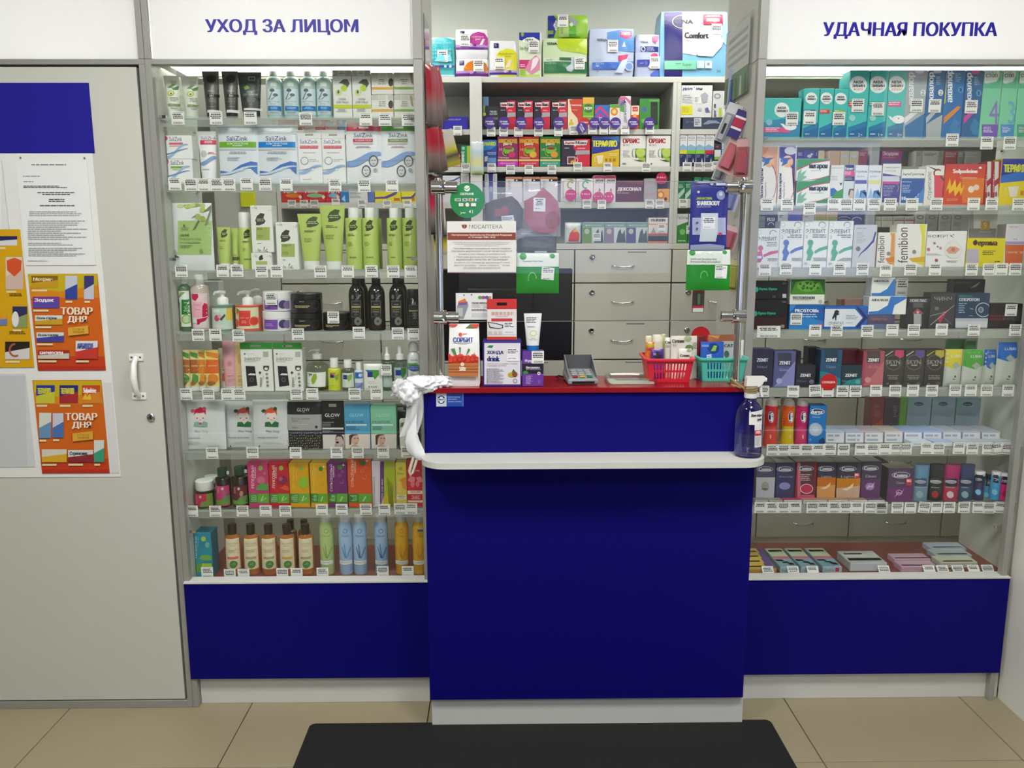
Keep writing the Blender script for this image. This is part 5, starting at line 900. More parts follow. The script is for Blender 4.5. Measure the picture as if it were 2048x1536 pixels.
for a, b, t, c, n1, l2, ds in ((128, 374, 312, 'd06a98', '', '30', 'pink'), (376, 640, 230, '5a7ac8', '2', '30', 'blue'), (642, 908, 228, '5aae94', '3', '30', 'green, smaller count'), (910, 1182, 230, '5aae94', '3', '60', 'green, sixty count')):
    box(a, t, b, 740, .05, 'e9ecf0', 'white pregnancy vitamin carton with mother silhouette in '+ds, elev(a, b, t if t > 300 else t, c, n1, l2) if t < 300 else [E(a+28, t+42, 24, 24, 'b4b8bc'), E(a+28, t+42, 20, 20, 'eef0f2'), O(b-65, t+55, 40, 40, 9, '8f9498', 20, 200), T('ЭЛЕВИТ', a+10, t+92, b-25, t+135, '33363a'), L(a+100, t+150, b-25, t+205, 3, '8a8e94', 2), E(a+42, t+215, 28, 30, c), P(c, a+10, t+260, a+55, t+240, a+62, t+290, a+65, t+330, a+40, t+372, a+5, t+372), P(c, a+70, t+290, a+150, t+250, b-10, t+238, b-10, t+265, a+160, t+285, a+75, t+315), L(a+100, t+325, b-20, t+365, 3, '8f9398', 2)], side='d4d8de')
box(1184, 272, 1442, 740, .05, 'c9cdd4', 'silver white carton with dark violet curved stripe', [L(1225, 305, 1400, 330, 1, 'a8acb4'), L(1225, 355, 1330, 480, 7, 'b0b4bc'), P('3c3088', 1240, 640, 1260, 590, 1340, 510, 1400, 440, 1425, 350, 1440, 350, 1415, 460, 1340, 540, 1275, 590), P('f0f2f4', 1255, 612, 1275, 590, 1340, 540, 1415, 460, 1440, 380, 1440, 410, 1400, 490), E(1240, 535, 26, 26, '77797e')], side='b0b4bc')
view(1750, 400, 5.4866)
for a, b, t, c, x, ds in ((25, 224, 357, 'dfa05c', 28, 'smaller of two, orange foot'), (226, 560, 264, 'dcd84c', 250, 'larger of two, yellow edge')):
    w_ = b-a; big = t < 300
    box(a, t, b, 735, .05, 'eae8e6', 'white vitamin carton with vertical italic name, '+ds, [T('femibion', x, t+40, x+(110 if big else 75), 690, '4a4038', 90), P(c, b-(75 if big else 60), t+4, b-2, t+4, b-2, 720, b-40, 720, b-120 if big else b-90, 690, b-60, 640, b-45, 400)]+[P('d8842c' if not big else 'd8b01c', a+.42*w_, 640, b-4, 620, b-4, 680, a+.55*w_, 680), E(b-(130 if big else 75), t+(305 if big else 232), 22, 22, '8f8a88')], side='d8d4c8')
box(562, 342, 1000, 735, .045, 'eceaea', 'wide white carton with hands emblem and red dots', [T('ИНОФЕРТ', 565, 380, 805, 415, '3f3f42'), E(838, 395, 9, 9, '6a6a6c'), E(860, 380, 7, 7, '6a6a6c'), P('6a6a6c', 820, 380, 865, 412, 862, 416, 818, 384), E(652, 475, 14, 14, 'a86a74'), E(585, 543, 19, 19, 'b87a84'), E(685, 512, 10, 10, '9a6a70'), E(717, 527, 16, 16, 'c08a92'), E(672, 662, 18, 18, 'b05064'), E(855, 545, 96, 98, 'd8d6d4'), E(855, 545, 91, 93, 'e8e4e2'), P('d9a08c', 775, 550, 820, 510, 880, 510, 930, 540, 880, 590, 810, 590), E(855, 545, 22, 24, 'c47a68'), L(770, 665, 910, 690, 2, '9a9898', 1), L(552, 585, 740, 610, 2, 'c4c2c2')])
box(1002, 420, 1422, 735, .045, 'e2d40c', 'bright yellow carton with dark bold name and silver square', [T('Фертина', 1075, 438, 1342, 515, '4a2418', 0, 1), R(985, 538, 1138, 690, 'b8b0c4'), L(1180, 555, 1350, 610, 3, '6a5a14'), L(1310, 672, 1390, 690, 1, '4a3a14')], side='b8ac0a')
box(1424, 262, 1640, 712, .05, 'dcdade', 'white and orange carton with lilac line, rightmost on its shelf', [R(1424, 455, 1640, 490, 'a898c8'), R(1424, 492, 1640, 705, 'd4682c'), T('Гинокомфорт', 1440, 555, 1632, 592, 'ecd0b8'), E(1525, 430, 9, 9, 'a8a8b0'), E(1550, 430, 9, 9, 'a8a8b0'), L(1470, 290, 1620, 310, 1, 'b8b6bc')], side='8d8c8a')
box(1030, 100, 1342, 418, .045, 'd3d5d2', 'grey and white carton with golden square nine behind the yellow one', [R(1030, 312, 1342, 415, '8a8c88'), R(1160, 232, 1258, 328, 'd0a030'), T('9', 1190, 245, 1228, 312, 'f2ead4'), T('Фемибион', 1145, 340, 1268, 358, 'dcdcd8'), R(1030, 105, 1080, 312, 'a0a29e')], Y=.11, z=RZ[2]+.0004, side='9a9c98')
view(1490, 400, 5.4862); tags(LT, [(218, 762), (450, 752), (772, 758), (1037, 758), (1290, 758)]); view(1750, 400, 5.4866); tags(LT, [(120, 775), (390, 760), (660, 760), (1060, 762), (1250, 762), (1390, 760), (1540, 760)])

# ---- fourth shelf
shelf(RZ[3], .05, .03); LT = 'fourth shelf of medicine cabinet'
view(1490, 400, 5.4862)
for a, t, b, u, ds in ((85, 1092, 465, 1420, 'lower of two'), (100, 890, 470, 1090, 'upper of two')):
    box(a, t, b, u, .05, '1a1b1c', 'black carton with mint green logo and name, '+ds, [E(a+22, t+(155 if t > 1000 else 92), 26, 30, '34b08c'), T('Вука Вука', a+55, t+(135 if t > 1000 else 72), a+250, t+(172 if t > 1000 else 105), '34b08c', 0, 1), O(a-60, t+150, 80, 140, 7, 'c02848', -60, 60), T('20', a+200, t+160, a+232, t+182, '8d8f90') if t < 1000 else R(a, t+200, b, t+330, '3c1c1a'), R(b-60, t+140, b-18, t+182, 'c4c6c6') if t < 1000 else R(b-70, t+275, b-34, t+310, '8d8f90'), L(b-60, t+18, b-15, t+40, 2, '77797a')], side='141414')
box(482, 1150, 866, 1424, .05, '1a64b0', 'blue male health carton with white name', [T('PROSTOlife', 548, 1195, 808, 1232, 'e8eef4', 0, 1), L(630, 1250, 800, 1300, 2, 'b4d0ea'), P('2f88cc', 482, 1320, 700, 1290, 866, 1330, 866, 1420, 482, 1420), R(630, 1232, 866, 1238, '9040a0'), E(825, 1375, 30, 25, 'b8408c'), P('3a8cd0', 482, 1152, 560, 1152, 520, 1210, 482, 1230)], side='124a84')
box(495, 866, 880, 1148, .045, 'e6e8e0', 'white and dark green carton with triangle pattern', [R(495, 866, 880, 1036, '2c5a1c'), P('4a8a2c', 495, 1036, 560, 900, 690, 880, 820, 900, 880, 1036), E(690, 945, 120, 62, '6aa83c')]+[P('1f4410', 590+i*38, 930+(i % 3)*22, 622+i*38, 930+(i % 3)*22, 606+i*38, 900+(i % 3)*22) for i in range(6)]+[P('2c5a18', 610+i*45, 960-(i % 2)*60, 660+i*45, 960-(i % 2)*60, 635+i*45, 990-(i % 2)*60) for i in range(4)]+[T('ТЕСТОГЕНОН', 518, 1058, 764, 1088, '33382c', 0, 1), L(520, 1094, 720, 1102, 1, 'a4a89c'), E(825, 1112, 20, 20, 'b8bca8')], side='c4c8bc')
box(868, 1168, 1350, 1402, .05, '2f6cc0', 'blue and white carton with prancing horse silhouette', [P('e4e9f0', 868, 1195, 1205, 1195, 1290, 1292, 1205, 1390, 868, 1390), P('3a3468', 1215, 1172, 1245, 1172, 1345, 1290, 1245, 1400, 1215, 1400, 1305, 1290), P('26282c', 955, 1295, 975, 1250, 985, 1215, 1010, 1206, 1035, 1222, 1030, 1238, 1012, 1238, 1040, 1250, 1020, 1262, 1005, 1265, 1000, 1320, 990, 1322, 985, 1280, 965, 1312), T('СЕМЕНТАЛ', 918, 1336, 1076, 1372, '3a3c40'), L(1110, 1265, 1240, 1315, 3, '8f98a4'), L(1105, 1345, 1195, 1356, 1, '8f98a4')], side='24549a')
box(1342, 1258, 1645, 1412, .05, '4a4468', 'dark violet carton with orange name under the blue curve pair', [T('Трибестан', 1375, 1290, 1560, 1328, 'c8705a'), R(1342, 1360, 1645, 1410, '5a7098')], side='383450')
def afal(a, b, t, u): return [P('1f74c8', a, u-30, a+.25*(b-a), u-40, a+.5*(b-a), t+.5*(u-t), a+.58*(b-a), t+4, a+.66*(b-a), t+4, b, t+4, b, u, a, u), P('e9ecea', a+.62*(b-a), u, a+.68*(b-a), u-.5*(u-t), a+.85*(b-a), t+.3*(u-t), b, t+.12*(u-t), b, u), T('АФАЛАЗА', a+30, t+28, a+.52*(b-a), t+56, '3a3f48', 0, 1)]
box(1358, 1056, 1772, 1256, .045, 'eaecea', 'white and blue curve carton, lower of two', afal(1358, 1772, 1056, 1256), side='c4c8cc')
box(1388, 850, 1650, 1054, .045, 'eaecea', 'white and blue curve carton, upper of two', [P('1f74c8', 1388, 1022, 1480, 1020, 1560, 975, 1640, 860, 1650, 880, 1650, 1052, 1388, 1052), T('АФАЛАЗА', 1412, 878, 1580, 902, '3a3f48', 0, 1)], side='c4c8cc')
box(1045, 1085, 1330, 1390, .04, 'b08a80', 'pale brown carton standing behind the horse print one', [R(1045, 1085, 1095, 1390, '7a4a40')], Y=.12)
view(1750, 400, 5.4866)
box(350, 1072, 600, 1402, .045, '232128', 'black carton with white name and red arrow', [T('ЛОВЕЛАС', 380, 1088, 570, 1120, 'c4c4c8', 0, 1), R(418, 1130, 525, 1182, '55565a'), P('b04058', 402, 1248, 468, 1188, 535, 1248, 508, 1248, 468, 1212, 428, 1248), R(424, 1248, 508, 1385, 'a8a8ac'), E(468, 1232, 16, 16, 'd8a0a8')], side='1a181e')
box(603, 1018, 880, 1406, .05, '3a363c', 'dark grey carton with red slash and thin white lines', [T('ЧИНЧ', 655, 1062, 842, 1105, 'a8a8ac'), P('b4284c', 685, 1300, 740, 1240, 800, 1200, 715, 1355), P('a8a8ac', 603, 1370, 870, 1150, 872, 1156, 610, 1375), P('a8a8ac', 603, 1270, 790, 1222, 790, 1228, 603, 1276), P('77747c', 760, 1290, 845, 1368, 842, 1372, 756, 1296), E(677, 1190, 24, 20, '77747c')], side='242226')
box(882, 1024, 1252, 1406, .05, '1f3c58', 'navy carton with white name and sperm cell drawing', [R(882, 1298, 1252, 1402, 'b8c0cc'), R(882, 1330, 1252, 1402, 'd0d4d8'), T('СПЕРОТОН', 922, 1075, 1145, 1110, 'd8dde2', 0, 1), T('SPEROTON', 925, 1046, 1060, 1066, '4fb0a8'), O(1185, 1205, 85, 80, 9, 'c4ccd4', 30, 330), E(1160, 1205, 30, 32, 'a8b4bc'), E(1160, 1205, 20, 22, '5a7488'), L(915, 1130, 1005, 1250, 5, '8fa4b4'), P('a8b8c4', 1020, 1275, 1050, 1262, 1080, 1275, 1050, 1270), P('a8b8c4', 1030, 1185, 1065, 1192, 1085, 1200, 1060, 1200)], side='162c42')
box(850, 872, 1192, 1400, .045, '17171a', 'black gloss carton with silver name behind the navy one', [T('ДИНАМИКО', 862, 898, 1070, 925, '5a5c62'), P('8a8c94', 1040, 970, 1100, 930, 1160, 895, 1110, 950)], Y=.115)
box(1254, 1138, 1616, 1402, .05, '1f1819', 'black carton with dark red and grey lettering', [T('КРАСНЫЙ', 1255, 1255, 1420, 1284, '8a1c24', 0, 1), T('КОРЕНЬ', 1255, 1296, 1390, 1322, '8a1c24', 0, 1), T('ФОРТЕ', 1398, 1290, 1528, 1320, '77706c'), P('3c302e', 1530, 1320, 1560, 1200, 1600, 1220, 1590, 1330)], side='151112')
view(1490, 400, 5.4862); tags(LT, [(770, 1435), (1005, 1432), (1342, 1438)]); tags('double width one below the black cartons', [(260, 1445)], size=(.074, .037)); tags('stuck on the blue male health carton', [(562, 1305)], Y=.047, size=(.037, .038)); view(1750, 400, 5.4866); tags(LT, [(190, 1428), (425, 1428), (732, 1422), (1085, 1425), (1540, 1428)]); tags('stuck on the carton with dark red lettering', [(1495, 1208)], Y=.047, size=(.038, .038)); tags('standing behind the white and blue curve cartons', [(295, 950)], Y=.10, size=(.038, .055))

# ---- fifth shelf
shelf(RZ[4], .05, .035); LT = 'fifth shelf of medicine cabinet'
view(1480, 660, 5.69)
def zen(a, b, ny, c1, sub, dark=None): 
    w_ = b-a
    return ([R(a+.2*w_, ny-115, a+.82*w_, ny+35, dark)] if dark else [])+[T('ZENIT', a+.25*w_, ny-20, a+.78*w_, ny+18, 'f2f2f4', 0, 1)]+([T(sub, a+.28*w_, ny+62, a+.72*w_, ny+92, c1)] if sub else [])
for a, t, b, u, bg, sd, ny, c1, sub, dk, w2, ds in ((126, 218, 378, 645, '34344c', '5a5c94', 342, '8a8cb0', 'Ribbed', None, None, 'tall dark slate condom box, leftmost on its shelf'), (382, 242, 630, 645, '5f6096', '44466c', 375, 'b4b6dc', 'Dotted', '44465c', '8f90c8', 'tall lavender condom box with round logo'), (912, 228, 1158, 645, '2f5878', '26445c', 340, '8ab4c4', 'Classic', '2c4656', '2f8a94', 'tall blue teal condom box with wave'), (1392, 238, 1640, 632, 'a84c60', '7c2c3c', 342, 'd88a98', 'Ultra Thin', '4a3436', 'c0686c', 'tall rose pink condom box with round logo')):
    box(a, t, b, u, .05, bg, ds, ([P(w2, a, 470 if dk == '2c4656' else u, a+80, 480 if dk == '2c4656' else 560, b, 350 if dk != '2c4656' else 555, b, u, a, u)] if w2 else [])+zen(a, b, ny, c1, sub, dk)+([E(a+62, u-65, 34, 32, c1)] if dk and dk != '2c4656' else []), side=sd, n='condom_box')
for a, b, bg, c1, sub, w2, ds in ((634, 862, '30303c', '77788c', 'Ribbed', None, 'small dark condom box beside the lavender one'), (1146, 1386, '2a4048', '5fb0b0', 'Classic', '2f8a8a', 'small dark teal condom box beside the tall blue one')):
    box(a, 402, b, 640, .045, bg, ds, ([P(w2, a, 632, a+100, 570, b, 545, b, 632)] if w2 else [])+[T('ZENIT', a+48, 498, b-52, 532, 'f2f2f4', 0, 1), T(sub, a+15, 568, a+115, 592, c1), E(b-48, 588, 28, 26, c1)], side='222228', n='condom_box')
box(772, 200, 908, 640, .05, '24222e', 'black condom box half hidden beside the blue teal one', Y=.105, n='condom_box')
box(640, 240, 690, 640, .05, '2a2a3c', 'dark blue condom box sliver behind the small dark one', Y=.105, n='condom_box')
box(1158, 226, 1388, 640, .05, '6a2c38', 'dark red condom box behind the small teal one', Y=.105, n='condom_box')
view(1750, 660, 5.69)
for a, b, c1, ds in ((97, 330, 'c83c68', 'pink'), (332, 565, '5a4a98', 'violet'), (566, 790, 'b8aa3c', 'olive gold')):
    box(a, 228, b, 662, .05, '33302f', 'black condom box with %s corner flash' % ds, [P(c1, b-100, 230, b-3, 230, b-3, 300, b-40, 320, b-105, 285), P('c4b8b4' if c1[0] != 'b' else c1, a+20, 290, a+100, 240, a+118, 240, a+30, 298), O(a+112, 370, 88, 88, 6, '77726c'), T('SKYN', a+30, 342, a+185, 388, 'b8b2aa'), L(a+55, 396, a+175, 410, 1, 'e0dcd6', 1), L(a+30, 515, a+180, 570, 3, '9a948e', 1), E(b-75, 612, 26, 24, '5a5652'), T('10', a+30, 600, a+56, 620, 'b4aea8')], side='24211f', n='condom_box')
for a, t, b, u, c1, ds, yy in ((793, 222, 1005, 655, 'd8cc2c', 'yellow topped', .05), (1007, 226, 1245, 662, '4fa83c', 'green topped', .05), (1238, 224, 1392, 655, '1f66b8', 'narrow blue topped', .065), (1396, 140, 1632, 655, '1f6cc8', 'wide bright blue topped, rightmost', .05)):
    pouch(a, t, b, u, 'c4cac0', ds+' lubricant pouch with pale lower half', [P(c1, a, t, b, t, b-6, t+175, a+(b-a)/2, t+220, a, t+185), T('LUBRI', a+.35*(b-a), t+60, b-25, t+90, 'dfe6e4'), P('a8b4a8', a+(b-a)*.38, t+180, a+(b-a)*.6, t+140, a+(b-a)*.82, t+180, a+(b-a)*.6, t+225), E(a+.55*(b-a), u-125, 10, 14, '4a5a4a'), P('5a6a58', a+.4*(b-a), u-105, a+.6*(b-a), u-95, a+.45*(b-a), u-88)], n='gel_pouch', Y=yy, d=.02)
for a, t, b, ds in ((800, 108, 1030, 'left of two'), (1010, 128, 1150, 'right of two')):
    pouch(a, t, b, 640, '3f8a3c', 'dark green gel pouch standing at the back, '+ds, [], n='gel_pouch', Y=.14 if a < 900 else .12, d=.02)
view(1480, 660, 5.69); tags(LT, [(262, 700), (605, 700), (860, 690, -4), (1000, 698), (1167, 698), (1315, 698), (1548, 692)])
view(1750, 660, 5.69); tags(LT, [(230, 692), (432, 690), (648, 692), (913, 688), (1090, 688), (1272, 688), (1515, 690)])
view(1480, 660, 5.69)
X_, Z_ = at(*gp(1010, 592), .019); m = MB(); m.loft([[(.0265*math.cos(.2618*i), y, .0265*math.sin(.2618*i)) for i in range(24)] for y in (0, .0012)], 'c8201f'); o = m.build('shelf_sticker', 'paper', None, (X_, .0185, Z_)); tag(o, 'round red discount sticker on the fifth shelf of the medicine cabinet', 'sticker')
printed([T('СКИДКА', 934, 582, 1085, 610, 'f2dcdc', 0, 1)], .0185, X_, Z_-.03, .06, .06, parent=o).location.z = -.03

# ---- sixth shelf
shelf(RZ[5], .05, .055); LT = 'sixth shelf of medicine cabinet'
view(1480, 660, 5.69)
for a, b, t, c1, c2, x, ds in ((268, 445, 772, 'c8202c', 'd8483c', 335, 'red strawberry'), (470, 630, 785, 'dc5a1c', 'd8c01c', 558, 'orange and yellow honey'), (624, 784, 795, 'c81c68', 'd03a70', 703, 'magenta cherry')):
    bottle(a, t, b, 1310, c2, ds+' lubricant tube with clear dome cap', 'lube', (868, .78, 'c9bcb4', 'dome'), [R(a+8, 872, b-5, 1100, c1), E(x+26, 995, 30, 66, 'e8dce4'), E(x+26, 995, 26, 62, '1a2050'), T('durex', x+6, 940, x+46, 1050, 'eef0f4', 90, 1), E(x+15, 1215, 8, 24, 'f0a8a0')], n='gel_bottle', mat='gloss')
for a, b, ds in ((430, 530, 'left gap'), (560, 650, 'middle gap')):
    bottle(a, 760, b, 1290, 'd8945c', 'pale orange bottle seen in the %s between lubricant tubes' % ds, 'lube', (860, .7, 'c0b0a8', 'cyl'), n='gel_bottle', Y=.12)
box(786, 862, 982, 1290, .045, '1f74c0', 'blue condom box with big round silver emblem', [E(875, 930, 86, 34, 'dfe6f0'), E(875, 930, 80, 28, '1a2860'), T('durex', 805, 908, 945, 952, 'eef2f6', 0, 1), T('Classic', 822, 980, 912, 998, 'c4dcf0'), E(858, 1132, 80, 76, 'a8b8c8'), E(858, 1132, 62, 58, 'c4d0dc'), O(858, 1132, 50, 46, 5, '8a9cb0'), T('12', 782, 1235, 808, 1258, 'dfe9f2'), P('123c6c', 890, 1260, 940, 1225, 980, 1255, 980, 1286, 900, 1286)], side='185a98', n='condom_box')
lie = []
FR = [('blue grey', 'b8c4dc', 972, 1190, 0), ('lilac grey', 'b4b4cc', 1195, 1412, 0), ('pink rimmed', 'c0b0bc', 1416, 1632, 0)]
def lying(a, t, b, u, d, c, label, yy, side=None, top=None, D=()):
    o = box(a, t, b, u, d, c, label, D or [R(a+8, t+10, b-10, u-30, 'e6e9ee'), L(a+25, t+30, b-35, u-45, 2, 'aeb4c4'), R(a+4, u-22, b-4, u-6, top or c)], side=side or c, top=top or c, Y=yy, n='condom_box'); return o
for ds, c, a, b, _ in FR: lying(a, 1160, b, 1330, .10, c, 'small %s flat condom box lying in the back row' % ds, .10, top=c)
view(1750, 660, 5.69)
for ds, c, a, b in (('cream', 'd0c0bc', 105, 318), ('pale blue', 'a4b4e0', 326, 538), ('sky blue', 'a8bce4', 546, 762), ('pearl', 'c0c0d4', 770, 982), ('dove grey', 'b4b4c8', 990, 1202), ('ash grey, rightmost', 'b0b0c0', 1210, 1426)): lying(a, 1158, b, 1330, .10, c, 'small %s flat condom box lying in the back row' % ds, .10, top=c)
for ds, c, a, b in (('white, leftmost', 'd4dae8', 412, 640), ('blue cornered', 'b4c0e4', 664, 888), ('silver', 'c4c8d4', 896, 1126), ('pale grey', 'c0c2ce', 1130, 1352), ('light grey, rightmost', 'bcbec8', 1360, 1580)): lying(a, 1272, b, 1345, .045, c, 'thin %s flat condom box lying in the front row' % ds, .045, D=[R(a+8, 1280, b-8, 1330, 'e2e5ea'), L(a+30, 1295, b-60, 1312, 1, 'aeb4c0')])
view(1480, 660, 5.69)
view(1750, 660, 5.69)
box(-65, 770, 92, 1330, .05, '8c1c24', 'deep red play gel carton behind the flat boxes', [E(30, 830, 30, 18, '5a3448'), T('play', -5, 855, 55, 885, 'c87a78'), L(-20, 920, 60, 1000, 5, 'b86a64', 1), P('c8502c', -60, 1150, 20, 1060, 90, 1020, 88, 1110)], Y=.215, n='condom_box', side='6a141c')
box(97, 780, 268, 1330, .05, '4a1c3c', 'plum coloured gel carton behind the flat boxes', [R(195, 825, 268, 1100, '3a2038'), L(205, 860, 255, 1000, 6, '9a7a90', 1)], Y=.215, n='condom_box')
box(270, 770, 352, 1330, .05, '6fb02c', 'lime green gel carton between the plum and pale blue ones', Y=.215, n='condom_box')
for a, b, ds in ((354, 628, 'leftmost of three'), (632, 905, 'middle of three'), (909, 1188, 'rightmost of three')):
    box(a, 772, b, 1330, .05, '9fb4c0', 'tall pale blue condom box with dark oval logo, '+ds, [P('8fb8b0', a, 775, a+120, 775, a, 1000), E((a+b)/2+5, 842, 54, 22, '2c3450'), T('durex', (a+b)/2-35, 830, (a+b)/2+42, 854, 'a8b4c8'), T('INVISIBLE', a+35, 938, b-45, 980, '8696a4')], Y=.215, n='condom_box', side='8498a8')
view(1480, 660, 5.69); tags(LT, [(370, 1365), (497, 1365), (628, 1365), (760, 1362), (892, 1362), (1025, 1358), (1180, 1362), (1375, 1360), (1510, 1358)])
view(1750, 660, 5.69); tags(LT, [(112, 1355), (240, 1352), (352, 1352), (590, 1348), (723, 1350), (955, 1348), (1108, 1350), (1288, 1350), (1400, 1350, -8), (1505, 1350, 4)])

# ---- seventh shelf
shelf(RZ[6], .06, .055); LT = 'seventh shelf of medicine cabinet'
view(1480, 900, 5.4862)
def con(a, b, t, c, sub, cc): return [E((a+b)/2-5, t+70, 92, 30, 'b4b4c0'), E((a+b)/2-5, t+70, 86, 24, '4a4a5c'), T('Contex', (a+b)/2-75, t+50, (a+b)/2+65, t+90, 'd4d4dc', 0, 1)]+([T(sub, a+50, t+145, b-50, t+172, 'c4c0cc')] if sub else [])
for a, b, t, c, sd, D, ds in (
  (172, 385, 140, '4a4c66', '3a3c54', [R(172, 300, 385, 560, 'b8bac0'), E(275, 400, 44, 52, '9c9a94'), P('5a5c54', 230, 425, 275, 415, 318, 428, 275, 440)], 'slate and silver condom box, leftmost on its shelf'),
  (390, 604, 140, '3a3c64', '2c2e50', [E(490, 395, 62, 40, '8a8cc0'), T('Extra Large', 432, 282, 578, 308, '9a9cc0')], 'dark blue condom box with pale blue feather glow'),
  (608, 838, 132, '8c2438', '7a1c30', [P('c86a80', 630, 140, 665, 140, 665, 540, 630, 540), R(665, 140, 815, 530, '5a3440'), E(730, 425, 72, 55, 'c03050'), O(730, 425, 72, 55, 8, 'f0c8d0'), R(650, 490, 815, 525, 'c84a6c'), L(668, 265, 800, 345, 4, 'd0a8b4')], 'dark red condom box with crimson flower'),
  (842, 1052, 135, '3c3a54', '8a4a20', [P('c8701c', 842, 300, 1052, 300, 1052, 560, 842, 560), P('d89a58', 842, 400, 1052, 380, 1052, 560, 842, 560), P('f0d0a0', 878, 420, 940, 400, 995, 355, 985, 400, 930, 432)], 'orange condom box with glowing feather, narrower of two'),
  (1056, 1322, 135, '3c3848', '8a5a28', [P('c8801c', 1056, 310, 1322, 310, 1322, 560, 1056, 560), P('c8a890', 1056, 420, 1322, 390, 1322, 560, 1056, 560), P('f0d4ac', 1115, 430, 1180, 412, 1248, 362, 1235, 410, 1170, 448), R(1252, 250, 1308, 312, 'c82838'), T('BIG', 1260, 258, 1300, 285, 'f4e0e0', 0, 1)], 'orange condom box with glowing feather and red corner flag'),
  (1326, 1545, 128, '3a2c48', '241c30', [P('5a2c60', 1326, 330, 1545, 310, 1545, 560, 1326, 560), E(1425, 400, 50, 40, 'a878b8'), P('d8b8dc', 1380, 440, 1410, 385, 1440, 395, 1480, 350, 1450, 415, 1420, 405)], 'purple condom box with pale knot emblem, left of two')):
    box(a, t, b, 580, .10, c, ds, D+con(a, b, t, c, {842: 'Lights', 1056: 'Lights', 1326: 'Classic'}.get(a, ''), ''), side=sd, top='8a8a84', n='condom_box')
view(1750, 900, 5.4866)
box(62, 130, 134, 580, .08, '241a28', 'narrow black violet condom box beside the big purple one', [E(100, 280, 24, 12, '5a4a60')], Y=.12, n='condom_box')
box(137, 198, 425, 580, .08, '4a3454', 'big purple condom box with pale knot emblem and red corner', [P('6a2c68', 137, 420, 425, 395, 425, 575, 137, 575), E(285, 275, 102, 36, 'c4c0cc'), E(285, 275, 96, 30, '4a4458'), T('Contex', 205, 255, 360, 298, 'd8d4de', 0, 1), T('Classic', 235, 345, 320, 370, 'c4bccc'), R(340, 310, 405, 388, 'c02838'), T('BIG', 348, 322, 395, 350, 'f4e0e0', 0, 1), O(262, 465, 34, 30, 8, 'dca8dc'), P('dcb0dc', 205, 525, 250, 455, 285, 470, 320, 415, 290, 480, 255, 475)], side='2c2034', top='9a968c', n='condom_box')
for a, b, c, c2, ds, cap in ((407, 576, '6a8ca0', '2c4468', 'blue grey', '5f90b0'), (574, 745, '1d1a1c', '2a2022', 'black', '26242a'), (738, 915, 'b02c4c', '2a2034', 'pink', 'b02468'), (908, 1070, '2c4868', '242c50', 'navy', '33406c')):
    bottle(a, 152, b, 575, c, ds+' oval lubricant bottle with flat cap', 'straight', (300, 1.0, cap, 'cyl'), [R(a+5, 305, b-5, 400, c2), E((a+b)/2+12, 350, 58, 20, 'b4b4c0'), T('Contex', (a+b)/2-30, 338, (a+b)/2+55, 362, '5a5a6c'), E((a+b)/2, 490, 34, 38, 'd8c4cc' if c == 'b02c4c' else '8aa8b4' if c != '1d1a1c' else 'a82c30'), L(a+35, 408, b-30, 425, 1, '9a9aa4', 1)], n='gel_bottle', mat='gloss', sy=.6)
for a, b, t, c, ds, yy in ((1068, 1190, 228, '2a2c5c', 'navy', .06), (1176, 1256, 262, '3a9ccc', 'sky blue, left of two', .10), (1258, 1358, 228, '3a9ccc', 'sky blue, right of two', .065), (1356, 1480, 246, 'cc2c78', 'hot pink, rightmost', .06)):
    bottle(a, t, b, 568, c, 'small %s lubricant tube with black shoulder' % ds, 'straight', (t+45, .95, 'e4e6e6' if yy < .1 else '22202c', 'cyl'), [R(a+4, t+48, b-4, t+135, '1d1c30'), E((a+b)/2+5, t+98, 42, 16, 'b4b4c0'), T('Contex', (a+b)/2-25, t+90, (a+b)/2+38, t+108, '4a4a5c'), E((a+b)/2+8, t+235, 24, 30, 'a81c50' if c[0] == 'c' else '7ac4e4')], n='gel_bottle', mat='gloss', Y=yy)
view(1480, 900, 5.4862)
for a, b, c, sd, ds in ((165, 312, '8a8c94', 'b4b2ac', 'grey'), (318, 470, '9a968c', 'a8a498', 'beige'), (478, 680, 'b04a6c', 'd0ccc8', 'rose topped'), (690, 960, 'b4907c', 'c8c2b8', 'tan'), (966, 1190, 'b48c70', 'cfc8c0', 'light brown'), (1196, 1400, 'a08070', 'cfcac6', 'cinnamon'), (1405, 1590, '5a4460', 'c4c0c0', 'mauve topped')):
    box(a, 552, b, 606, .03, sd, 'thin %s flat condom box lying on the shelf edge' % ds, [L(a+20, 562, b-40, 572, 1, '9a9a98')], top=c, Y=.0285, n='condom_box')
tags(LT, [(222, 632), (350, 632), (478, 632), (608, 632), (795, 632), (912, 632), (1038, 632), (1160, 632), (1285, 632), (1432, 632), (1552, 632)])
view(1750, 900, 5.4866); tags(LT, [(72, 638), (245, 635), (388, 635), (535, 630, 6), (678, 632), (815, 632), (977, 630), (1135, 630), (1250, 635), (1370, 630, 4)])

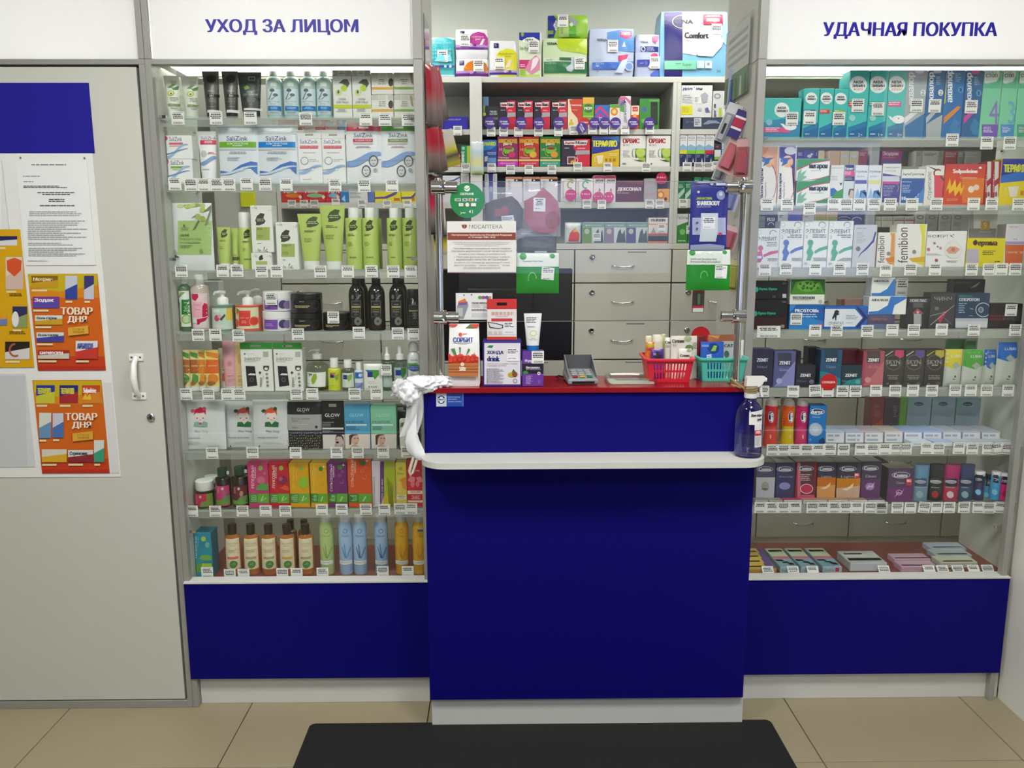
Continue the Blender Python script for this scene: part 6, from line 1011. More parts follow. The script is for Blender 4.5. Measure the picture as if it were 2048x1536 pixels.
# ---- cabinet floor: tests lying flat
LT = 'red floor of medicine cabinet'
view(1480, 900, 5.4862)
def flat(px, py, wx, dy, h, c, label, print_, Y0, rz=0, name='test_box', zb=None, side=None):
    """box lying on its back: front edge at photo point (px, py) = left front bottom corner"""
    zb = RF if zb is None else zb
    X, _ = at(*gp(px, py), Y0); m = MB(); m.box(0, wx, 0, dy, 0, h, side or c, side or c, c); o = m.build(name, 'paper', None, (X, Y0, zb+.0004), rz); tag(o, label, 'box')
    t = MB()
    for x0, y0, x1, y1, cc in print_: t.face([(x0*wx, y0*dy, h+.0002), (x1*wx, y0*dy, h+.0002), (x1*wx, y1*dy, h+.0002), (x0*wx, y1*dy, h+.0002)], cc)
    t.build('printed_top', 'paper', o); return o
CB = [(0.02, .55, .98, .98, 'c8d4b4'), (0.02, .42, .98, .55, 'c8687c'), (.02, .02, .98, .42, '7fa8b8'), (.6, .1, .9, .2, 'c8305c'), (.35, .2, .7, .28, 'b8c84c'), (.05, .3, .5, .38, 'dce6ea'), (.1, .8, .9, .9, '9ab4a0')]
for k, (px, ds) in enumerate(((440, 'leftmost of three'), (668, 'middle of three'), (905, 'rightmost of three'))):
    o = flat(px, 1340, .060 if k < 2 else .066, .17, .022, '8fb4bc', 'pale teal test box with pink band lying flat, '+ds, CB, .05, side='a8c4cc')
    t = MB(); vs, fs = text2d('Clearblue'); t.mesh([(.004+.036*u, -.0003, .006+.009*v) for u, v in vs], fs, '55708c'); t.face([(.043, -.0003, .004), (.056, -.0003, .004), (.056, -.0003, .018), (.043, -.0003, .018)], 'c82c54'); t.build('printed_front', 'paper', o)
for k in range(4):
    flat(60, 1330-k*5, .105-.012*k, .052, .016, 'd0a83c' if k != 1 else '5a4a98', 'yellow test box with violet edge, %s in the slanting stack' % (['lowest', 'second', 'third', 'topmost'][k]), [(.02, .05, .7, .95, 'dcb84c'), (.7, .05, .98, .95, '6a4a94'), (.1, .3, .6, .5, '9a7a2c')], .05+.045*k, zb=RF+.0164*k*.0, side='b8902c')
flat(1205, 1335, .125, .11, .03, 'b8bcb8', 'long white test box with clear front standing open', [(.02, .1, .98, .9, 'c0c4bc'), (.05, .2, .95, .4, 'a8aec4'), (.1, .7, .6, .8, '8a9aa0')], .06, side='c4c8cc')
view(1750, 900, 5.4866)
flat(285, 1345, .125, .055, .02, 'c49cb0', 'pink test box with violet line, front of two', [(.02, .1, .98, .9, 'cfaabc'), (.05, .15, .7, .3, '8a4ab0')], .05)
flat(210, 1290, .125, .055, .02, 'c49cb0', 'pink test box with violet line, back of two', [(.02, .1, .98, .9, 'cfaabc'), (.05, .15, .98, .3, '6a3ab0')], .115)
for k, ds in enumerate(('front of three', 'middle of three', 'back of three')):
    flat(715-55*k, 1290-60*k, .128, .06, .02, ['c4c8b0', 'b0bcc0', 'b8bccc'][k], 'pale test box with blue line, %s by the right wall' % ds, [(.02, .05, .98, .95, ['ccd0b8', 'bcc8cc', 'c0c4d4'][k]), (.1, .1, .9, .25, ['a8ac94', '7a8cac', '5a60b0'][k])], .085+.065*k, zb=RF)
def floor_tags(pts):
    for px, py in pts: TAGROWS.setdefault(LT, []).append(gp(px, py)+('lean', .022, (.0385, .036)))
view(1480, 900, 5.4862); floor_tags([(322, 1332), (600, 1350), (816, 1350)]); view(1750, 900, 5.4866); floor_tags([(122, 1330), (620, 1325), (770, 1325), (938, 1325), (1112, 1325), (1266, 1325)])
# ================================================================== products: wall shelving behind the counter
SHELF['lim'] = (-9, 9); BY = 1.206
# ---- top of the shelving: soft packs
shelf(2.246, BY, .05)
view(830, 0, 5.909)
WH = 'e6e6ea'
softpack(165, 440, 472, 910, .12, '4fc0c8', 'turquoise underpad pack with white top, leftmost on top of the shelving', [R(170, 440, 470, 465, 'cfe6ea'), E(330, 520, 145, 82, '3fb0ba'), T('underpads', 195, 490, 440, 525, '8fdce0'), R(187, 570, 440, 730, '3aa4b0')]+[P('58c4cc', 195+i*34, 590+j*45, 212+i*34, 570+j*45, 228+i*34, 590+j*45, 212+i*34, 610+j*45) for i in range(7) for j in range(3)]+[P('7fd4dc', 230, 730, 290, 640, 420, 650, 440, 730), R(187, 775, 465, 802, '2a2a88'), E(360, 788, 16, 16, 'a8dce4'), E(418, 788, 16, 16, 'a8dce4'), R(187, 885, 465, 905, 'd8ecee')])
softpack(478, 692, 868, 912, .12, WH, 'white incontinence pad pack with orange circle under the pink one', [R(482, 865, 866, 900, '6a2a8c'), P('d87a1c', 570, 865, 580, 800, 620, 740, 690, 710, 780, 712, 840, 750, 866, 820, 866, 865), R(482, 838, 866, 866, 'b090cc'), R(524, 715, 580, 770, '2c2058'), L(530, 728, 572, 762, 2, 'a89cc8'), E(665, 855, 22, 20, 'd890c8'), E(712, 855, 18, 18, '6a3a94'), T('pad', 760, 775, 800, 800, 'f0c8a0')])
softpack(475, 342, 866, 690, .12, WH, 'white incontinence pad pack with pink circle stacked on the orange one', [R(482, 555, 864, 585, '6a2a8c'), P('b83a90', 635, 530, 640, 440, 680, 395, 750, 375, 820, 390, 860, 450, 864, 540), R(482, 528, 864, 558, 'b48ccc'), R(530, 365, 585, 420, '2c2440'), T('incontinence', 645, 420, 812, 446, 'e8b0d4'), T('pad', 715, 450, 770, 478, 'f0c8e0'), P('f0dce8', 760, 535, 800, 460, 825, 462, 800, 530), E(655, 533, 24, 22, 'd8c0e0'), E(708, 533, 18, 18, '6a3a94')])
softpack(876, 478, 1210, 915, .12, WH, 'white incontinence pad pack with big yellow circle', [R(880, 855, 1205, 880, '4a2a8c'), P('dcd81c', 930, 770, 940, 690, 990, 610, 1080, 572, 1160, 585, 1205, 630, 1205, 830, 1080, 828, 950, 828), R(880, 828, 1205, 856, 'b8a0d0'), R(930, 510, 988, 566, '2c2058'), L(938, 522, 980, 556, 2, 'a89cc8'), T('incontinence', 988, 622, 1165, 648, '8a8a1c'), T('pad', 1070, 655, 1125, 680, '8a8a1c'), P('ecd8c0', 1065, 800, 1110, 705, 1145, 708, 1120, 800), E(1068, 842, 20, 20, 'd8c4e0'), E(1122, 845, 18, 18, '4a3a94'), R(980, 885, 1190, 905, 'd4d01c')])
box(1228, 382, 1494, 915, .07, 'dbe6c8', 'tall blue topped slim pad carton with pink flower', [P('1f2f9c', 1230, 384, 1475, 384, 1475, 490, 1400, 440, 1320, 445, 1260, 480, 1230, 470), E(1270, 405, 18, 28, '8ab03c'), P('eef2ea', 1255, 490, 1320, 445, 1400, 440, 1470, 480, 1450, 520, 1350, 520), T('TENA', 1298, 460, 1402, 488, '2b3338', 0, 1), T('lady', 1240, 545, 1340, 605, '6a8a58'), R(1232, 708, 1380, 812, 'c82c70'), L(1245, 760, 1310, 800, 2, 'f0d0e0'), E(1370, 740, 30, 30, 'c4c8cc'), P('d888a8', 1300, 820, 1350, 720, 1430, 650, 1475, 700, 1475, 820, 1380, 885), P('f2e4ea', 1365, 845, 1390, 700, 1440, 672, 1465, 700, 1430, 780), R(1232, 815, 1310, 912, 'a4c84c'), L(1245, 825, 1305, 895, 4, '7fa03c'), R(1310, 880, 1475, 912, 'b8d464')], side='eef0ea', n='pad_box')
softpack(1502, 450, 2040, 915, .14, 'c8dcb0', 'large pale green pad pack with dark green band', [P('b4cc2c', 1690, 452, 2035, 452, 2035, 640, 1900, 620, 1730, 600, 1680, 540), R(1520, 685, 2030, 735, 'd8e2d0'), R(1525, 728, 2035, 862, '2c7a48'), T('TENA', 1555, 500, 1680, 530, '3a4440', 0, 1), T('lady', 1555, 692, 1625, 722, '8aa888'), T('NORMAL', 1540, 735, 1675, 758, 'a8d8b0'), P('c0ccd0', 1780, 800, 1840, 760, 1850, 672, 1915, 672, 1900, 780, 1850, 850, 1800, 840), R(1705, 680, 1845, 715, '2c6a40')])
softpack(1566, 176, 2048, 442, .12, '8fc03c', 'lime green and navy pad pack lying on the large green one', [P('22308c', 1570, 180, 1640, 180, 1695, 280, 1640, 438, 1570, 438), P('dfe8e4', 1665, 235, 1700, 280, 1665, 370, 1635, 300), T('TENA', 1648, 262, 1676, 345, '2c3440', 90), R(1700, 190, 1820, 435, 'a8c870'), R(1820, 305, 1905, 435, '58a82c'), P('9aa4a0', 1800, 200, 1860, 195, 1925, 260, 1900, 310, 1850, 290), E(1848, 290, 20, 24, 'd8dcd8'), T('lady', 1715, 320, 1755, 400, '7aa050', 90), R(1570, 360, 1635, 405, '6a9030')])
view(1150, 0, 5.12)
softpack(140, 290, 612, 794, .14, 'b8c4dc', 'large silver blue pad pack with crimson percent badge', [P('5a90d0', 330, 330, 470, 300, 605, 295, 608, 530, 420, 520, 330, 440), P('c8d8ec', 480, 480, 505, 420, 520, 480), P('c8206c', 460, 325, 585, 312, 585, 372, 525, 400, 460, 370), T('100%', 478, 328, 568, 358, 'f6dfe8', 0, 1), T('TENA', 222, 398, 330, 422, '3a4048', 0, 1), R(178, 638, 450, 710, '3a6cc8'), P('5f90dc', 450, 638, 600, 625, 600, 700, 450, 710), T('lady', 215, 600, 272, 625, '9aa0b0'), T('EXTRA', 215, 642, 298, 662, 'b4ccec'), L(215, 672, 262, 690, 1, 'd8e4f4'), P('cc2c64', 445, 570, 545, 558, 530, 600, 480, 625, 450, 625), P('cdd8e8', 410, 745, 440, 690, 480, 620, 540, 600, 520, 680, 490, 750), E(555, 680, 46, 46, 'c4ccdc'), E(555, 680, 34, 34, '7a9cd8'), T('20', 215, 722, 242, 740, '55608c')])
softpack(616, 352, 868, 794, .12, 'b9c2e0', 'small lilac pad pack with navy stripes', [T('TENA', 672, 422, 748, 440, '44484f', 0, 1), R(672, 476, 855, 530, '2c3478'), E(698, 503, 22, 26, 'c8cce0'), L(735, 485, 845, 525, 3, '9aa0d0'), P('c82c70', 792, 370, 868, 362, 850, 410, 825, 445, 795, 425), E(812, 578, 38, 32, 'c84068'), R(636, 612, 775, 680, '3444a8'), P('dfe4f0', 745, 690, 800, 590, 845, 590, 850, 690), L(665, 645, 710, 655, 1, 'd0d8f0'), P('5a74d0', 770, 760, 860, 690, 865, 790, 780, 790)])
softpack(862, 112, 1572, 794, .16, '7fb8d8', 'largest navy, white and sky blue pad pack of the top row', [P('dcdad6', 1095, 118, 1465, 112, 1500, 350, 1440, 540, 1300, 580, 1095, 545), P('a8cce0', 1465, 118, 1565, 118, 1565, 480, 1510, 420), R(918, 120, 1100, 790, '1f1a6c'), P('4a3a94', 918, 130, 1100, 122, 1100, 150, 1000, 165, 918, 160), O(1100, 222, 105, 72, 8, 'dfe4e0', 60, 300), O(1100, 222, 105, 72, 8, 'a8c060', 200, 300), T('TENA', 1005, 200, 1210, 242, '33363c', 0, 1), T('Comfort', 1118, 332, 1368, 392, '2c2e34', 0, 1), T('Mini', 1132, 400, 1202, 425, '9a9ca0'), R(1312, 145, 1515, 255, 'b81c44'), T('ВЫГОДНО', 1345, 188, 1480, 228, 'f4e4e6', 0, 1), L(1325, 155, 1505, 180, 2, 'e8b8c4', 1), P('cfe0e6', 1235, 535, 1330, 510, 1380, 380, 1470, 360, 1525, 400, 1500, 480, 1410, 580, 1260, 575), R(915, 622, 1240, 712, '7fcfae'), T('Super', 1098, 650, 1195, 685, '4a6a60'), L(1030, 652, 1085, 662, 1, '2c4a40'), R(1245, 625, 1320, 700, 'c4d4d8'), R(1328, 625, 1400, 700, 'd0d8dc'), E(1362, 658, 16, 16, '8a94a0'), T('30', 1450, 715, 1492, 742, '3a5878')])
bottle(1576, 312, 1640, 794, '8ab8d8', 'blue and white bottle behind the hanging blister packs', 'straight', (420, .9, '1f2f9c', 'dome'), [R(1580, 700, 1635, 790, '3a8ca8'), E(1600, 605, 20, 30, '3444a0')], n='bottle')
tw = (.045, .05)
view(830, 0, 5.909); tags('among those stuck on packs above the shelving', [(325, 662), (590, 470), (750, 772), (998, 745), (1402, 548), (1748, 245), (1945, 748)], Y=BY-.006, size=tw)
view(1150, 0, 5.12); tags('among those stuck on packs above the shelving', [(388, 470), (818, 640), (1450, 305)], Y=BY-.006, size=tw)

def talker(px, py, r, label, word=('ЛУЧШИЕ', 'ТОВАРЫ'), c='4a2a8c', Y=1.19, rot=0, wc='e6dff2'):
    X_, Z_ = at(*gp(px, py), Y); rr = (at(*gp(px+r, py), Y)[0]-X_); m = MB(); m.loft([[(rr*math.cos(.2618*i), y, rr*math.sin(.2618*i)) for i in range(24)] for y in (0, .0012)], c)
    o = m.build('shelf_sticker', 'paper', None, (X_, Y, Z_)); tag(o, label, 'sticker', 'round shelf stickers')
    D = [T(word[0], px-.75*r, py-.3*r, px+.65*r, py-.02*r, wc, 0, 1)]+([T(word[1], px-.5*r, py+.1*r, px+.8*r, py+.38*r, wc, 0, 1)] if len(word) > 1 else [])
    p = printed(D, Y, X_, Z_-rr, 2*rr, 2*rr, parent=o); p.location.z = -rr
    o.rotation_euler = (0, math.radians(rot), 0)
# ---- shelf a
shelf(SHB[0][1], BY, .05); LT = 'shelf of red and black boxes behind counter'
view(840, 170, 4.956)
box(235, 315, 474, 435, .10, '2a1fa0', 'royal blue carton with white name left of the white upright', [T('АЛЕКСАВЕНР', 280, 335, 405, 350, 'c4c4e8')], side='1c1478')
box(190, 80, 235, 435, .10, '2a1f9c', 'narrow blue carton behind the hanging red sachets', [R(205, 92, 228, 125, 'd8d8ec')], Y=1.25)
box(622, 115, 682, 440, .08, '6a94b0', 'tall slim pale blue carton right of the white upright', [R(624, 205, 680, 438, '1f2c44'), E(638, 290, 16, 18, 'c4d040'), P('a8c040', 628, 205, 645, 205, 640, 280, 630, 280)], side='4a6c88')
box(684, 242, 776, 440, .08, '2a3238', 'dark grey carton with white lettering', [T('ЭКЗО', 690, 255, 760, 275, 'c4ccd0', 0, 1), T('ДЕРИЛ', 686, 280, 765, 300, 'a8b0b8', 0, 1), R(684, 320, 776, 345, '6a6c58')], side='1c2226')
def anvi(a, b, t, u): 
    w_ = b-a; h_ = u-t
    return [P('d01c3c', a+.5*w_, t, b, t, b, u, a+.42*w_, u, a+.55*w_, t+.55*h_, a+.42*w_, t+.3*h_), P('e9e4e2', a+.1*w_, t+.07*h_, a+.92*w_, t+.05*h_, a+.88*w_, t+.22*h_, a+.52*w_, t+.23*h_, a+.48*w_, t+.28*h_, a+.44*w_, t+.22*h_, a+.12*w_, t+.21*h_), T('Анви', a+.13*w_, t+.09*h_, a+.46*w_, t+.19*h_, 'b81c34', 0, 1), T('Макс', a+.5*w_, t+.08*h_, a+.9*w_, t+.19*h_, '2a2630', 0, 1), L(a+.12*w_, t+.32*h_, a+.42*w_, t+.37*h_, 1, 'b8b4c0'), L(a+.56*w_, t+.32*h_, a+.9*w_, t+.38*h_, 2, 'f0c0c8'), P('a8a6ac', a+.52*w_, t+.42*h_, a+.98*w_, t+.41*h_, a+.98*w_, t+.56*h_, a+.48*w_, t+.58*h_)]
for a, b, ds in ((780, 950, 'leftmost of four'), (954, 1120, 'second of four'), (1124, 1291, 'third of four'), (1295, 1460, 'rightmost of four')):
    box(a, 155, b, 440, .08, '26222e', 'red and black cold remedy carton, '+ds, anvi(a, b, 155, 440), side='a8182c')
box(1463, 140, 1612, 440, .08, 'c8402c', 'red and cream cough syrup carton with drop curve', [P('e8dcb8', 1463, 140, 1550, 150, 1510, 200, 1500, 260, 1560, 330, 1570, 400, 1540, 438, 1463, 438), P('c8402c', 1480, 150, 1608, 142, 1608, 436, 1580, 436, 1575, 340, 1505, 262, 1490, 200), T('Синекод', 1490, 190, 1602, 210, 'f0dccc', 0, 1), L(1505, 245, 1600, 255, 1, 'f0c0b0'), E(1500, 385, 24, 22, 'd8c030'), E(1500, 352, 10, 14, 'd8b050')], side='a8301c')
view(1150, 170, 4.39)
box(66, 108, 168, 375, .07, '6fb02c', 'yellow topped green herbal carton with round emblem', [R(66, 108, 168, 165, 'e0b044'), E(117, 205, 42, 40, '3a7a2c'), T('MOM', 82, 192, 152, 218, 'dfe8d8', 0, 1), R(70, 270, 165, 280, 'a8d060')], side='4a8a1c')
box(171, 176, 300, 375, .06, '2a6cb8', 'blue carton with pink chevrons', [P('c83a7c', 172, 225, 222, 180, 298, 260, 298, 290, 222, 215, 172, 260), P('a83a90', 172, 280, 222, 240, 298, 310, 298, 335, 222, 275, 172, 310), T('ART', 212, 275, 235, 350, 'dfe6f0', 90, 1)])
box(302, 170, 394, 375, .06, 'dfe2d4', 'white green carton with orange sun rings', [R(302, 170, 394, 200, '4fa83c'), E(345, 235, 32, 34, 'dc7a2c'), E(345, 235, 20, 22, 'f0c04c'), E(345, 235, 9, 10, 'f6e8b0'), T('20', 345, 182, 388, 198, 'c84a2c')])
box(394, 98, 490, 375, .07, 'd8d8dc', 'tall white carton with vertical name and coloured arrow', [P('c86a8c', 394, 100, 440, 100, 490, 140, 490, 180, 440, 120, 394, 165), P('6a5aa8', 394, 165, 440, 120, 440, 160, 394, 190), P('58a050', 394, 190, 430, 165, 430, 240, 394, 230), T('ДИПРИЛИФ', 428, 140, 456, 330, '33344c', 90)])
box(491, 180, 563, 375, .06, 'd85028', 'small orange and cream carton', [R(491, 180, 563, 262, 'ecdcc4'), R(505, 192, 552, 232, 'c84038'), T('ДДД', 512, 205, 545, 220, 'f2d8cc'), E(525, 270, 15, 18, 'e8a05c')])
box(565, 120, 742, 378, .06, '3f8a3c', 'green blister pack with dark lipstick tube', [P('4a5ab0', 578, 210, 628, 190, 625, 240), E(600, 315, 18, 20, '6fb050'), R(665, 150, 725, 350, '1f2a20'), R(672, 185, 720, 345, '2c3a2c'), R(650, 130, 740, 145, '5fa85a')], side='2c6a2c', n='blister_pack', cat='pack')
view(840, 170, 4.956)
for px, py, ds in ((690, 372, 'leftmost of the row'), (833, 372, 'on the leftmost red and black carton'), (1003, 374, 'on the second red and black carton'), (1178, 377, 'on the third red and black carton'), (1375, 374, 'on the rightmost red and black carton')): talker(px, py, 56, 'round purple sticker '+ds)
view(1150, 170, 4.39)
for px, py, rot, ds in ((60, 375, 60, 'tilted, beside the syrup carton'), (172, 332, 0, 'under the yellow topped green carton'), (263, 332, 0, 'under the pink chevron carton'), (356, 332, 0, 'under the orange sun carton'), (512, 332, 0, 'under the small orange carton'), (653, 332, 0, 'under the green blister pack')): talker(px, py, 47, 'round purple sticker '+ds, rot=rot, Y=1.19 if px != 60 else 1.186)
talker(85, 338, 50, 'round red discount sticker before the green herbal carton', ('СКИДКА',), 'c8201f', Y=1.196, wc='f2dcdc')
cs = (.038, .04)
view(840, 170, 4.956); tags(LT, [(373, 452), (705, 462), (828, 462), (976, 465), (1175, 462), (1372, 460), (1525, 447)], Y=1.194, size=cs); view(1150, 170, 4.39); tags(LT, [(153, 390), (252, 392), (336, 390), (440, 392), (656, 390)], Y=1.194, size=cs)
# right bay of shelf a
box(945, 287, 1302, 368, .10, '3c4458', 'long dark blue case with dolphin drawing', [R(1045, 290, 1110, 365, 'c4c8cc'), L(1052, 298, 1104, 355, 4, '6a6c70'), P('8a94a8', 1120, 345, 1170, 310, 1240, 312, 1285, 340, 1220, 335, 1160, 345), T('долфин', 975, 310, 1038, 335, '77839c')], side='2c3444')
box(930, 2, 1205, 284, .09, 'd8dad8', 'large white nasal rinse carton with yellow square', [T('долфин', 945, 18, 1118, 52, '4a4a78', 0, 1), R(930, 180, 1032, 262, 'dcd438'), L(942, 195, 1018, 245, 4, 'b0a42c'), R(1045, 100, 1108, 165, 'e4e4e0'), L(1050, 110, 1100, 155, 4, '77777a'), L(942, 85, 1040, 165, 5, 'b8bac0'), P('a8acb4', 1100, 90, 1140, 62, 1170, 90, 1160, 150, 1120, 160), P('6a689c', 1140, 205, 1165, 195, 1185, 240, 1145, 242), E(1095, 215, 20, 14, 'b4b8bc')], side='b8bab8')
box(1209, 52, 1338, 284, .08, 'cfd2d2', 'white rinse bottle carton with vertical name', [E(1250, 98, 30, 25, '8a9098'), E(1250, 98, 18, 14, 'c4c8cc'), T('долфин', 1214, 165, 1242, 282, '4a4c68', 90, 1), R(1262, 200, 1288, 278, 'b8c43c'), R(1300, 60, 1336, 280, 'e0e2e2')], side='a8acac')
# ---- shelf b
shelf(SHB[1][1], BY, .045); LT = 'shelf of hot drink boxes behind counter'
view(840, 170, 4.956)
box(272, 680, 404, 810, .09, 'a8283c', 'dark red carton with tissue picture', [T('275', 325, 700, 368, 718, 'e8d8d8', 0, 1), R(330, 735, 402, 806, 'd0b8b0'), E(388, 705, 12, 12, 'd88a94'), E(365, 765, 28, 30, 'e0cfc8')], side='7c1c2c')
box(406, 602, 500, 808, .09, '1f8a5c', 'green and lime effervescent tablet carton', [R(466, 602, 500, 806, 'b8d02c'), T('АСПИРИН С', 412, 655, 440, 800, 'dff0e6', 90, 1), E(430, 628, 16, 16, '8fd0a0')], side='14683f')
box(622, 542, 763, 808, .08, '1f4a9c', 'dark blue hot drink carton cut off by the upright', [P('2a88d0', 622, 545, 760, 548, 760, 600, 700, 640, 622, 650), T('ТЕРАФЛЮ', 600, 562, 750, 605, 'dce43c', 0, 1), L(660, 668, 755, 695, 2, 'b4c4e0', 2), P('e0e0d8', 640, 710, 672, 705, 668, 755, 640, 760), R(672, 722, 755, 768, '6a94cc'), R(640, 768, 760, 800, '2a3a80')])
def maxi(a, b, cc, cup, fr, sub, st): return [T('МАКСИКОЛД', a+12, 535, b-8, 582, 'e8b81c', 0, 1), T('рино', a+60, 575, b-60, 605, 'ead8c0', 0, 1), T('10', a+20, 628, a+50, 652, 'e8c8d0'), E(a+112, 635, 55, 24, '6fb830'), P('6fb830', a+58, 635, a+168, 635, a+150, 680, a+75, 680), E(a+112, 628, 42, 14, cup), O(a+82, 670, 30, 35, 8, '6fb830', 100, 290), E(a+145, 690, 36, 32, fr), T(sub, a+12, 710, a+115, 728, 'f0dce4'), R(a, 738, b, 754, 'e8cf7c'), R(a, 755, b, 805, st), T('ПРОСТУДА И ГРИПП', a+28, 770, b-28, 786, 'f6c8e8')]
for a, b, c, cup, fr, sub, st, ds in ((766, 972, '8a1f5c', 'a8304c', 'c82c6c', 'Малина', 'c02ca8', 'magenta hot drink carton with raspberry'), (976, 1182, 'b8281c', 'b84a1c', 'dcb02c', 'Лимон', 'c82c3c', 'red hot drink carton with lemon'), (1187, 1394, '1f7a2c', '8a3a1c', 'dc9a2c', 'Апельсин', '1fa07c', 'green hot drink carton with orange')):
    box(a, 512, b, 808, .08, c, ds, maxi(a, b, c, cup, fr, sub, st), side=c)
box(1397, 535, 1687, 808, .08, '2a2238', 'large red and black cold remedy carton with tea cup', anvi(1397, 1687, 535, 808)+[R(1460, 710, 1540, 785, 'e8dcd8'), R(1468, 718, 1532, 778, '6a3440'), E(1520, 765, 30, 18, 'd8a83c'), O(1545, 745, 22, 26, 5, 'e8dcd8', -90, 90)], side='a8182c')
view(1150, 170, 4.39)
box(147, 448, 391, 716, .08, 'dcb81c', 'blue and yellow hot drink carton with mug', [P('1f2a94', 147, 448, 391, 448, 391, 560, 270, 585, 147, 608), P('2a78cc', 147, 470, 391, 450, 391, 500, 300, 470), T('ТЕРАФЛЮ', 152, 485, 370, 545, 'e8e83c', 0, 1), P('ecdcb4', 190, 620, 250, 615, 240, 690, 200, 692), O(188, 652, 18, 24, 5, 'ecdcb4', 90, 270), R(265, 645, 285, 672, 'a8761c'), R(300, 645, 320, 672, 'a8761c'), R(332, 645, 355, 672, 'a8761c'), L(300, 600, 385, 628, 2, 'e8d890')], side='b8981c')
for a, b, ds in ((396, 621, 'left of two'), (625, 838, 'right of two')):
    box(a, 445, b, 714, .08, 'e9e7e0', 'white flu drink carton with lime tea glass, '+ds, [T('ОРВИС', a+22, 470, a+172, 512, 'a81c2c', 0, 1), T('ФЛЮ', a+25, 520, a+85, 538, '6a6a64'), L(a+25, 575, a+95, 640, 6, 'a8a69c'), R(a+132, 558, b-3, 640, '4a6a2c'), P('8ab83c', a+130, 560, b-5, 560, b-20, 640, a+150, 640), E(a+180, 595, 42, 38, 'b8d060'), E(a+190, 655, 32, 18, '9cc048'), O(a+122, 598, 18, 38, 5, '5a7a34', 90, 270), P('2a3018', a+115, 655, a+170, 660, b-5, 672, a+170, 672), E(a+35, 692, 20, 8, '8a8a80')], side='d0cec4')
view(840, 170, 4.956); tags(LT, [(452, 822), (710, 820), (897, 838), (1080, 838), (1306, 838), (1563, 812)], Y=1.194, size=cs); view(1150, 170, 4.39); tags(LT, [(288, 722), (625, 722)], Y=1.194, size=cs)
for a, b, c, ds in ((918, 984, 'd8d82c', 'yellow band, leftmost of four'), (985, 1061, '7fc02c', 'lime band, second of four'), (1062, 1139, '8fc83c', 'lime band, third of four'), (1141, 1220, 'c8283c', 'red band, rightmost of four')):
    box(a, 430, b, 738, .06, 'e2e4e6', 'slim white sea spray carton with '+ds, [T('АКВА', a+8, 452, b-8, 475, '4a4c50'), T('МАРИС', a+8, 480, b-8, 492, '6a6c70'), P('8ab4d0', a, 540, a+30, 520, b, 545, b, 572, a, 572), R(a, 572, b, 605, c), R(a, 606, b, 736, '24305c'), P('d8dce4', a+45, 680, a+52, 640, a+60, 680), L(a+8, 615, b-30, 640, 2, '8f9cc0')], side='c4c8cc')
box(1222, 520, 1280, 738, .06, '3a3a48', 'dark slim carton with pink drop and white middle', [R(1222, 570, 1280, 630, 'd8dadc'), R(1222, 632, 1280, 655, '8ab83c'), P('d0405c', 1230, 545, 1262, 530, 1258, 552)])
box(1282, 495, 1332, 738, .06, '2a70a8', 'slim blue carton with vertical white name', [T('АКВАЛОР', 1290, 510, 1314, 640, 'e2ecf2', 90, 1)])
view(1150, 170, 4.39); tags('below slim sea spray cartons behind counter', [(985, 718), (1085, 718), (1168, 718), (1245, 710)], Y=1.194, size=(.04, .04))
# ---- shelf c
shelf(SHB[2][1], BY, .045); LT = 'shelf of lozenge boxes behind counter'
view(840, 170, 4.956)
box(225, 900, 400, 1220, .09, 'dcdce2', 'white carton with purple swoosh left of the white upright', [P('4a3a98', 260, 955, 330, 940, 395, 905, 398, 920, 340, 950)])
box(405, 870, 490, 1220, .09, 'd4d4d0', 'narrow pale grey carton with barcode panel', [L(415, 900, 480, 960, 8, '9a9a96')])
for a, b, c, ds in ((640, 685, 'd8dae2', 'left'), (686, 720, '2c2a88', 'middle'), (721, 765, 'd8dae2', 'right')):
    box(a, 880, b, 1220, .07, c, 'slim %s carton of three white and navy ones' % ds, [L(a+12, 905, a+28, 960, 6, '77787c')] if c[0] == 'd' else [R(a+5, 1000, b-5, 1060, '8a8ac8')])
for a, b, ds in ((848, 1018, 'leftmost of three'), (1021, 1190, 'middle of three'), (1194, 1364, 'rightmost of three')):
    box(a, 912, b, 1222, .07, 'e6e2e0', 'white spray carton with orange top stripe, '+ds, [R(a, 912, b, 930, 'd8742c'), R(a+85, 932, a+172 if a+172 < b else b-2, 955, '2a242c'), T('ТАНТУМ', a+25, 950, a+55, 1050, '55505a', 90), E(a+110, 945, 10, 8, 'e0d8d8')])
for a, b, c, ds in ((1396, 1542, 'a8a060', 'brown swirl'), (1546, 1716, '5fa898', 'teal swirl')):
    box(a, 930, b, 1222, .07, 'e9e6e4', 'white lozenge carton with vertical name and '+ds, [T('Стрепсилс', a+8, 950, a+38, 1160, '6a686c', 90), O(a+95, 990, 35, 40, 14, c, 30, 300), P(c, a+40, 935, a+110, 930, b-5, 950, a+110, 950)])
    talker(a+100, 1090, 56, 'round pink sticker on the lozenge carton with '+ds, ('МЫ',), 'c82c7c', Y=1.196, wc='f4c8dc')
view(1150, 170, 4.39)
for a, b, ds in ((160, 257, 'left of two'), (260, 358, 'right of two')):
    box(a, 795, b, 1035, .07, 'e6dce0', 'white drops carton with maroon top, '+ds, [R(a, 795, b, 822, '9a2c4c'), T('ХИЛАК', a+18, 828, b-5, 845, '4a3a40', 0, 1), T('ФОРТЕ', a+18, 850, b-10, 866, '8a7a80'), P('8a4a5c', a+45, 935, a+55, 902, a+66, 935), E(a+55, 938, 12, 10, 'd8a8b4')])
box(360, 838, 600, 1035, .07, '5a2434', 'wine red painkiller carton with white bold name', [T('ДЕКСОНАЛ', 372, 898, 580, 935, 'f0e2e4', 0, 1), L(370, 945, 515, 958, 1, 'd8a8b4'), P('7a3448', 360, 838, 598, 838, 598, 880, 480, 860)], side='421826')
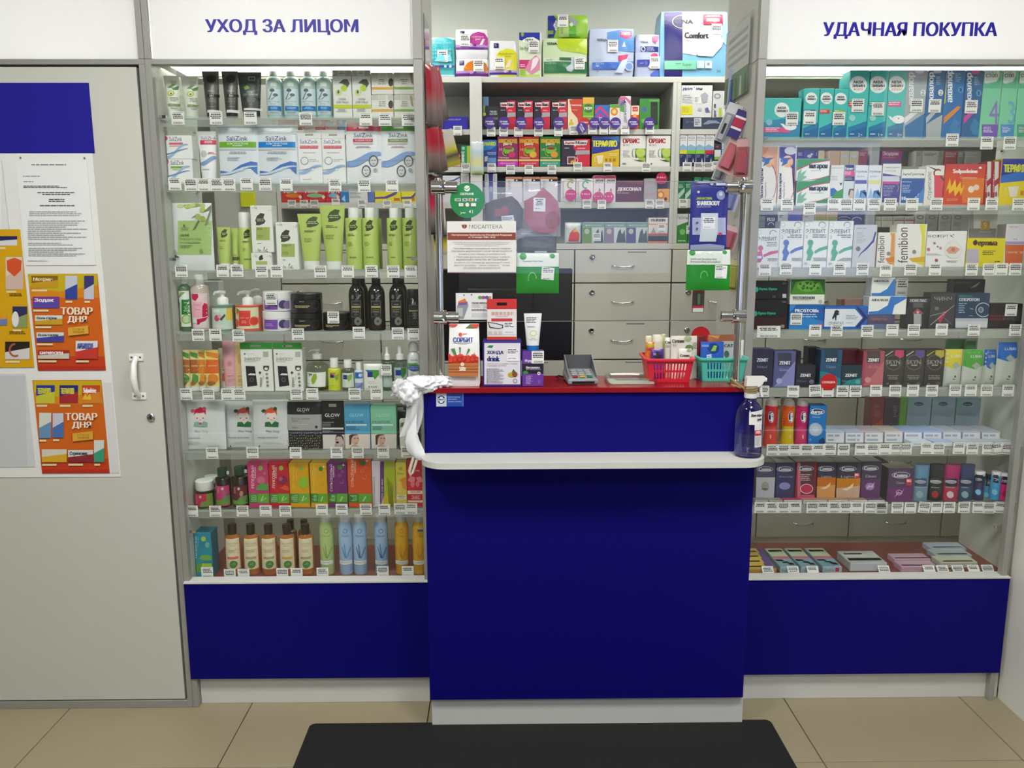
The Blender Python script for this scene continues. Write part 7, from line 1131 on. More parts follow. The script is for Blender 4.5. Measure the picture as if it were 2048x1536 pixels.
box(604, 822, 722, 1035, .07, 'a8a4a8', 'grey carton with orange lettering', [T('НУРОФЕН', 610, 850, 720, 870, 'c88a6c'), T('НУРОФЕН', 612, 950, 718, 972, 'd08050')])
box(724, 912, 830, 1035, .07, 'dc9a2c', 'orange carton with sun ring', [E(752, 965, 32, 34, 'c85a1c'), E(752, 965, 20, 22, 'f0c83c'), E(795, 1000, 14, 16, '3a2a1c')])
talker(760, 820, 50, 'round crimson sticker on a stem above the orange carton', ('МЫ',), 'b81c4c', Y=1.198, wc='f0c0cc')
talker(205, 985, 46, 'round pink sticker before the left drops carton', ('1+1',), 'c8407c', Y=1.192, wc='f4d0e0'); talker(296, 985, 46, 'round pink sticker before the right drops carton', ('1+1',), 'c8407c', Y=1.194, wc='f4d0e0')
tags(LT, [(105, 1045), (235, 1048), (655, 1045), (745, 1045), (950, 1040)], Y=1.190, size=cs)
for a, b, t, yy, ds in ((902, 964, 850, BY, 'left of the front pair'), (966, 1030, 846, BY, 'right of the front pair'), (1042, 1110, 810, BY+.08, 'left of the rear pair'), (1114, 1185, 810, BY+.08, 'right of the rear pair')):
    box(a, t, b, 1042, .06, '2c7a58', 'slim dark green carton with pale diagonal, '+ds, [P('b8d8c8', a, 960, b, 900, b, 940, a, 1010), L(a+8, t+25, b-10, t+60, 3, 'a8d0b8'), R(a, 1000, b, 1036, 'c8d0c4')])
# ---- unit top d
shelf(1.5257, BY, .04); LT = 'drawer unit top behind counter'
view(1150, 170, 4.39)
pouch(-87, 1204, 62, 1388, 'd3e0dc', 'pale sachet box with red orange apple drop', [P('d8401c', -60, 1375, -45, 1300, 0, 1250, 40, 1310, 35, 1375), P('e8a82c', -20, 1290, 0, 1245, 25, 1290), R(-80, 1218, -30, 1262, 'e8e4e0')], n='tea_box', d=.05, mat='paper')
for a, b, c1, ds in ((65, 258, '6a9440', 'green'), (260, 450, '8a7a98', 'lilac'), (452, 640, '5a5488', 'violet')):
    box(a, 1205, b, 1392, .07, 'c9d4d4', 'herbal tea carton with %s panel and plant picture' % ds, [R(a, 1205, b, 1250, '7a9c98'), R(a, 1252, a+82, 1388, c1), E(a+40, 1285, 22, 24, 'b8c0b0'), P('4a5a50', a+100, 1385, a+120, 1290, a+140, 1260, a+150, 1330, a+175, 1270, a+185, 1385), E(a+150, 1330, 24, 26, '55606c'), T('ФИТОЧАЙ', a+25, 1222, a+165, 1240, 'dfe6e2')])
box(642, 1166, 815, 1390, .07, 'e2dcd4', 'white and navy carton with orange line and bold Latin name', [T('FLURIXIN', 670, 1175, 792, 1198, '2c3440', 0, 1), R(642, 1218, 815, 1224, 'd87a3c'), R(642, 1305, 815, 1322, 'c85a3c'), R(642, 1324, 815, 1372, '26384c'), R(642, 1372, 815, 1388, 'd8742c'), L(735, 1240, 790, 1290, 5, '77757a'), P('a8a49c', 665, 1300, 690, 1250, 710, 1300)], side='b8b2a8')
for a, b, ds in ((893, 992, 'left of two'), (994, 1060, 'right of two')):
    box(a, 1130, b, 1388, .07, '3a8a3c', 'green and white herbal carton with slanted top, '+ds, [P('e6eae4', a, 1130, b, 1130, b, 1200, a, 1235), T('Гербион', a+5, 1150, a+95 if b-a > 80 else b-2, 1185, '4a5a4a'), E(a+50, 1290, 24, 26, '7fc070'), L(a+10, 1365, b-10, 1378, 1, 'c8e4c4')])
tags('stuck on herbal cartons behind counter', [(192, 1335), (760, 1258), (1012, 1270)], Y=1.2, size=(.035, .037))
# ---- seen through the cosmetics cabinet: stomach tablets on the wall shelving
shelf(SHB[2][1], BY, .05)
view(570, 370, 4.9533)
for a, b, c, s2, ds in ((-36, 172, 'c82c24', 'dc7a24', 'orange pill'), (174, 402, 'c4202c', '8ab88c', 'green pill'), (404, 545, 'c4202c', '6ab4d0', 'blue pill')):
    box(a, 0, b, 178, .08, c, 'red antacid carton with %s seen through the cosmetics cabinet' % ds, [T('Ренни', a+25, 35, a+150, 82, 'f2dada', 0, 1), E(a+.55*(b-a), 105, .36*(b-a), 20, s2), P('e0d8d0', b-40, 118, b-22, 98, b-2, 118, b-20, 140)])
box(547, 20, 628, 178, .08, '2a7ac0', 'blue carton right of the red antacid ones', [P('a8d0e8', 560, 140, 590, 100, 600, 170)])
box(630, 40, 820, 178, .08, 'd8dcdc', 'white carton with grey print seen through the cosmetics cabinet', [L(640, 70, 760, 135, 5, '8f9698')])
box(822, 30, 886, 178, .08, '5a74b8', 'slim lilac blue carton seen through the cosmetics cabinet')
for a, b, ds in ((888, 1148, 'left of two'), (1150, 1296, 'right of two')):
    box(a, 0, b, 178, .08, 'dcd42c', 'yellow carton with violet arc, %s seen through the cabinet' % ds, [P('5a3a94', a, 120, a+100, 115, a+200, 70, a+230, 40, a+245, 45, a+210, 95, a+120, 135, a, 138), R(b-70 if b < 1200 else b-40, 128, b-10, 158, 'c86a2c')])
view(570, 370, 4.9533); tags('below the red antacid cartons', [(68, 188), (188, 188), (290, 188), (503, 175), (762, 185), (1012, 190), (1212, 190)], Y=1.194, size=(.036, .036))
shelf(SHB[2][1], 1.19, .0)
view(310, 370, 4.9536); X_, Z_ = at(*gp(918, 140), 1.19); m = MB(); m.box(-.032, .032, 0, .008, -.034, .034, 'dce01c'); o = m.build('note_pad', 'paper', None, (X_, 1.19, Z_)); tag(o, 'bright yellow sticky note pad on the white cupboard door', 'note pad')
# ---- seen through the medicine cabinet: wall shelving rows
shelf(SHB[1][1], BY, .05)
view(1500, 120, 5.1206)
for a, b, t, c, D, ds in ((485, 550, 925, '3c3a90', 0, 'violet'), (552, 665, 925, '4a4aa8', 1, 'blue violet with white cloud'), (667, 697, 925, '33307c', 0, 'dark violet'), (700, 765, 925, 'd8cfa0', 0, 'cream'), (806, 925, 930, 'dcb890', 0, 'peach'), (928, 1020, 930, 'd4cca4', 1, 'beige ringed'), (1022, 1115, 935, 'd4cca4', 1, 'beige ringed, second'), (1118, 1205, 925, 'a84048', 0, 'wine red')):
    box(a, t, b, 1070, .07, c, ds+' carton on the wall shelving seen through the medicine cabinet', [E(a+.5*(b-a), 985, 22, 16, 'd8dce8'), E(a+.7*(b-a), 965, 14, 12, 'c8d0c0')] if D else [L(a+8, t+25, b-8, t+60, 3, 'c4b8b8')])
view(1760, 120, 5.1215)
box(15, 912, 228, 1060, .07, 'a83c90', 'magenta allergy drops carton on the wall shelving', [T('Зодак', 25, 938, 195, 985, 'f0dcea', 0, 1), L(30, 995, 170, 1006, 1, 'e0a8cc'), R(15, 1032, 228, 1055, '4a6ab8')])
for a, b, c, ds in ((365, 440, 'b8bab8', 'left'), (442, 600, 'd4d6d4', 'middle'), (602, 655, 'a8aaa8', 'right')):
    box(a, 930, b, 1060, .07, c, 'grey white carton, %s of three on the far wall shelving' % ds, [L(a+10, 950, b-10, 990, 3, '8f918f')])
for a, b, c, ds in ((660, 790, 'c0505c', 'rose'), (800, 865, '8a8c90', 'grey'), (870, 1040, 'b8bab8', 'silver')):
    box(a, 930, b, 1060, .07, c, ds+' carton behind the painkiller carton on the wall shelving', [L(a+10, 950, b-10, 1000, 3, 'd8d8d8')])
shelf(SHB[2][1], BY, .06)
view(1490, 400, 5.4862)
for a, b, t, c, D, ds in ((150, 224, 180, '77797c', [T('РЕЛИФ', 155, 225, 210, 245, '3a3c40')], 'dark grey'), (228, 356, 140, '34345c', [T('FLU', 245, 195, 325, 232, 'dcdce4', 0, 1), O(285, 275, 34, 30, 6, 'dcdce4', 0, 180)], 'navy flu'), (362, 474, 130, 'c8cad0', [L(375, 165, 420, 200, 2, '55575a')], 'pale grey'), (478, 620, 130, '4454b0', [R(478, 130, 620, 150, 'b03a6c')], 'blue and pink'), (634, 762, 130, 'd4d2d4', [R(634, 130, 762, 162, 'd8502c'), L(650, 180, 740, 198, 1, '8a8a8c')], 'white with orange top'), (766, 888, 132, 'd0a878', [E(828, 205, 55, 26, '9aa838')], 'tan, left of two'), (892, 1018, 132, 'd0a878', [E(955, 205, 55, 26, '9aa838')], 'tan, right of two'), (1022, 1164, 132, '34386c', [O(1090, 205, 68, 24, 7, 'b8c878', 0, 180), L(1035, 210, 1140, 225, 1, '9aa0d0')], 'navy with arc, left of two'), (1168, 1285, 135, '34487c', [O(1228, 225, 58, 40, 8, 'd8dce4', 0, 180)], 'navy with arc, right of two')):
    box(a, t, b, 305, .07, c, ds+' carton on the lower wall shelving behind the medicine cabinet', D)
view(1750, 400, 5.4866)
for a, b, c, ds in ((0, 70, 'e0e0da', 'leftmost of four, olive line'), (78, 195, 'e0e0da', 'second of four, olive line'), (205, 320, 'e2dede', 'third of four, red line'), (325, 430, 'e2dede', 'rightmost of four, red line')):
    box(a, 182, b, 300, .07, c, 'small white nasal drop carton, '+ds, [T('FLORION', a+8, 192, b-5, 210, '8a8c8c'), R(a+5, 216, b-5, 228, 'a8a85c' if 'olive' in ds else 'a84a54')])
for a, b, c, ds in ((440, 555, 'd0d4d2', 'pale mint'), (562, 690, 'b4b8b4', 'grey with ring logo'), (700, 838, 'bcc0bc', 'silver, left of two'), (842, 980, 'c0c2c0', 'silver, right of two')):
    box(a, 130, b, 335, .07, c, ds+' carton high behind the white hands emblem carton', [E((a+b)/2, 190, 40, 24, '8a8e8a'), E((a+b)/2, 190, 26, 12, c), L(a+20, 240, b-20, 290, 3, '9a9e9a')])
box(985, 140, 1040, 305, .07, '1f7a58', 'slim emerald carton high behind the yellow carton', [R(985, 215, 1040, 305, 'd8d8d0')])
# ================================================================== notices on the door
def sheet(x0, y0, x1, y1, c, label, D=(), n='poster', cat='poster', Y=-.026, d=.0012, mat='paper', rz=0, edge=None):
    (a, t), (b, u) = gp(x0, y0), gp(x1, y1); ym = (t+u)/2; xm = (a+b)/2
    X0, X1 = at(a, ym, Y)[0], at(b, ym, Y)[0]; zt = at(xm, t, Y)[1]; zb = at(xm, u, Y)[1]; X = (X0+X1)/2
    m = MB(); m.box(-(X1-X0)/2, (X1-X0)/2, 0, d, 0, zt-zb, c, edge or c, b=.0002); o = m.build(n, mat, None, (X, Y, zb), rz); tag(o, label, cat)
    if D: printed(D, Y, X, zb, X1-X0, zt-zb, parent=o)
    return o
view(0, 0, 3.656)
sheet(-420, 1120, 780, 3490, 'e9eae6', 'large white backing board behind the notices on the door', n='notice_board', cat='board', Y=-.0245, d=.002)
sheet(-420, 605, 668, 1120, '1d1a92', 'plain dark blue rectangle at the top of the door notices', n='header_panel', cat='panel', Y=-.0255, d=.003, mat='matte')
sheet(150, 1175, 668, 1940, 'eceeee', 'printed white notice page in a clear pocket under the blue rectangle', [L(230, 1200, 615, 1220, 1, '8a8c8e'), L(170, 1285, 375, 1300, 1, '9a9c9e'), L(172, 1325, 250, 1338, 1, '8a8c8e'), L(172, 1358, 605, 1380, 2, '3a3c3e'), L(258, 1405, 565, 1432, 2, '4a4c4e', 1), L(350, 1455, 480, 1482, 2, '5a5c5e', 1), L(248, 1500, 590, 1514, 1, '4a4c4e', 1), L(215, 1545, 640, 1585, 3, 'a9abad'), L(205, 1612, 645, 1760, 10, 'a9abad'), L(205, 1775, 650, 1800, 2, 'a9abad'), L(210, 1812, 655, 1880, 5, 'a9abad'), L(205, 1905, 365, 1915, 1, '9a9c9e')], n='notice_page', cat='notice', Y=-.027)
sheet(-300, 1175, 40, 1720, 'e2e4e4', 'white notice page cut off by the left picture edge', [R(-290, 1185, 10, 1710, 'eceeee')], n='notice_page', cat='notice', Y=-.027, edge='8a8a86')
view(0, 400, 2.56)
def pack(x, y, w, h, c1, c2, word='', wc='ffffff'): return [R(x, y, x+w, y+h, c1), P(c2, x, y+h, x, y+h*.6, x+w, y+h*.35, x+w, y+h)]+([T(word, x+w*.06, y+h*.14, x+w*.8, y+h*.5, wc, 0, 1)] if word else [])+[R(x+2, y+h+8, x+w*.6, y+h+18, 'ead8a8')]
sheet(-300, 150, 138, 858, 'd9a610', 'yellow promotion poster with medicine pictures at the left picture edge', pack(-60, 185, 148, 48, '26265c', 'd8d8dc')+pack(30, 292, 90, 165, 'dccfc4', 'd4b8ac')+[P('d8542c', 35, 310, 75, 295, 112, 310, 108, 360, 75, 392, 38, 360)]+pack(65, 545, 75, 110, '34305c', '8a9a60')+[E(80, 610, 18, 40, 'e4e4e0')]+pack(28, 725, 125, 90, '2a2220', 'd8d4d4')+[O(80, 768, 34, 36, 10, 'a85a3c', 90, 300), L(50, 478, 135, 495, 2, '6a5410'), L(50, 672, 140, 690, 2, '6a5410')]+pack(-80, 590, 118, 50, 'd89a3c', '6a80b8'), Y=-.0275)
TD = lambda x, y: [T('ТОВАР', x, y, x+165, y+38, 'f6e6cc', 0, 1), T('ДНЯ', x+35, y+45, x+135, y+82, 'f6e6cc', 0, 1), P('dca83c', x+38, y+105, x+142, y+93, x+144, y+135, x+40, y+146), T('С 1 ПО 30', x+62, y+108, x+122, y+118, '6a4a14'), T('НОЯБРЯ', x+66, y+122, x+122, y+132, '6a4a14')]
sheet(168, 378, 520, 873, 'd2661c', 'orange day offer poster with nine medicine pictures, upper of two', [P('c9b01c', 145, 378, 500, 378, 500, 440, 300, 480, 150, 440), P('d98a1c', 150, 440, 300, 470, 500, 435, 505, 500, 155, 500), R(160, 800, 545, 873, 'c4401f'), R(160, 850, 545, 873, 'b8321f')]+pack(162, 388, 135, 62, '8a6414', 'c89a24', 'Мотрин', 'f0e0b0')+pack(335, 388, 62, 120, 'c8ccd8', '34489c')+pack(432, 388, 50, 120, '3a3a74', 'c4c8d8')+pack(170, 495, 135, 58, '7a3c94', '5a4aa8', 'Зодак')+pack(182, 590, 140, 48, 'dcdcd8', 'c8a02c', 'Вольтарен', '44484c')+pack(190, 677, 140, 48, 'd8d8d4', '44449c', 'Вольтарен', '44484c')+pack(198, 768, 160, 44, 'a82c2c', 'd0c8b8', 'БИФИФОРМ')+pack(392, 720, 112, 92, 'e4dcdc', 'c83c34', 'АРБИДОЛ', '34489c')+TD(315, 548), Y=-.0272)
sheet(190, 922, 540, 1400, 'd2661c', 'orange day offer poster with eight medicine pictures, lower of two', [P('c9b01c', 170, 925, 520, 925, 520, 985, 320, 1020, 175, 985), P('d98a1c', 172, 985, 320, 1012, 520, 982, 525, 1045, 178, 1045), R(180, 1325, 565, 1400, 'c4401f'), R(180, 1378, 565, 1400, 'b8321f')]+pack(186, 948, 95, 92, '2a3a98', 'c8c43c', 'ТЕРАФЛЮ', 'e8e43c')+pack(306, 948, 95, 92, '2a2a80', 'a82c34', 'ТЕРАФЛЮ', 'e8e43c')+pack(422, 948, 92, 92, 'c84a24', 'd8842c', 'Solpadeine')+[P('e8c030', 425, 1020, 440, 985, 448, 1010, 462, 990, 470, 1018, 462, 1022)]+pack(203, 1088, 62, 130, 'd8dccc', '6a94b8')+pack(273, 1090, 55, 125, 'c8ccd8', '4a74b0')+pack(217, 1275, 128, 66, 'd8d2c0', 'd8a82c')+pack(352, 1278, 128, 62, 'd8d4d0', '8a2c34', 'Стрепсилс', '44484c')+pack(485, 1228, 52, 112, 'd4d8d4', '3a9a78')+TD(338, 1088), Y=-.0272)
sheet(550, 935, 590, 1398, 'dcdcdc', 'stack of white leaflets showing beside the lower orange poster', n='leaflet_stack', cat='leaflets', Y=-.0262)
sheet(-300, 890, 155, 1368, 'd3d6d8', 'empty clear pocket with grey sheet under the yellow poster', [R(-290, 900, 140, 1360, 'c9ccce')], n='document_pocket', cat='pocket', Y=-.0268)
view(0, 0, 3.656)
for k, (px, py, ds) in enumerate(((147, 1152, 'upper left corner'), (615, 1155, 'upper right corner'))):
    X_, Z_ = at(*gp(px, py), -.0285); m = MB(); m.loft([[(r*math.cos(.628*i), y, r*math.sin(.628*i)) for i in range(10)] for r, y in ((.003, .0035), (.003, .001), (.0015, 0))], '8a8a84'); tag(m.build('push_pin', 'chrome', None, (X_, -.0285, Z_)), 'small metal push pin at the %s of the notice page' % ds, 'pin')

# ================================================================== notices and packs on the glass screen
GY = -.1085
view(840, 170, 4.956)
X_, Z_ = at(*gp(468, 1145), GY); r_ = at(*gp(638, 1145), GY)[0]-X_; m = MB(); m.loft([[(r_*math.cos(.1309*i), y, r_*math.sin(.1309*i)) for i in range(48)] for y in (0, .0008)], '14843c')
o = m.build('round_sticker', 'gloss', None, (X_, GY, Z_)); tag(o, 'round green bank payment sticker on the glass screen', 'sticker')
printed([E(467, 1025, 30, 30, 'dcead8'), P('14843c', 440, 1020, 462, 1032, 495, 1010, 495, 1016, 462, 1040, 440, 1027), T('СБЕРБАНК', 396, 1068, 535, 1090, 'e6f0e4', 0, 1)]+[R(x, 1125, x+w_, 1152, 'e9ece6') for x, w_ in ((345, 60), (422, 48), (482, 48), (543, 40))]+[T('МИР', 352, 1130, 398, 1147, '2c6a3c', 0, 1), T('VISA', 428, 1130, 465, 1147, '2a3a7c', 0, 1), E(500, 1139, 10, 10, 'c8302c'), E(512, 1139, 10, 10, 'd8902c'), R(560, 1128, 582, 1150, '2c7a8c')]+[R(385, 1172, 430, 1202, 'e9ece6'), E(469, 1187, 19, 20, 'e9ece6'), R(506, 1172, 555, 1202, 'e9ece6'), T('Pay', 398, 1178, 424, 1196, '3a3a3a'), P('e6f0e4', 400, 1258, 406, 1258, 416, 1270, 406, 1284, 400, 1284, 410, 1270), L(420, 1264, 472, 1280, 1, 'd0e4d0'), P('e6f0e4', 488, 1250, 502, 1240, 502, 1268, 488, 1262), O(505, 1256, 20, 24, 5, 'd0e4d0', -50, 50)], GY, X_, Z_-r_, 2*r_, 2*r_, parent=o).location.z = -r_
view(800, 400, 3.658)
sheet(345, 155, 849, 533, 'e6e5e0', 'white pharmacy rules notice with brown band on the glass screen', [T('МОСАПТЕКА', 507, 180, 748, 210, '5a5652'), P('8a4434', 450, 182, 470, 178, 470, 212, 455, 200), P('8a4434', 472, 178, 490, 182, 488, 200, 472, 212), R(347, 238, 847, 292, '8a4330'), T('Постановление Правительства Российской Федерации', 378, 249, 820, 264, 'ead8d0', 0, 1), T('от 19 января 1998 г. N 55', 500, 267, 698, 281, 'ead8d0', 0, 1), L(385, 305, 810, 342, 3, 'd0ceca', 1)]+[T(s_, x0, 348+i*20.5, x1, 348+i*20.5+15, '8f8c88') for i, (s_, x0, x1) in enumerate((('Приобретенные гражданами лекарственные', 392, 808), ('препараты надлежащего качества не подлежат', 378, 822), ('возврату или обмену в соответствии', 430, 772), ('с Перечнем непродовольственных товаров', 398, 802), ('надлежащего качества, не подлежащих', 414, 790), ('возврату или обмену на аналогичный товар', 398, 804), ('другого размера, формы, габарита, фасона,', 395, 806), ('расцветки или комплектации', 465, 735)))]+[R(347, 528, 847, 533, '7a2c28')], n='rules_notice', cat='notice', Y=GY-.0005)
sheet(409, 681, 677, 876, 'e4e4e4', 'white bonus card notice with payment terminal picture on the screen', [T('ОБМЕНИВАЙТЕ', 524, 744, 664, 760, '4a4a4c', 0, 1), T('1 БОНУС = 1 РУБЛЬ', 524, 764, 662, 774, '6a6a6c'), T('СПАСИБО    СКИДКИ', 524, 778, 662, 788, '6a6a6c'), L(524, 798, 662, 814, 2, '5a5a5c'), R(524, 826, 662, 858, 'cfd0d0'), P('8f9498', 418, 770, 495, 742, 500, 775, 465, 870, 412, 866), P('e07a2c', 426, 742, 475, 720, 490, 745, 425, 768), P('7a5aa8', 428, 752, 488, 745, 490, 765, 426, 770), R(420, 790, 460, 850, 'b8bcbc'), E(585, 712, 14, 12, '5a9a5c'), E(610, 712, 14, 12, 'b04a7c'), E(635, 712, 14, 12, '4a5aa8'), E(658, 712, 10, 10, 'c88a2c'), P('3a3c3e', 515, 692, 530, 686, 526, 698), P('3a3c3e', 460, 694, 475, 690, 470, 702)], n='card_notice', cat='notice', Y=GY-.0015)
GB = -.1005
def bagged(x0, y0, x1, y1, label, mask, mc, extra=(), Y=GB, d=.014, n='mask_bag', top=None):
    """clear bag behind the glass with a cloth mask inside"""
    (a, t), (b, u) = gp(x0, y0), gp(x1, y1); ym = (t+u)/2; X0, X1 = at(a, ym, Y)[0], at(b, ym, Y)[0]; zt = at((a+b)/2, t, Y)[1]; zb = at((a+b)/2, u, Y)[1]; X = (X0+X1)/2; w_, h_ = X1-X0, zt-zb
    rnd = random.Random(int(x0)); ph = [rnd.uniform(0, 6) for _ in range(4)]
    def surf(x, z): 
        u_, v = x/w_+.5, z/h_; return d/2*(1-(max(0, 1-(2*u_-1)**4)*max(0, 1-(2*v-1)**4))**.6)+.0009*math.sin(90*x+130*z+ph[0])*math.sin(70*z-60*x+ph[1])
    m = MB(); m.sheet(lambda u_, v: ((u_-.5)*w_, surf((u_-.5)*w_, v*h_), v*h_), 14, 14, 'f6f6fa'); m.sheet(lambda u_, v: ((.5-u_)*w_, d-.0005-.3*surf((.5-u_)*w_, v*h_)*0, v*h_), 6, 6, 'f6f6fa')
    o = m.build(n, 'bag', None, (X, Y, zb), smooth=70); tag(o, label, 'face mask')
    k = printed([('p', mask, mc)]+list(extra), Y, X, zb, w_, h_, name='face_mask', mat='matte', parent=o, surf=lambda x, z: .004+surf(x, z)*.5, fine=.012)
    return o
view(840, 170, 4.956)
bagged(628, 1010, 1028, 1520, 'bagged black cloth mask with red cherry behind the glass screen', [(640, 1340), (640, 1180), (720, 1140), (910, 1100), (970, 1150), (1022, 1230), (1015, 1420), (960, 1440), (880, 1400), (740, 1370)], '2a2630', [E(780, 1262, 42, 42, '8c1c34'), E(840, 1245, 44, 46, '8c1c34'), P('e4e4e8', 805, 1300, 925, 1288, 938, 1355, 812, 1362), L(815, 1310, 920, 1345, 3, '4a4a50')])
bagged(1024, 975, 1396, 1500, 'bagged pink cloth mask with price tag behind the glass screen', [(1030, 1150), (1150, 1090), (1215, 1010), (1300, 1080), (1370, 1160), (1385, 1330), (1360, 1450), (1250, 1470), (1120, 1450), (1040, 1350)], 'a84a68', [E(1315, 1340, 75, 90, '8c1828'), P('eceef0', 1126, 1115, 1245, 1120, 1242, 1255, 1124, 1250), L(1140, 1132, 1230, 1200, 4, '3a3a40', 1), L(1140, 1222, 1225, 1235, 1, '8a8a90')], Y=GB+.0002)
view(800, 400, 3.658)
bagged(852, 215, 1146, 400, 'black cloth mask with round valve in a clear bag', [(856, 300), (900, 255), (985, 225), (1060, 222), (1100, 255), (1145, 265), (1145, 385), (858, 385)], '1a191b', [O(1075, 310, 18, 20, 5, '3a383c'), O(1108, 310, 18, 20, 5, '3a383c'), R(985, 372, 1075, 392, 'd0d0d4')], Y=GB+.016)
def respirator(x0, y0, x1, y1, split, label, words, tagr, Y=GB):
    pouch(x0, y0, x1, y1, '1c8a24', label, [P('e2e8e2', x0, y0, x1, y0, x1, split, x0, split), E(x0+50, y0+25, 26, 26, '3a9a48'), E(x1-50, y0+22, 20, 18, '3f9a50')]+[T(s_, a, b, c, d_, '3c4640') for s_, a, b, c, d_ in words]+[O((x0+x1)/2-40, (split+y1)/2-10, 32, 48, 5, '8fd088', 0, 200), P('e9ebe9', *tagr), L(tagr[0]+8, tagr[1]+10, tagr[2]-8, tagr[1]+45, 3, '3a3a3c'), L(tagr[0]+8, tagr[5]-16, tagr[2]-8, tagr[5]-6, 1, '8a8a8c')], n='respirator_pack', cat='face mask', Y=Y, d=.012)
respirator(850, 388, 1165, 684, 488, 'green and white respirator pack left of the screen middle', (('Respirator Face Mask', 900, 442, 1045, 456),), (1038, 490, 1130, 497, 1124, 588, 1032, 578))
view(1150, 170, 4.39)
pouch(1012, 845, 1345, 1452, '2a2f8c', 'dark blue antibacterial mask pack with white mask picture', [T('ANTI-BACTERIAL', 1068, 986, 1206, 1006, 'b8c848', 0, 1), T('SHARKBODY', 1068, 1018, 1272, 1058, 'e4e6f0', 0, 1), L(1068, 1068, 1235, 1080, 1, 'a8acd4'), R(1030, 1165, 1325, 1315, 'a8acd0'), P('c8d0dc', 1105, 1125, 1255, 1125, 1252, 1280, 1235, 1375, 1090, 1375, 1100, 1280), R(1118, 1158, 1228, 1260, 'e6e8ee'), L(1125, 1170, 1220, 1215, 3, '44464c', 1), L(1130, 1245, 1215, 1254, 1, '8a8c94'), E(1278, 968, 38, 42, '8a94c0'), E(1278, 958, 16, 18, 'c4ccdc'), E(1200, 868, 14, 14, 'a8acd0'), R(1238, 856, 1318, 882, 'c4c8dc'), E(1082, 940, 12, 12, 'c4c8dc'), E(1272, 1308, 15, 13, 'b82c4c'), E(1070, 1210, 10, 10, '4a4c80'), E(1068, 1262, 10, 10, '4a4c80'), P('9aa4c4', 1012, 1405, 1180, 1395, 1310, 1410, 1308, 1450, 1012, 1450)], n='mask_pack', cat='face mask', Y=GB, d=.012)
view(1140, 460, 4.267)
respirator(995, 168, 1372, 516, 296, 'green and white valve respirator pack under the dark blue pack', (('KN95 with Breathing valve', 1032, 240, 1250, 260), ('Protective Mask (non-medical)', 1030, 262, 1282, 284)), (1238, 300, 1345, 304, 1335, 415, 1232, 410), Y=GB-.0003)
# ================================================================== things on the counter
CT = 1.1065
SHELF['lim'] = (-9, 9); SHELF.update(z=CT, Y=-.145, tops=[], snap=.04, top=9)
view(800, 400, 3.658)
# bag of sweetener: gusseted paper bag, folded top
(x0, y0, x1, y1) = (352, 912, 586, 1340); X, zb, w_, h_ = place(x0, y0, x1, y1, -.145, .06)
m = MB(); prof = [(0, .94, .055), (.06, 1.0, .06), (.2, 1.0, .06), (.5, .97, .055), (.75, .95, .035), (.9, .94, .012), (1.0, .93, .004)]
rings = []
for v, k, dd in prof:
    hw = w_/2*k; c0 = .03; q = [(-hw, c0-dd/2), (-hw*.5, c0-dd/2-.003), (hw*.5, c0-dd/2-.003), (hw, c0-dd/2), (hw, c0+dd/2), (hw*.5, c0+dd/2), (-hw*.5, c0+dd/2), (-hw, c0+dd/2)]
    rings.append([(x, y, v*h_) for x, y in q])
m.loft(rings, 'e6e6e4'); o = m.build('sweetener_bag', 'film', None, (X, -.145, zb), smooth=50); tag(o, 'standing white paper bag of sweetener with rowan berries and basket', 'bag')
def bsurf(x, z):
    v = z/h_
    for (v0, _, d0), (v1, _, d1) in zip(prof, prof[1:]):
        if v0 <= v <= v1: return .03-(d0+(d1-d0)*(v-v0)/(v1-v0))/2-.003
    return .027
BER = [E(345+((i*47) % 220), 1135+((i*29) % 55), 15, 15, 'c8301f' if i % 2 else 'd8442c', n=10) for i in range(26)]
printed([E(385, 912, 34, 24, 'c8402c'), E(545, 915, 34, 28, 'c8402c'), P('5a7a3c', 475, 945, 510, 905, 540, 945), T('СОРБИТ', 386, 1008, 535, 1042, '2c3c98', 0, 1), P('b4b8b8', 380, 1046, 460, 1040, 535, 1046, 460, 1056), E(440, 988, 14, 14, 'd83a3c'), L(458, 980, 508, 992, 1, 'd85a5c'), P('4a7a34', 370, 1090, 400, 1085, 420, 1150, 395, 1130), P('4a7a34', 430, 1075, 445, 1080, 440, 1145), P('4a7a34', 480, 1145, 500, 1085, 515, 1095), P('5a8a3c', 520, 1150, 545, 1115, 548, 1130), P('c8301f', 345, 1195, 350, 1150, 420, 1135, 540, 1140, 572, 1165, 574, 1195)]+BER+[P('bd7440', 335, 1192, 575, 1188, 572, 1290, 342, 1285), R(338, 1208, 574, 1213, '8a4a24'), R(338, 1230, 574, 1235, '8a4a24'), R(340, 1250, 574, 1255, '8a4a24'), E(458, 1198, 14, 14, 'ead8b8'), T('500г', 434, 1215, 488, 1246, 'f2e6d4', 0, 1)], -.145, X, zb, w_, h_, parent=o, surf=bsurf, fine=.014)
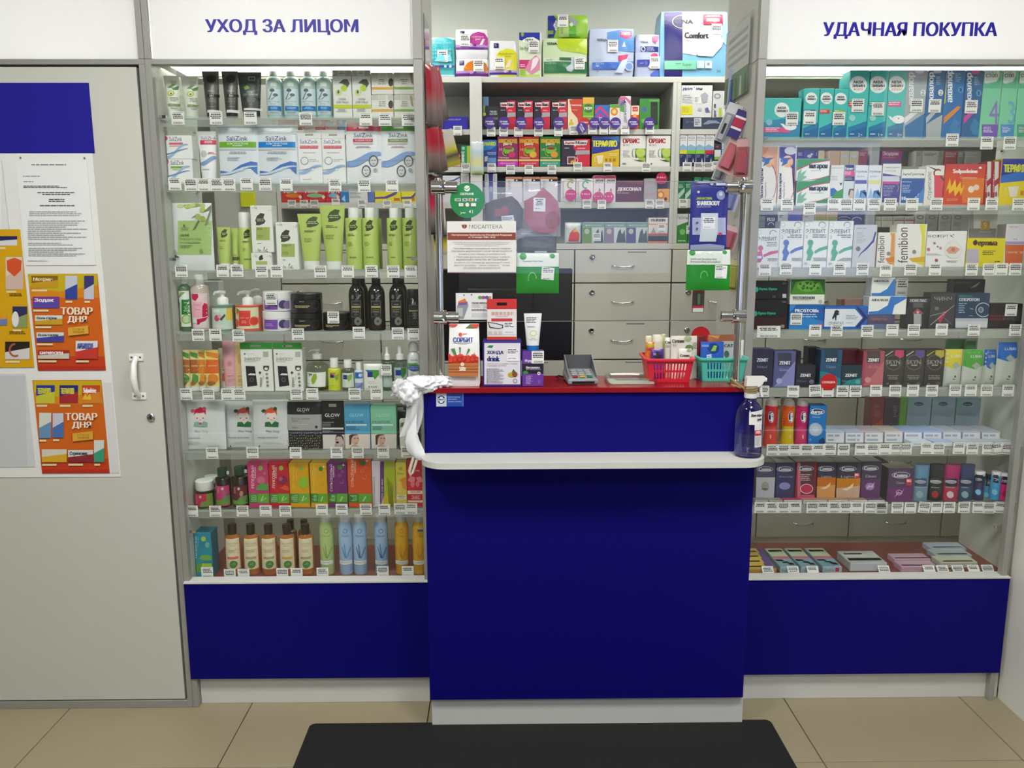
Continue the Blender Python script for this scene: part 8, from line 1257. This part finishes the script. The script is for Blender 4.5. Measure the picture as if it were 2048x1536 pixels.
box(606, 1030, 888, 1360, .07, '3a2c8c', 'dark blue and white drink powder carton on the counter', [R(617, 1046, 880, 1348, 'dfdee4'), P('2c8a44', 634, 1078, 655, 1062, 685, 1064, 672, 1084), T('ХОНДА', 636, 1102, 758, 1132, '26246c', 0, 1), T('drink', 636, 1142, 730, 1178, '26246c', 0, 1), P('26246c', 634, 1178, 730, 1172, 728, 1180), T('Напиток для усиленного питания', 636, 1192, 858, 1204, 'b08a9a'), T('и здоровья суставов', 636, 1208, 778, 1220, 'b08a9a'), L(632, 1232, 765, 1345, 13, 'a4a0b0'), E(815, 1278, 26, 18, 'b8a82c'), E(840, 1275, 20, 20, '8a4a2c'), P('4a6a2c', 815, 1262, 830, 1235, 845, 1255), O(842, 1322, 16, 16, 4, '6a688c'), R(782, 1082, 872, 1178, 'eceaee'), L(788, 1092, 868, 1125, 3, '3c3a44'), L(790, 1155, 865, 1165, 1, '9a98a0')], side='2a1f74', n='drink_box', Y=-.15)
box(893, 1108, 1052, 1358, .05, '6a3a9c', 'purple and black fruit vitamin carton on the counter', [R(895, 1198, 1050, 1270, '201c28'), T('Фру', 912, 1165, 968, 1190, 'e6dcf0', 0, 1), T('Витамины', 922, 1216, 1022, 1234, 'dcd8e0', 0, 1), T('для иммунитета', 922, 1236, 1030, 1246, 'c4c0cc'), E(918, 1262, 20, 12, '3a8a3c'), E(1016, 1268, 12, 12, 'e6e2ea'), E(1016, 1268, 5, 5, '201c28'), L(922, 1285, 975, 1350, 7, 'c8a8e0'), L(1008, 1315, 1042, 1345, 4, '9a70c8')], side='4f2a7c', n='vitamin_box', Y=-.15)
tube(905, 830, 1038, 1108, 'e6e8e8', 'white baby cream tube with blue cap standing on the purple carton', (1062, '1f74c0'), [L(925, 862, 1010, 905, 4, '4a4c50'), L(932, 925, 1000, 942, 1, '9a9ca0'), O(975, 975, 26, 22, 6, 'd8cf6c'), L(945, 1010, 1005, 1030, 2, 'b0b4b4', 1), R(925, 860, 1012, 862, 'b0b4b4')], bot=.70, d=.03, Y=-.14)
tags('leaning on the purple vitamin carton', [(1008, 1150)], Y=-.1535, size=(.036, .037))
box(636, 798, 855, 1024, .05, 'e4dfdc', 'white and red lens wipe carton standing on the drink carton', [T('鏡面清洁湿巾', 668, 818, 828, 845, 'c03a3c'), L(690, 850, 800, 860, 1, 'a8a4a4', 1), R(668, 866, 822, 888, 'c8383c'), R(637, 1000, 855, 1022, 'c83a24'), P('2c2c30', 640, 890, 700, 900, 760, 915, 762, 935, 720, 945, 655, 935), P('d8d8dc', 648, 898, 700, 906, 750, 920, 745, 935, 715, 938, 662, 928), R(755, 890, 848, 982, 'eaeaec'), L(765, 900, 842, 935, 3, '3c3c40'), L(765, 965, 842, 975, 1, '9a9a9c'), R(645, 960, 675, 985, 'c8c4c0'), R(685, 960, 710, 985, 'c8c4c0'), R(720, 960, 745, 985, 'c8c4c0')], n='lens_wipe_box', hang=('c83430', 724), Y=-.135)

# card terminal
tx0, tz = at(*gp(1210, 1345), -.12); cm = thing('card_terminal', 'grey card terminal with hooded keypad on the counter', 'card terminal', (.236, -.08, CT)); cm.rotation_euler = (0, 0, .06)
m = MB(); m.loft([[(-.043, -.052, .002), (.043, -.052, .002), (.043, .058, .002), (-.043, .058, .002)], [(-.046, -.055, .006), (.046, -.055, .006), (.046, .062, .006), (-.046, .062, .006)], [(-.046, -.055, .014), (.046, -.055, .014), (.046, .062, .03), (-.046, .062, .03)], [(-.041, -.05, .019), (.041, -.05, .019), (.041, .058, .036), (-.041, .058, .036)]], '8d8f92'); m.build('body', 'plastic', cm)
m = MB(); m.box(-.034, .034, -.0555, -.0545, .005, .012, '26272a', b=.0002); m.build('card_slot', 'black_plastic', cm)
for k in range(12):
    i, j = k % 3, k//3; cc = ['a8282c', 'c8b82c', '2c8a5c'][i] if j == 0 else 'a8aaad'
    x, y = -.022+.022*i, -.038+.02*j; z = .0205+(y+.05)*.157; m = MB(); m.box(x-.008, x+.008, y-.006, y+.006, z, z+.004, cc, b=.0008); m.build('key', 'plastic', cm)
for s_ in (-1, 1): m = MB(); m.loft([[(s_*.041, -.045, .02), (s_*.044, -.045, .02), (s_*.044, .056, .036), (s_*.041, .056, .036)], [(s_*.041, -.043, .03), (s_*.044, -.043, .03), (s_*.044, .056, .078), (s_*.041, .056, .078)]], '6a6c70'); m.build('hood_side', 'plastic', cm)
m = MB(); m.box(-.041, .041, .052, .056, .034, .078, '55575a', b=.0008); m.build('hood_back', 'plastic', cm)
m = MB(); m.rod([(-.046, .03, .012), (-.062, .036, .016), (-.068, .05, .01), (-.06, .066, .004)], .0022, '16161a', 8); m.build('cable', 'black_plastic', cm, smooth=60)
# clear money tray
tr_ = thing('money_tray', 'clear acrylic money tray on the red counter top', 'tray', (.389, -.075, CT)); m = MB()
def rr(w_, d_, z, r=.012): return [(x, y, z) for cx, cy, a0 in ((w_-r, d_-r, 0), (-w_+r, d_-r, 90), (-w_+r, -d_+r, 180), (w_-r, -d_+r, 270)) for x, y in [(cx+r*math.cos(math.radians(a0+22.5*i)), cy+r*math.sin(math.radians(a0+22.5*i))) for i in range(5)]]
m.loft([rr(.074, .056, .0005), rr(.076, .058, .004), rr(.073, .055, .018), rr(.068, .05, .0185), rr(.055, .036, .010), rr(.03, .018, .0075)], 'e9ece8'); m.build('dish', 'clear', tr_, smooth=30)
m = MB(); m.loft([rr(.068, .05, .001), rr(.068, .05, .003)], 'd8d4cc'); m.build('insert_sheet', 'paper', tr_)
m = MB(); m.rod([(-.045, .04, .019), (-.03, .034, .0205), (0, .031, .021), (.03, .034, .0205), (.045, .04, .019)], .0016, 'f4f4f0', 8); m.build('rim_line', 'gloss', tr_, smooth=60)

# slotted plastic baskets
def basket(label, x, y, rz, wt, wb, dt, db, h, col):
    t = thing('plastic_basket', label, 'basket', (x, y, CT+.0005)); t.rotation_euler = (0, 0, rz)
    def pt(face, u, v, o_=0):
        w_ = (wb+(wt-wb)*v)/2; d_ = (db+(dt-db)*v)/2; z = h*v
        if face == 0: return ((2*u-1)*w_, -d_+o_, z)
        if face == 1: return (w_-o_, (2*u-1)*d_, z)
        if face == 2: return ((1-2*u)*w_, d_-o_, z)
        return (-w_+o_, (1-2*u)*d_, z)
    for f, nm in enumerate(('front_wall', 'end_wall', 'back_wall', 'end_wall')):
        m = MB(); n_ = 11 if f % 2 == 0 else 9
        def slab(u0, u1, v0, v1):
            q = [pt(f, u0, v0), pt(f, u1, v0), pt(f, u1, v1), pt(f, u0, v1)]; r = [pt(f, u0, v0, .002), pt(f, u1, v0, .002), pt(f, u1, v1, .002), pt(f, u0, v1, .002)]
            m.mesh(q+r, [(0, 1, 2, 3), (7, 6, 5, 4), (0, 4, 5, 1), (1, 5, 6, 2), (2, 6, 7, 3), (3, 7, 4, 0)], col)
        ua, ub = .12, .88
        slab(0, 1, 0, .14); slab(0, ua, .14, .80); slab(ub, 1, .14, .80); slab(0, 1, .80, 1); slab(ua, ub, .43, .52)
        for i in range(n_+1):
            c = ua+(ub-ua)*i/n_; g = (ub-ua)/n_*.26
            for v0, v1 in ((.14, .43), (.52, .80)): slab(max(ua, c-g), min(ub, c+g), v0, v1)
        m.build(nm, 'plastic', t)
    m = MB(); a, b = wb/2-.001, db/2-.001; m.box(-a, a, -b, b, .0, .002, col, b=.0004); m.build('base', 'plastic', t)
    m = MB(); o_ = [rr(wt/2+k, dt/2+k, h+z, .012) for k, z in ((-.002, -.006), (.006, -.006), (.006, .0), (-.002, .0008))]; m.loft(o_+[o_[0]], col, False, False); m.build('rim', 'plastic', t, smooth=40)
    return t
basket('red slotted plastic basket of sachets on the counter', .508, -.028, -.05, .142, .120, .15, .125, .073, 'd4283c')
basket('turquoise slotted plastic basket beside the chrome post', .672, -.026, .0, .142, .124, .12, .10, .073, '4fc0a8')
bz = CT+.003
view(1140, 460, 4.267)
for a, b, t, u, c, lab, yy, lean, D in ((862, 1088, 905, 1150, 'e0ddd0', 'large pale sweetener sachet with green circles in the red basket', -.035, -.12, [T('Стевия', 875, 935, 978, 965, '4a4a40', 0, 1), L(880, 975, 930, 1000, 3, 'a8a698'), E(1010, 930, 32, 26, '9aa880'), E(1018, 1010, 34, 30, '6a8a4c'), E(1070, 985, 24, 24, 'a8b090')]), (808, 868, 920, 1140, 'dcdacd', 'narrow pale sweetener sachet behind the large one', -.022, -.1, [T('Сте', 815, 950, 860, 972, '4a4a40', 0, 1), L(815, 985, 855, 1010, 3, 'a8a698')]), (930, 1040, 1015, 1140, 'e4e2d8', 'small sweetener packet at the front of the red basket', -.052, -.1, [T('Стевия', 940, 1062, 1018, 1085, '4a4a40', 0, 1), E(1015, 1030, 20, 14, '9aa880')]), (640, 720, 960, 1130, 'd8742c', 'orange wrapped bar at the left end of the red basket', -.03, -.05, [R(640, 975, 720, 1005, 'c8b830'), R(655, 1010, 710, 1030, 'b8302c')]), (690, 800, 1018, 1140, '5a2c98', 'violet foil sweet with dark berries in the red basket', -.05, -.08, [E(745, 1070, 42, 30, '2a2030'), E(720, 1060, 14, 12, '8a8098'), E(770, 1055, 16, 14, '4a2c60')]), (640, 700, 905, 1100, 'd8d0b0', 'cream plastic wrapped lollipop in the red basket', -.005, -.02, []), (700, 790, 895, 1120, 'e0d8c0', 'pale wrapped sweet sticking up in the red basket', .0, -.02, [E(750, 930, 30, 26, 'ece8dc')]), (770, 815, 890, 1120, 'c4c47c', 'thin lime sachet in the red basket', .008, -.02, [])):
    o = pouch(a, t, b, u, c, lab, D, n='sachet', d=.008 if b-a > 90 else .012, Y=yy, rx=lean, z=bz); o.location.x += .002
for a, b, t, u, c, lab, yy, rz_, D in ((1130, 1330, 955, 1140, '2a5ab8', 'tilted blue sachet with green leaf in the turquoise basket', -.04, 0, [E(1240, 1010, 50, 45, '1f3c80'), P('8ac03c', 1215, 1035, 1245, 985, 1270, 990, 1255, 1035), T('ITA', 1180, 1060, 1222, 1100, 'dfe6f2', 90, 1), R(1140, 980, 1200, 1000, '6a94d8')]), (1310, 1420, 950, 1130, 'd8dcd4', 'white sachet with dark letters in the turquoise basket', -.02, 0, [T('CAT', 1330, 975, 1410, 1000, '3a4a44', 0, 1), E(1350, 1060, 22, 30, '5a7a6c')]), (1412, 1500, 940, 1130, 'dcd9d2', 'white sachet behind the chrome post in the turquoise basket', -.01, 0, []), (1090, 1180, 905, 1120, '6a1420', 'dark red sachet between the two baskets', .0, 0, []), (1190, 1420, 895, 1110, 'b06a40', 'brown orange sachet at the back of the turquoise basket', .03, 0, [P('d8a070', 1200, 905, 1300, 900, 1280, 930)]), (1430, 1505, 700+240, 1130, 'e4e2dc', 'white packet at the right end of the turquoise basket', .01, 0, [])):
    o = pouch(a, t, b, u, c, lab, D, n='sachet', d=.008, Y=yy-.025, rx=-.06, z=bz); o.location.x -= .004
X_, Z_ = at(*gp(1118, 905), .036); m = MB(); m.loft([[(.03*math.cos(.2618*i), y, .03*math.sin(.2618*i)) for i in range(24)] for y in (0, .002)], 'c8201f'); m.box(-.006, .006, .0, .002, CT-Z_, -.028, 'c8201f', b=.0003); tag(m.build('round_sign', 'paper', None, (X_, .040, Z_)), 'round red discount sign standing between the baskets', 'sign')

# blue corner sticker on the counter
view(790, 720, 5.251)
sheet(431, 349, 720, 489, '1f4aa8', 'small blue and white sticker on the upper left of the counter', [R(431, 350, 541, 488, 'd0d8dc'), E(486, 417, 42, 44, '1a2c6c'), R(470, 385, 502, 450, 'e2e8ec'), R(450, 402, 522, 432, 'e2e8ec'), T('МИНУС', 455, 408, 518, 424, '1a2c6c', 0, 1), T('Кнопка вызова', 556, 380, 682, 394, 'c8d4ec'), T('дежурного', 556, 406, 650, 420, 'c8d4ec'), T('администратора', 556, 432, 698, 446, 'c8d4ec'), R(712, 350, 717, 488, '8aa4dc')], n='counter_sticker', cat='sticker', Y=-.1662, d=.0009)

# white plastic bag knotted on the counter corner
rnd = random.Random(3)
bg_ = thing('knotted_plastic_bag', 'white knotted plastic bag hanging over the left counter corner', 'bag', (-.243, -.16, CT))
def blob(cx, cy, cz, rx_, ry_, rz_, seed, amp=.22, nu=48, nv=30):
    r2 = random.Random(seed); K = [(r2.uniform(2, 15), r2.uniform(2, 14), r2.uniform(0, 6), r2.uniform(.4, 1)) for _ in range(12)]
    def f(u, v):
        th = 2*math.pi*u; ph = math.pi*v; s = sum(a*math.sin(k*th+p)*math.sin(l*ph+p*1.7) for k, l, p, a in [(round(k), l, p, a) for k, l, p, a in K])/5
        r = 1+amp*s*math.sin(ph)
        return (cx+rx_*r*math.sin(ph)*math.cos(th), cy+ry_*r*math.sin(ph)*math.sin(th), cz-rz_*r*math.cos(ph))
    m = MB(); m.sheet(f, nu, nv, 'eceef0'); return m
blob(-.06, -.02, .0, .022, .02, .03, 21, .5).build('knot_puff', 'white_film', bg_, smooth=80)
blob(.0, -.005, .010, .048, .035, .026, 5, .45).build('knot_puff', 'film', bg_, smooth=80)
blob(.052, .018, .012, .040, .025, .020, 9, .5).build('knot_puff', 'film', bg_, smooth=80)
blob(-.030, -.025, -.015, .030, .025, .035, 12, .45).build('knot_puff', 'film', bg_, smooth=80)
m = MB(); rings = []
for k, (z, cx, rw) in enumerate(((.0, -.014, .016), (-.025, -.020, .008), (-.06, -.019, .0065), (-.095, -.021, .008), (-.125, -.024, .013), (-.155, -.024, .018), (-.182, -.019, .021), (-.203, -.011, .018), (-.213, -.006, .006))):
    rings.append([(cx+rw*(1+.28*math.sin(3*a+k)+.15*math.sin(7*a+2*k))*math.cos(a), -.028+.5*rw*(1+.3*math.sin(4*a+k*1.3))*math.sin(a), z) for a in [2*math.pi*i/26 for i in range(26)]])
m.loft(rings, 'eef0f2'); m.build('hanging_tail', 'film', bg_, smooth=50)
m = MB(); m.sheet(lambda u, v: (-.045+.05*u+.012*math.sin(3*v)-.02*v, -.03+.008*math.sin(7*u+4*v), -.01-.13*v), 10, 12, 'f4f6f8'); m.build('loose_flap', 'white_film', bg_, smooth=60)
m = MB(); m.rod([(-.022, -.03, -.20), (-.030, -.034, -.225), (-.036, -.036, -.245), (-.033, -.036, -.258), (-.026, -.034, -.25), (-.018, -.03, -.225), (-.012, -.028, -.20)], .0045, 'cfc4b4', 8); m.build('loop', 'plastic', bg_, smooth=60)

# hand sanitiser spray bottle on the ledge
view(1400, 720, 5.906)
sx, _ = at(*gp(562, 1140), -.215); sb = thing('sanitiser_spray_bottle', 'clear trigger spray bottle with paper label on the white ledge', 'spray bottle', (sx, -.215, .9088))
pr = [(.022, 0), (.0375, .002), (.0395, .008), (.0395, .10), (.0385, .125), (.034, .145), (.024, .158), (.0145, .166), (.0145, .178)]
m = MB(); m.lathe(pr, 'fdfdff', n=28); m.build('bottle', 'clear_bottle', sb, smooth=50)
m = MB(); m.lathe([(.03, .003), (.0375, .006), (.038, .06), (.0378, .072), (.002, .072)], 'f6f7fe', n=24); m.build('liquid', 'clear', sb, smooth=40)
m = MB(); m.lathe([(.0175, .174), (.018, .176), (.018, .190), (.015, .192)], 'e9e9e6', n=20); m.build('collar', 'plastic', sb, smooth=40)
m = MB(); m.loft([[(x, y, z) for x, y in ((-.018*k+o_, -.011), (.018*k+o_, -.011), (.018*k+o_, .011), (-.018*k+o_, .011))] for z, k, o_ in ((.191, .8, 0), (.205, .9, .0), (.212, 1.25, .006), (.232, 1.5, .012), (.236, 1.4, .012))], 'e6e6e2'); m.build('spray_head', 'plastic', sb)
m = MB(); m.rod([(.036, 0, .226), (.044, 0, .226)], .006, 'eceeec', 12); m.build('nozzle', 'plastic', sb)
m = MB(); m.rod([(.020, 0, .218), (.027, 0, .205), (.029, 0, .190), (.033, 0, .176)], [.006, .006, .005, .004], 'eceeec', 8); m.build('trigger', 'plastic', sb, smooth=50)
m = MB(); m.rod([(0, 0, .19), (0, 0, .012)], .002, 'f0f2f6', 8); m.build('dip_tube', 'clear', sb)
m = MB()
for k in range(4): m.rod([(.0185*math.cos(a), .0185*math.sin(a), .194+.004*k+.003*math.sin(a*1+k)) for a in [2*math.pi*i/16 for i in range(17)]], .0022, '9a8658', 6)
m.rod([(-.018, 0, .20), (-.035, .012, .212), (-.05, .03, .225), (-.045, .05, .205), (-.02, .03, .197)], .003, '9a8658', 6); m.build('twine', 'matte', sb, smooth=60)
def csurf(x, z): return -math.sqrt(max(0, .0399**2-min(abs(x), .0392)**2))
lb = printed([P('eceae6', 560, 615, 726, 588, 722, 762, 558, 762), R(622, 760, 718, 1030, 'e6e4e2'), T('Для обра', 580, 636, 716, 672, '2a2a2c', 0, 1), T('рук', 655, 690, 715, 720, '2a2a2c', 0, 1), R(622, 826, 710, 888, 'c01c30'), T('70%', 628, 834, 700, 866, 'f2e4e6', 0, 1), L(628, 905, 708, 1010, 8, 'b4b2b0')], -.25, sx-.004, .9088, .0775, .18, name='paper_label', parent=sb, surf=csurf, fine=.006)

# monitor seen from the back, behind the counter
MY = .40; mx0, _ = at(857, 630, MY); mx1, zb_ = at(1143, 721, MY); zt_ = at(1000, 537, MY)[1]-.7555; zb_ -= .7555; mh = (mx1-mx0)/2
mo = thing('monitor', 'black computer monitor standing behind the counter with its back to us', 'monitor', ((mx0+mx1)/2, MY, .7555))
m = MB(); m.box(-mh, mh, 0, .012, zb_, zt_, '101012', b=.004); m.build('back_cover', 'black_plastic', mo)
m = MB(); m.box(-mh+.005, mh-.005, .0125, .020, zb_+.006, zt_-.006, '0c0c0e', b=.002); m.build('screen_frame', 'black_plastic', mo)
m = MB(); m.box(-.12, .12, -.022, -.0005, zb_+.05, zt_-.07, '131315', b=.006); m.build('rear_housing', 'black_plastic', mo)
m = MB(); m.box(-.035, .035, -.03, -.018, .012, zb_+.1, '121214', b=.003); m.build('stand_neck', 'black_plastic', mo)
m = MB(); m.box(-.11, .11, -.09, .09, .0005, .012, '121214', b=.004); m.build('stand_foot', 'black_plastic', mo)
for k in range(9): 
    m = MB(); m.box(-.08+.02*k-.006, -.08+.02*k+.006, -.0232, -.0222, zt_-.105, zt_-.10, '050506', b=.0002); m.build('vent', 'black_plastic', mo)

# ================================================================== packs hanging on the cabinet sides that face the gap
def hang(px0, py0, px1, py1, Y, c, label, D=(), rz=0, ry=0, d=.012, n='hanging_pouch', cat='pouch', mat='film', wid=None):
    """pouch hung by its top at photo point, hanging length to py1"""
    X, zt = at(*gp((px0+px1)/2, py0), Y); zb = at(*gp((px0+px1)/2, py1), Y)[1]; h_ = zt-zb; w_ = wid or (at(*gp(px1, py0), Y)[0]-at(*gp(px0, py0), Y)[0])
    def bulge(u, v): return (max(0, 1-(2*u-1)**4)*max(0, 1-(2*v-1)**6))**.6
    def surf(x, z): return d/2*(1-bulge(min(1, max(0, x/w_+.5)), min(1, max(0, z/h_+1))))
    def col(u, v):
        for (l1, c1), (l0, c0) in zip(c, c[1:]):
            if v >= l0:
                k_ = min(1, (v-l0)/(l1-l0)); a_, b_ = lin(c0), lin(c1); return tuple(a_[i]+(b_[i]-a_[i])*k_ for i in range(3))
        return c[-1][1]
    m = MB(); m.sheet(lambda u, v: ((u-.5)*w_*(1-.25*max(0, v-.75)*4*0), surf((u-.5)*w_, (v-1)*h_), (v-1)*h_), 8, 26, col); m.sheet(lambda u, v: ((.5-u)*w_, d-surf((.5-u)*w_, (v-1)*h_), (v-1)*h_), 8, 26, lambda u, v: col(1-u, v))
    o = m.build(n, mat, None, (X, Y, zt), smooth=60); o.rotation_euler = (0, ry, rz); tag(o, label, cat)
    if Y < 1:
        R_ = o.rotation_euler.to_matrix(); mn = min((R_ @ v.co).x for v in o.data.vertices); o.location.x = max(X-.01, -.2305-mn)
    k = MB(); k.rod([(0, d/2, .012), (0, d/2, -.004), (0, d/2-.006, -.008)], .0015, 'd0d0d0', 6); k.build('hook', 'chrome', o, smooth=60)
    return o
view(820, 0, 3.84)
RB = [(.62, 'b01c34'), (.5, 'a84a50'), (.36, '8a706c'), (.12, '6a5a58'), (0, '2a2a2c')]
for k, (x, y0, y1, Y, ry, ds) in enumerate(((128, 505, 990, .05, -.05, 'front of the upper three'), (135, 512, 985, .12, -.22, 'middle of the upper three'), (142, 520, 945, .19, -.40, 'back of the upper three'), (133, 955, 1325, .06, -.06, 'front of the lower two'), (140, 962, 1330, .17, -.28, 'back of the lower two'))):
    hang(x-5, y0, x+5, y1, Y, RB, 'glossy red and grey snack sachet hanging left of the gap, '+ds, rz=1.22-.03*k, ry=ry, wid=.075, d=.016)
hang(185, 1005, 195, 1290, .24, [(.7, 'd8d4c4'), (.45, 'd0c83c'), (.3, '4a4a48'), (0, 'd4c83c')], 'white and yellow sachet hanging behind the lower red ones', rz=.6, ry=-.3, wid=.08)
hang(120, 1340, 130, 1800, .10, [(.8, '3a2428'), (.5, 'c81c4c'), (.3, '8a7a78'), (0, '2c2a2c')], 'dark sachet with pink stripe hanging beside the left chrome post', rz=1.0, ry=-.05, wid=.07)
hang(205, 1600, 215, 1960, .16, [(.7, 'd4d0cc'), (.4, '3a3a34'), (.2, 'd8c83c'), (0, 'd8d4c8')], 'white sachet with yellow corner hanging behind the left chrome post', rz=.8, ry=-.1, wid=.06)
X_, Z_ = at(*gp(125, 390), .1); m = MB(); m.box(0, .002, -.07, .09, -.06, .09, 'cfcfca', b=.0004); m.box(.002, .0028, -.065, .085, -.055, .02, 'a8a8a0', b=.0003); tag(m.build('leaflet_holder', 'bag', None, (-.2315, .1, Z_)), 'grey clear leaflet pocket on the cabinet side left of the gap', 'leaflet pocket')
view(840, 170, 4.956)
hang(508, 560, 628, 885, 1.16, [(.8, 'd4dcdc'), (.68, 'b4ccd8'), (.35, 'd8d48c'), (.15, 'c4d8d8'), (0, 'a8c43c')], 'pale sachet with yellow picture hanging on the white upright', d=.012)
# right side of the gap
view(1420, 0, 3.84)
lf = thing('leaflet_holder', 'clear leaflet pocket with green picture on the cabinet side right of the gap', 'leaflet pocket', (.7495, .02, 1.97))
part('pocket', 'acrylic', lf, (-.004, .0015, .02, .30, .0, .24)); m = MB()
m.face([(-.0045, .03, .01), (-.0045, .29, .01), (-.0045, .29, .23), (-.0045, .03, .23)], 'c9cdc6'); m.face([(-.0048, .03, .01), (-.0048, .29, .01), (-.0048, .29, .09), (-.0048, .03, .09)], '6a8a68')
for k in range(5): m.face([(-.0051, .045+.05*k, .012), (-.0051, .07+.05*k, .012), (-.0051, .065+.05*k, .07), (-.0051, .05+.05*k, .07)], 'b4c4b0' if k % 2 else '4f6f50')
for k in range(4): m.face([(-.0051, .05, .12+.025*k), (-.0051, .26, .12+.025*k), (-.0051, .26, .13+.025*k), (-.0051, .05, .13+.025*k)], 'a4aaa2')
m.build('printed_leaflet', 'paper', lf)
def blister(px, py0, py1, Y, card, label, parts_, rz, ry, w_):
    X, zt = at(*gp(px, py0), Y); zb = at(*gp(px, py1), Y)[1]; h_ = zt-zb
    m = MB(); m.box(-w_/2, w_/2, 0, .0012, -h_, 0, card, b=.0003); o = m.build('blister_card', 'paper', None, (X, Y, zt)); o.rotation_euler = (0, ry, rz); tag(o, label, 'blister card')
    for nm, mat, x0, x1, v0, v1, dd, cc in parts_: m = MB(); m.box(x0*w_, x1*w_, -dd, -.0002, -v1*h_, -v0*h_, cc, b=min(.003, dd*.4)); m.build(nm, mat, o)
    k = MB(); k.rod([(0, .02, .004), (0, -.004, .004), (0, -.006, .0)], .0015, 'd0d0d0', 6); k.build('hook', 'chrome', o, smooth=60)
blister(205, 520, 825, .22, 'a8b8d4', 'pale blue blister card with blue tube hanging right of the gap', [('blister', 'clear', -.3, .3, .3, .95, .012, 'dfe6f2'), ('brush', 'plastic', -.2, .15, .35, .9, .009, '3a5ab0')], -.75, .05, .05)
blister(205, 800, 1110, .12, 'cfd2d4', 'white blister card with grey thermometer, foremost right of the gap', [('blister', 'clear', -.35, .3, .25, .98, .012, 'eef0f2'), ('thermometer', 'plastic', -.25, .1, .3, .95, .009, 'd8dadc'), ('grip', 'plastic', -.2, .05, .5, .8, .0105, '3a3c40')], -.65, .42, .05)
blister(262, 850, 1070, .08, '2c1f70', 'navy and crimson blister card hanging right of the gap', [('band', 'paper', -.45, .45, .3, .62, .0008, 'a81c48'), ('stripe', 'paper', -.45, .45, .22, .30, .0009, 'e4e4e8'), ('foot', 'paper', -.45, .45, .62, .70, .0009, 'e4e4e8')], -.55, .42, .04)
blister(232, 1060, 1345, .10, 'd8b4b4', 'pink razor blister card, left of the two pink ones', [('blister', 'clear', -.4, .4, .2, .92, .014, 'f4dfe2'), ('razor', 'plastic', -.3, .25, .25, .88, .011, 'd8909c')], -.55, .45, .055)
blister(272, 1070, 1360, .05, 'd0a8a8', 'pink razor blister card, right of the two pink ones', [('blister', 'clear', -.4, .4, .2, .95, .014, 'f0d8dc'), ('razor', 'plastic', -.3, .25, .3, .9, .011, 'c87a84')], -.9, .08, .06)
blister(130, 1200, 1400, .20, 'c8cacc', 'grey white blister card above the dark blue mask pack', [('blister', 'clear', -.35, .35, .2, .95, .012, 'eceef0'), ('tool', 'plastic', -.2, .1, .25, .9, .009, 'c4c6c8')], -.5, .35, .045)
view(1150, 170, 4.39)
blister(1395, 905, 1110, .10, 'b4bcd8', 'pale lilac blister card behind the right chrome post', [('blister', 'clear', -.35, .35, .2, .95, .01, 'e6e8f2'), ('comb', 'plastic', -.2, .2, .3, .9, .008, '9aa4c8')], -.5, .25, .05)
blister(1385, 1240, 1450, .12, 'd8b8c0', 'pink blister card low behind the right chrome post', [('blister', 'clear', -.4, .4, .2, .95, .012, 'f4e0e4'), ('razor', 'plastic', -.25, .25, .25, .9, .009, 'd08a9c')], -.6, .3, .06)
view(1140, 460, 4.267)
blister(1100, 470, 702, -.086, '3a2a28', 'small red and black nail care card hanging low behind the screen', [('top', 'paper', -.45, .45, .02, .26, .001, 'c82c2c'), ('foot', 'paper', -.45, .45, .85, .99, .001, 'cfcfca'), ('band', 'paper', -.45, .45, .76, .84, .001, 'b82430'), ('bottle', 'gloss', -.12, .14, .3, .74, .008, '4a6a50')], 0, 0, .036)
blister(1405, 260, 520, .10, 'c8c89c', 'yellowish blister card low behind the right chrome post', [('blister', 'clear', -.4, .4, .15, .95, .012, 'eeeed8'), ('sponge', 'plastic', -.25, .25, .2, .9, .009, 'c4c070')], -.6, .1, .06)
make_tags()
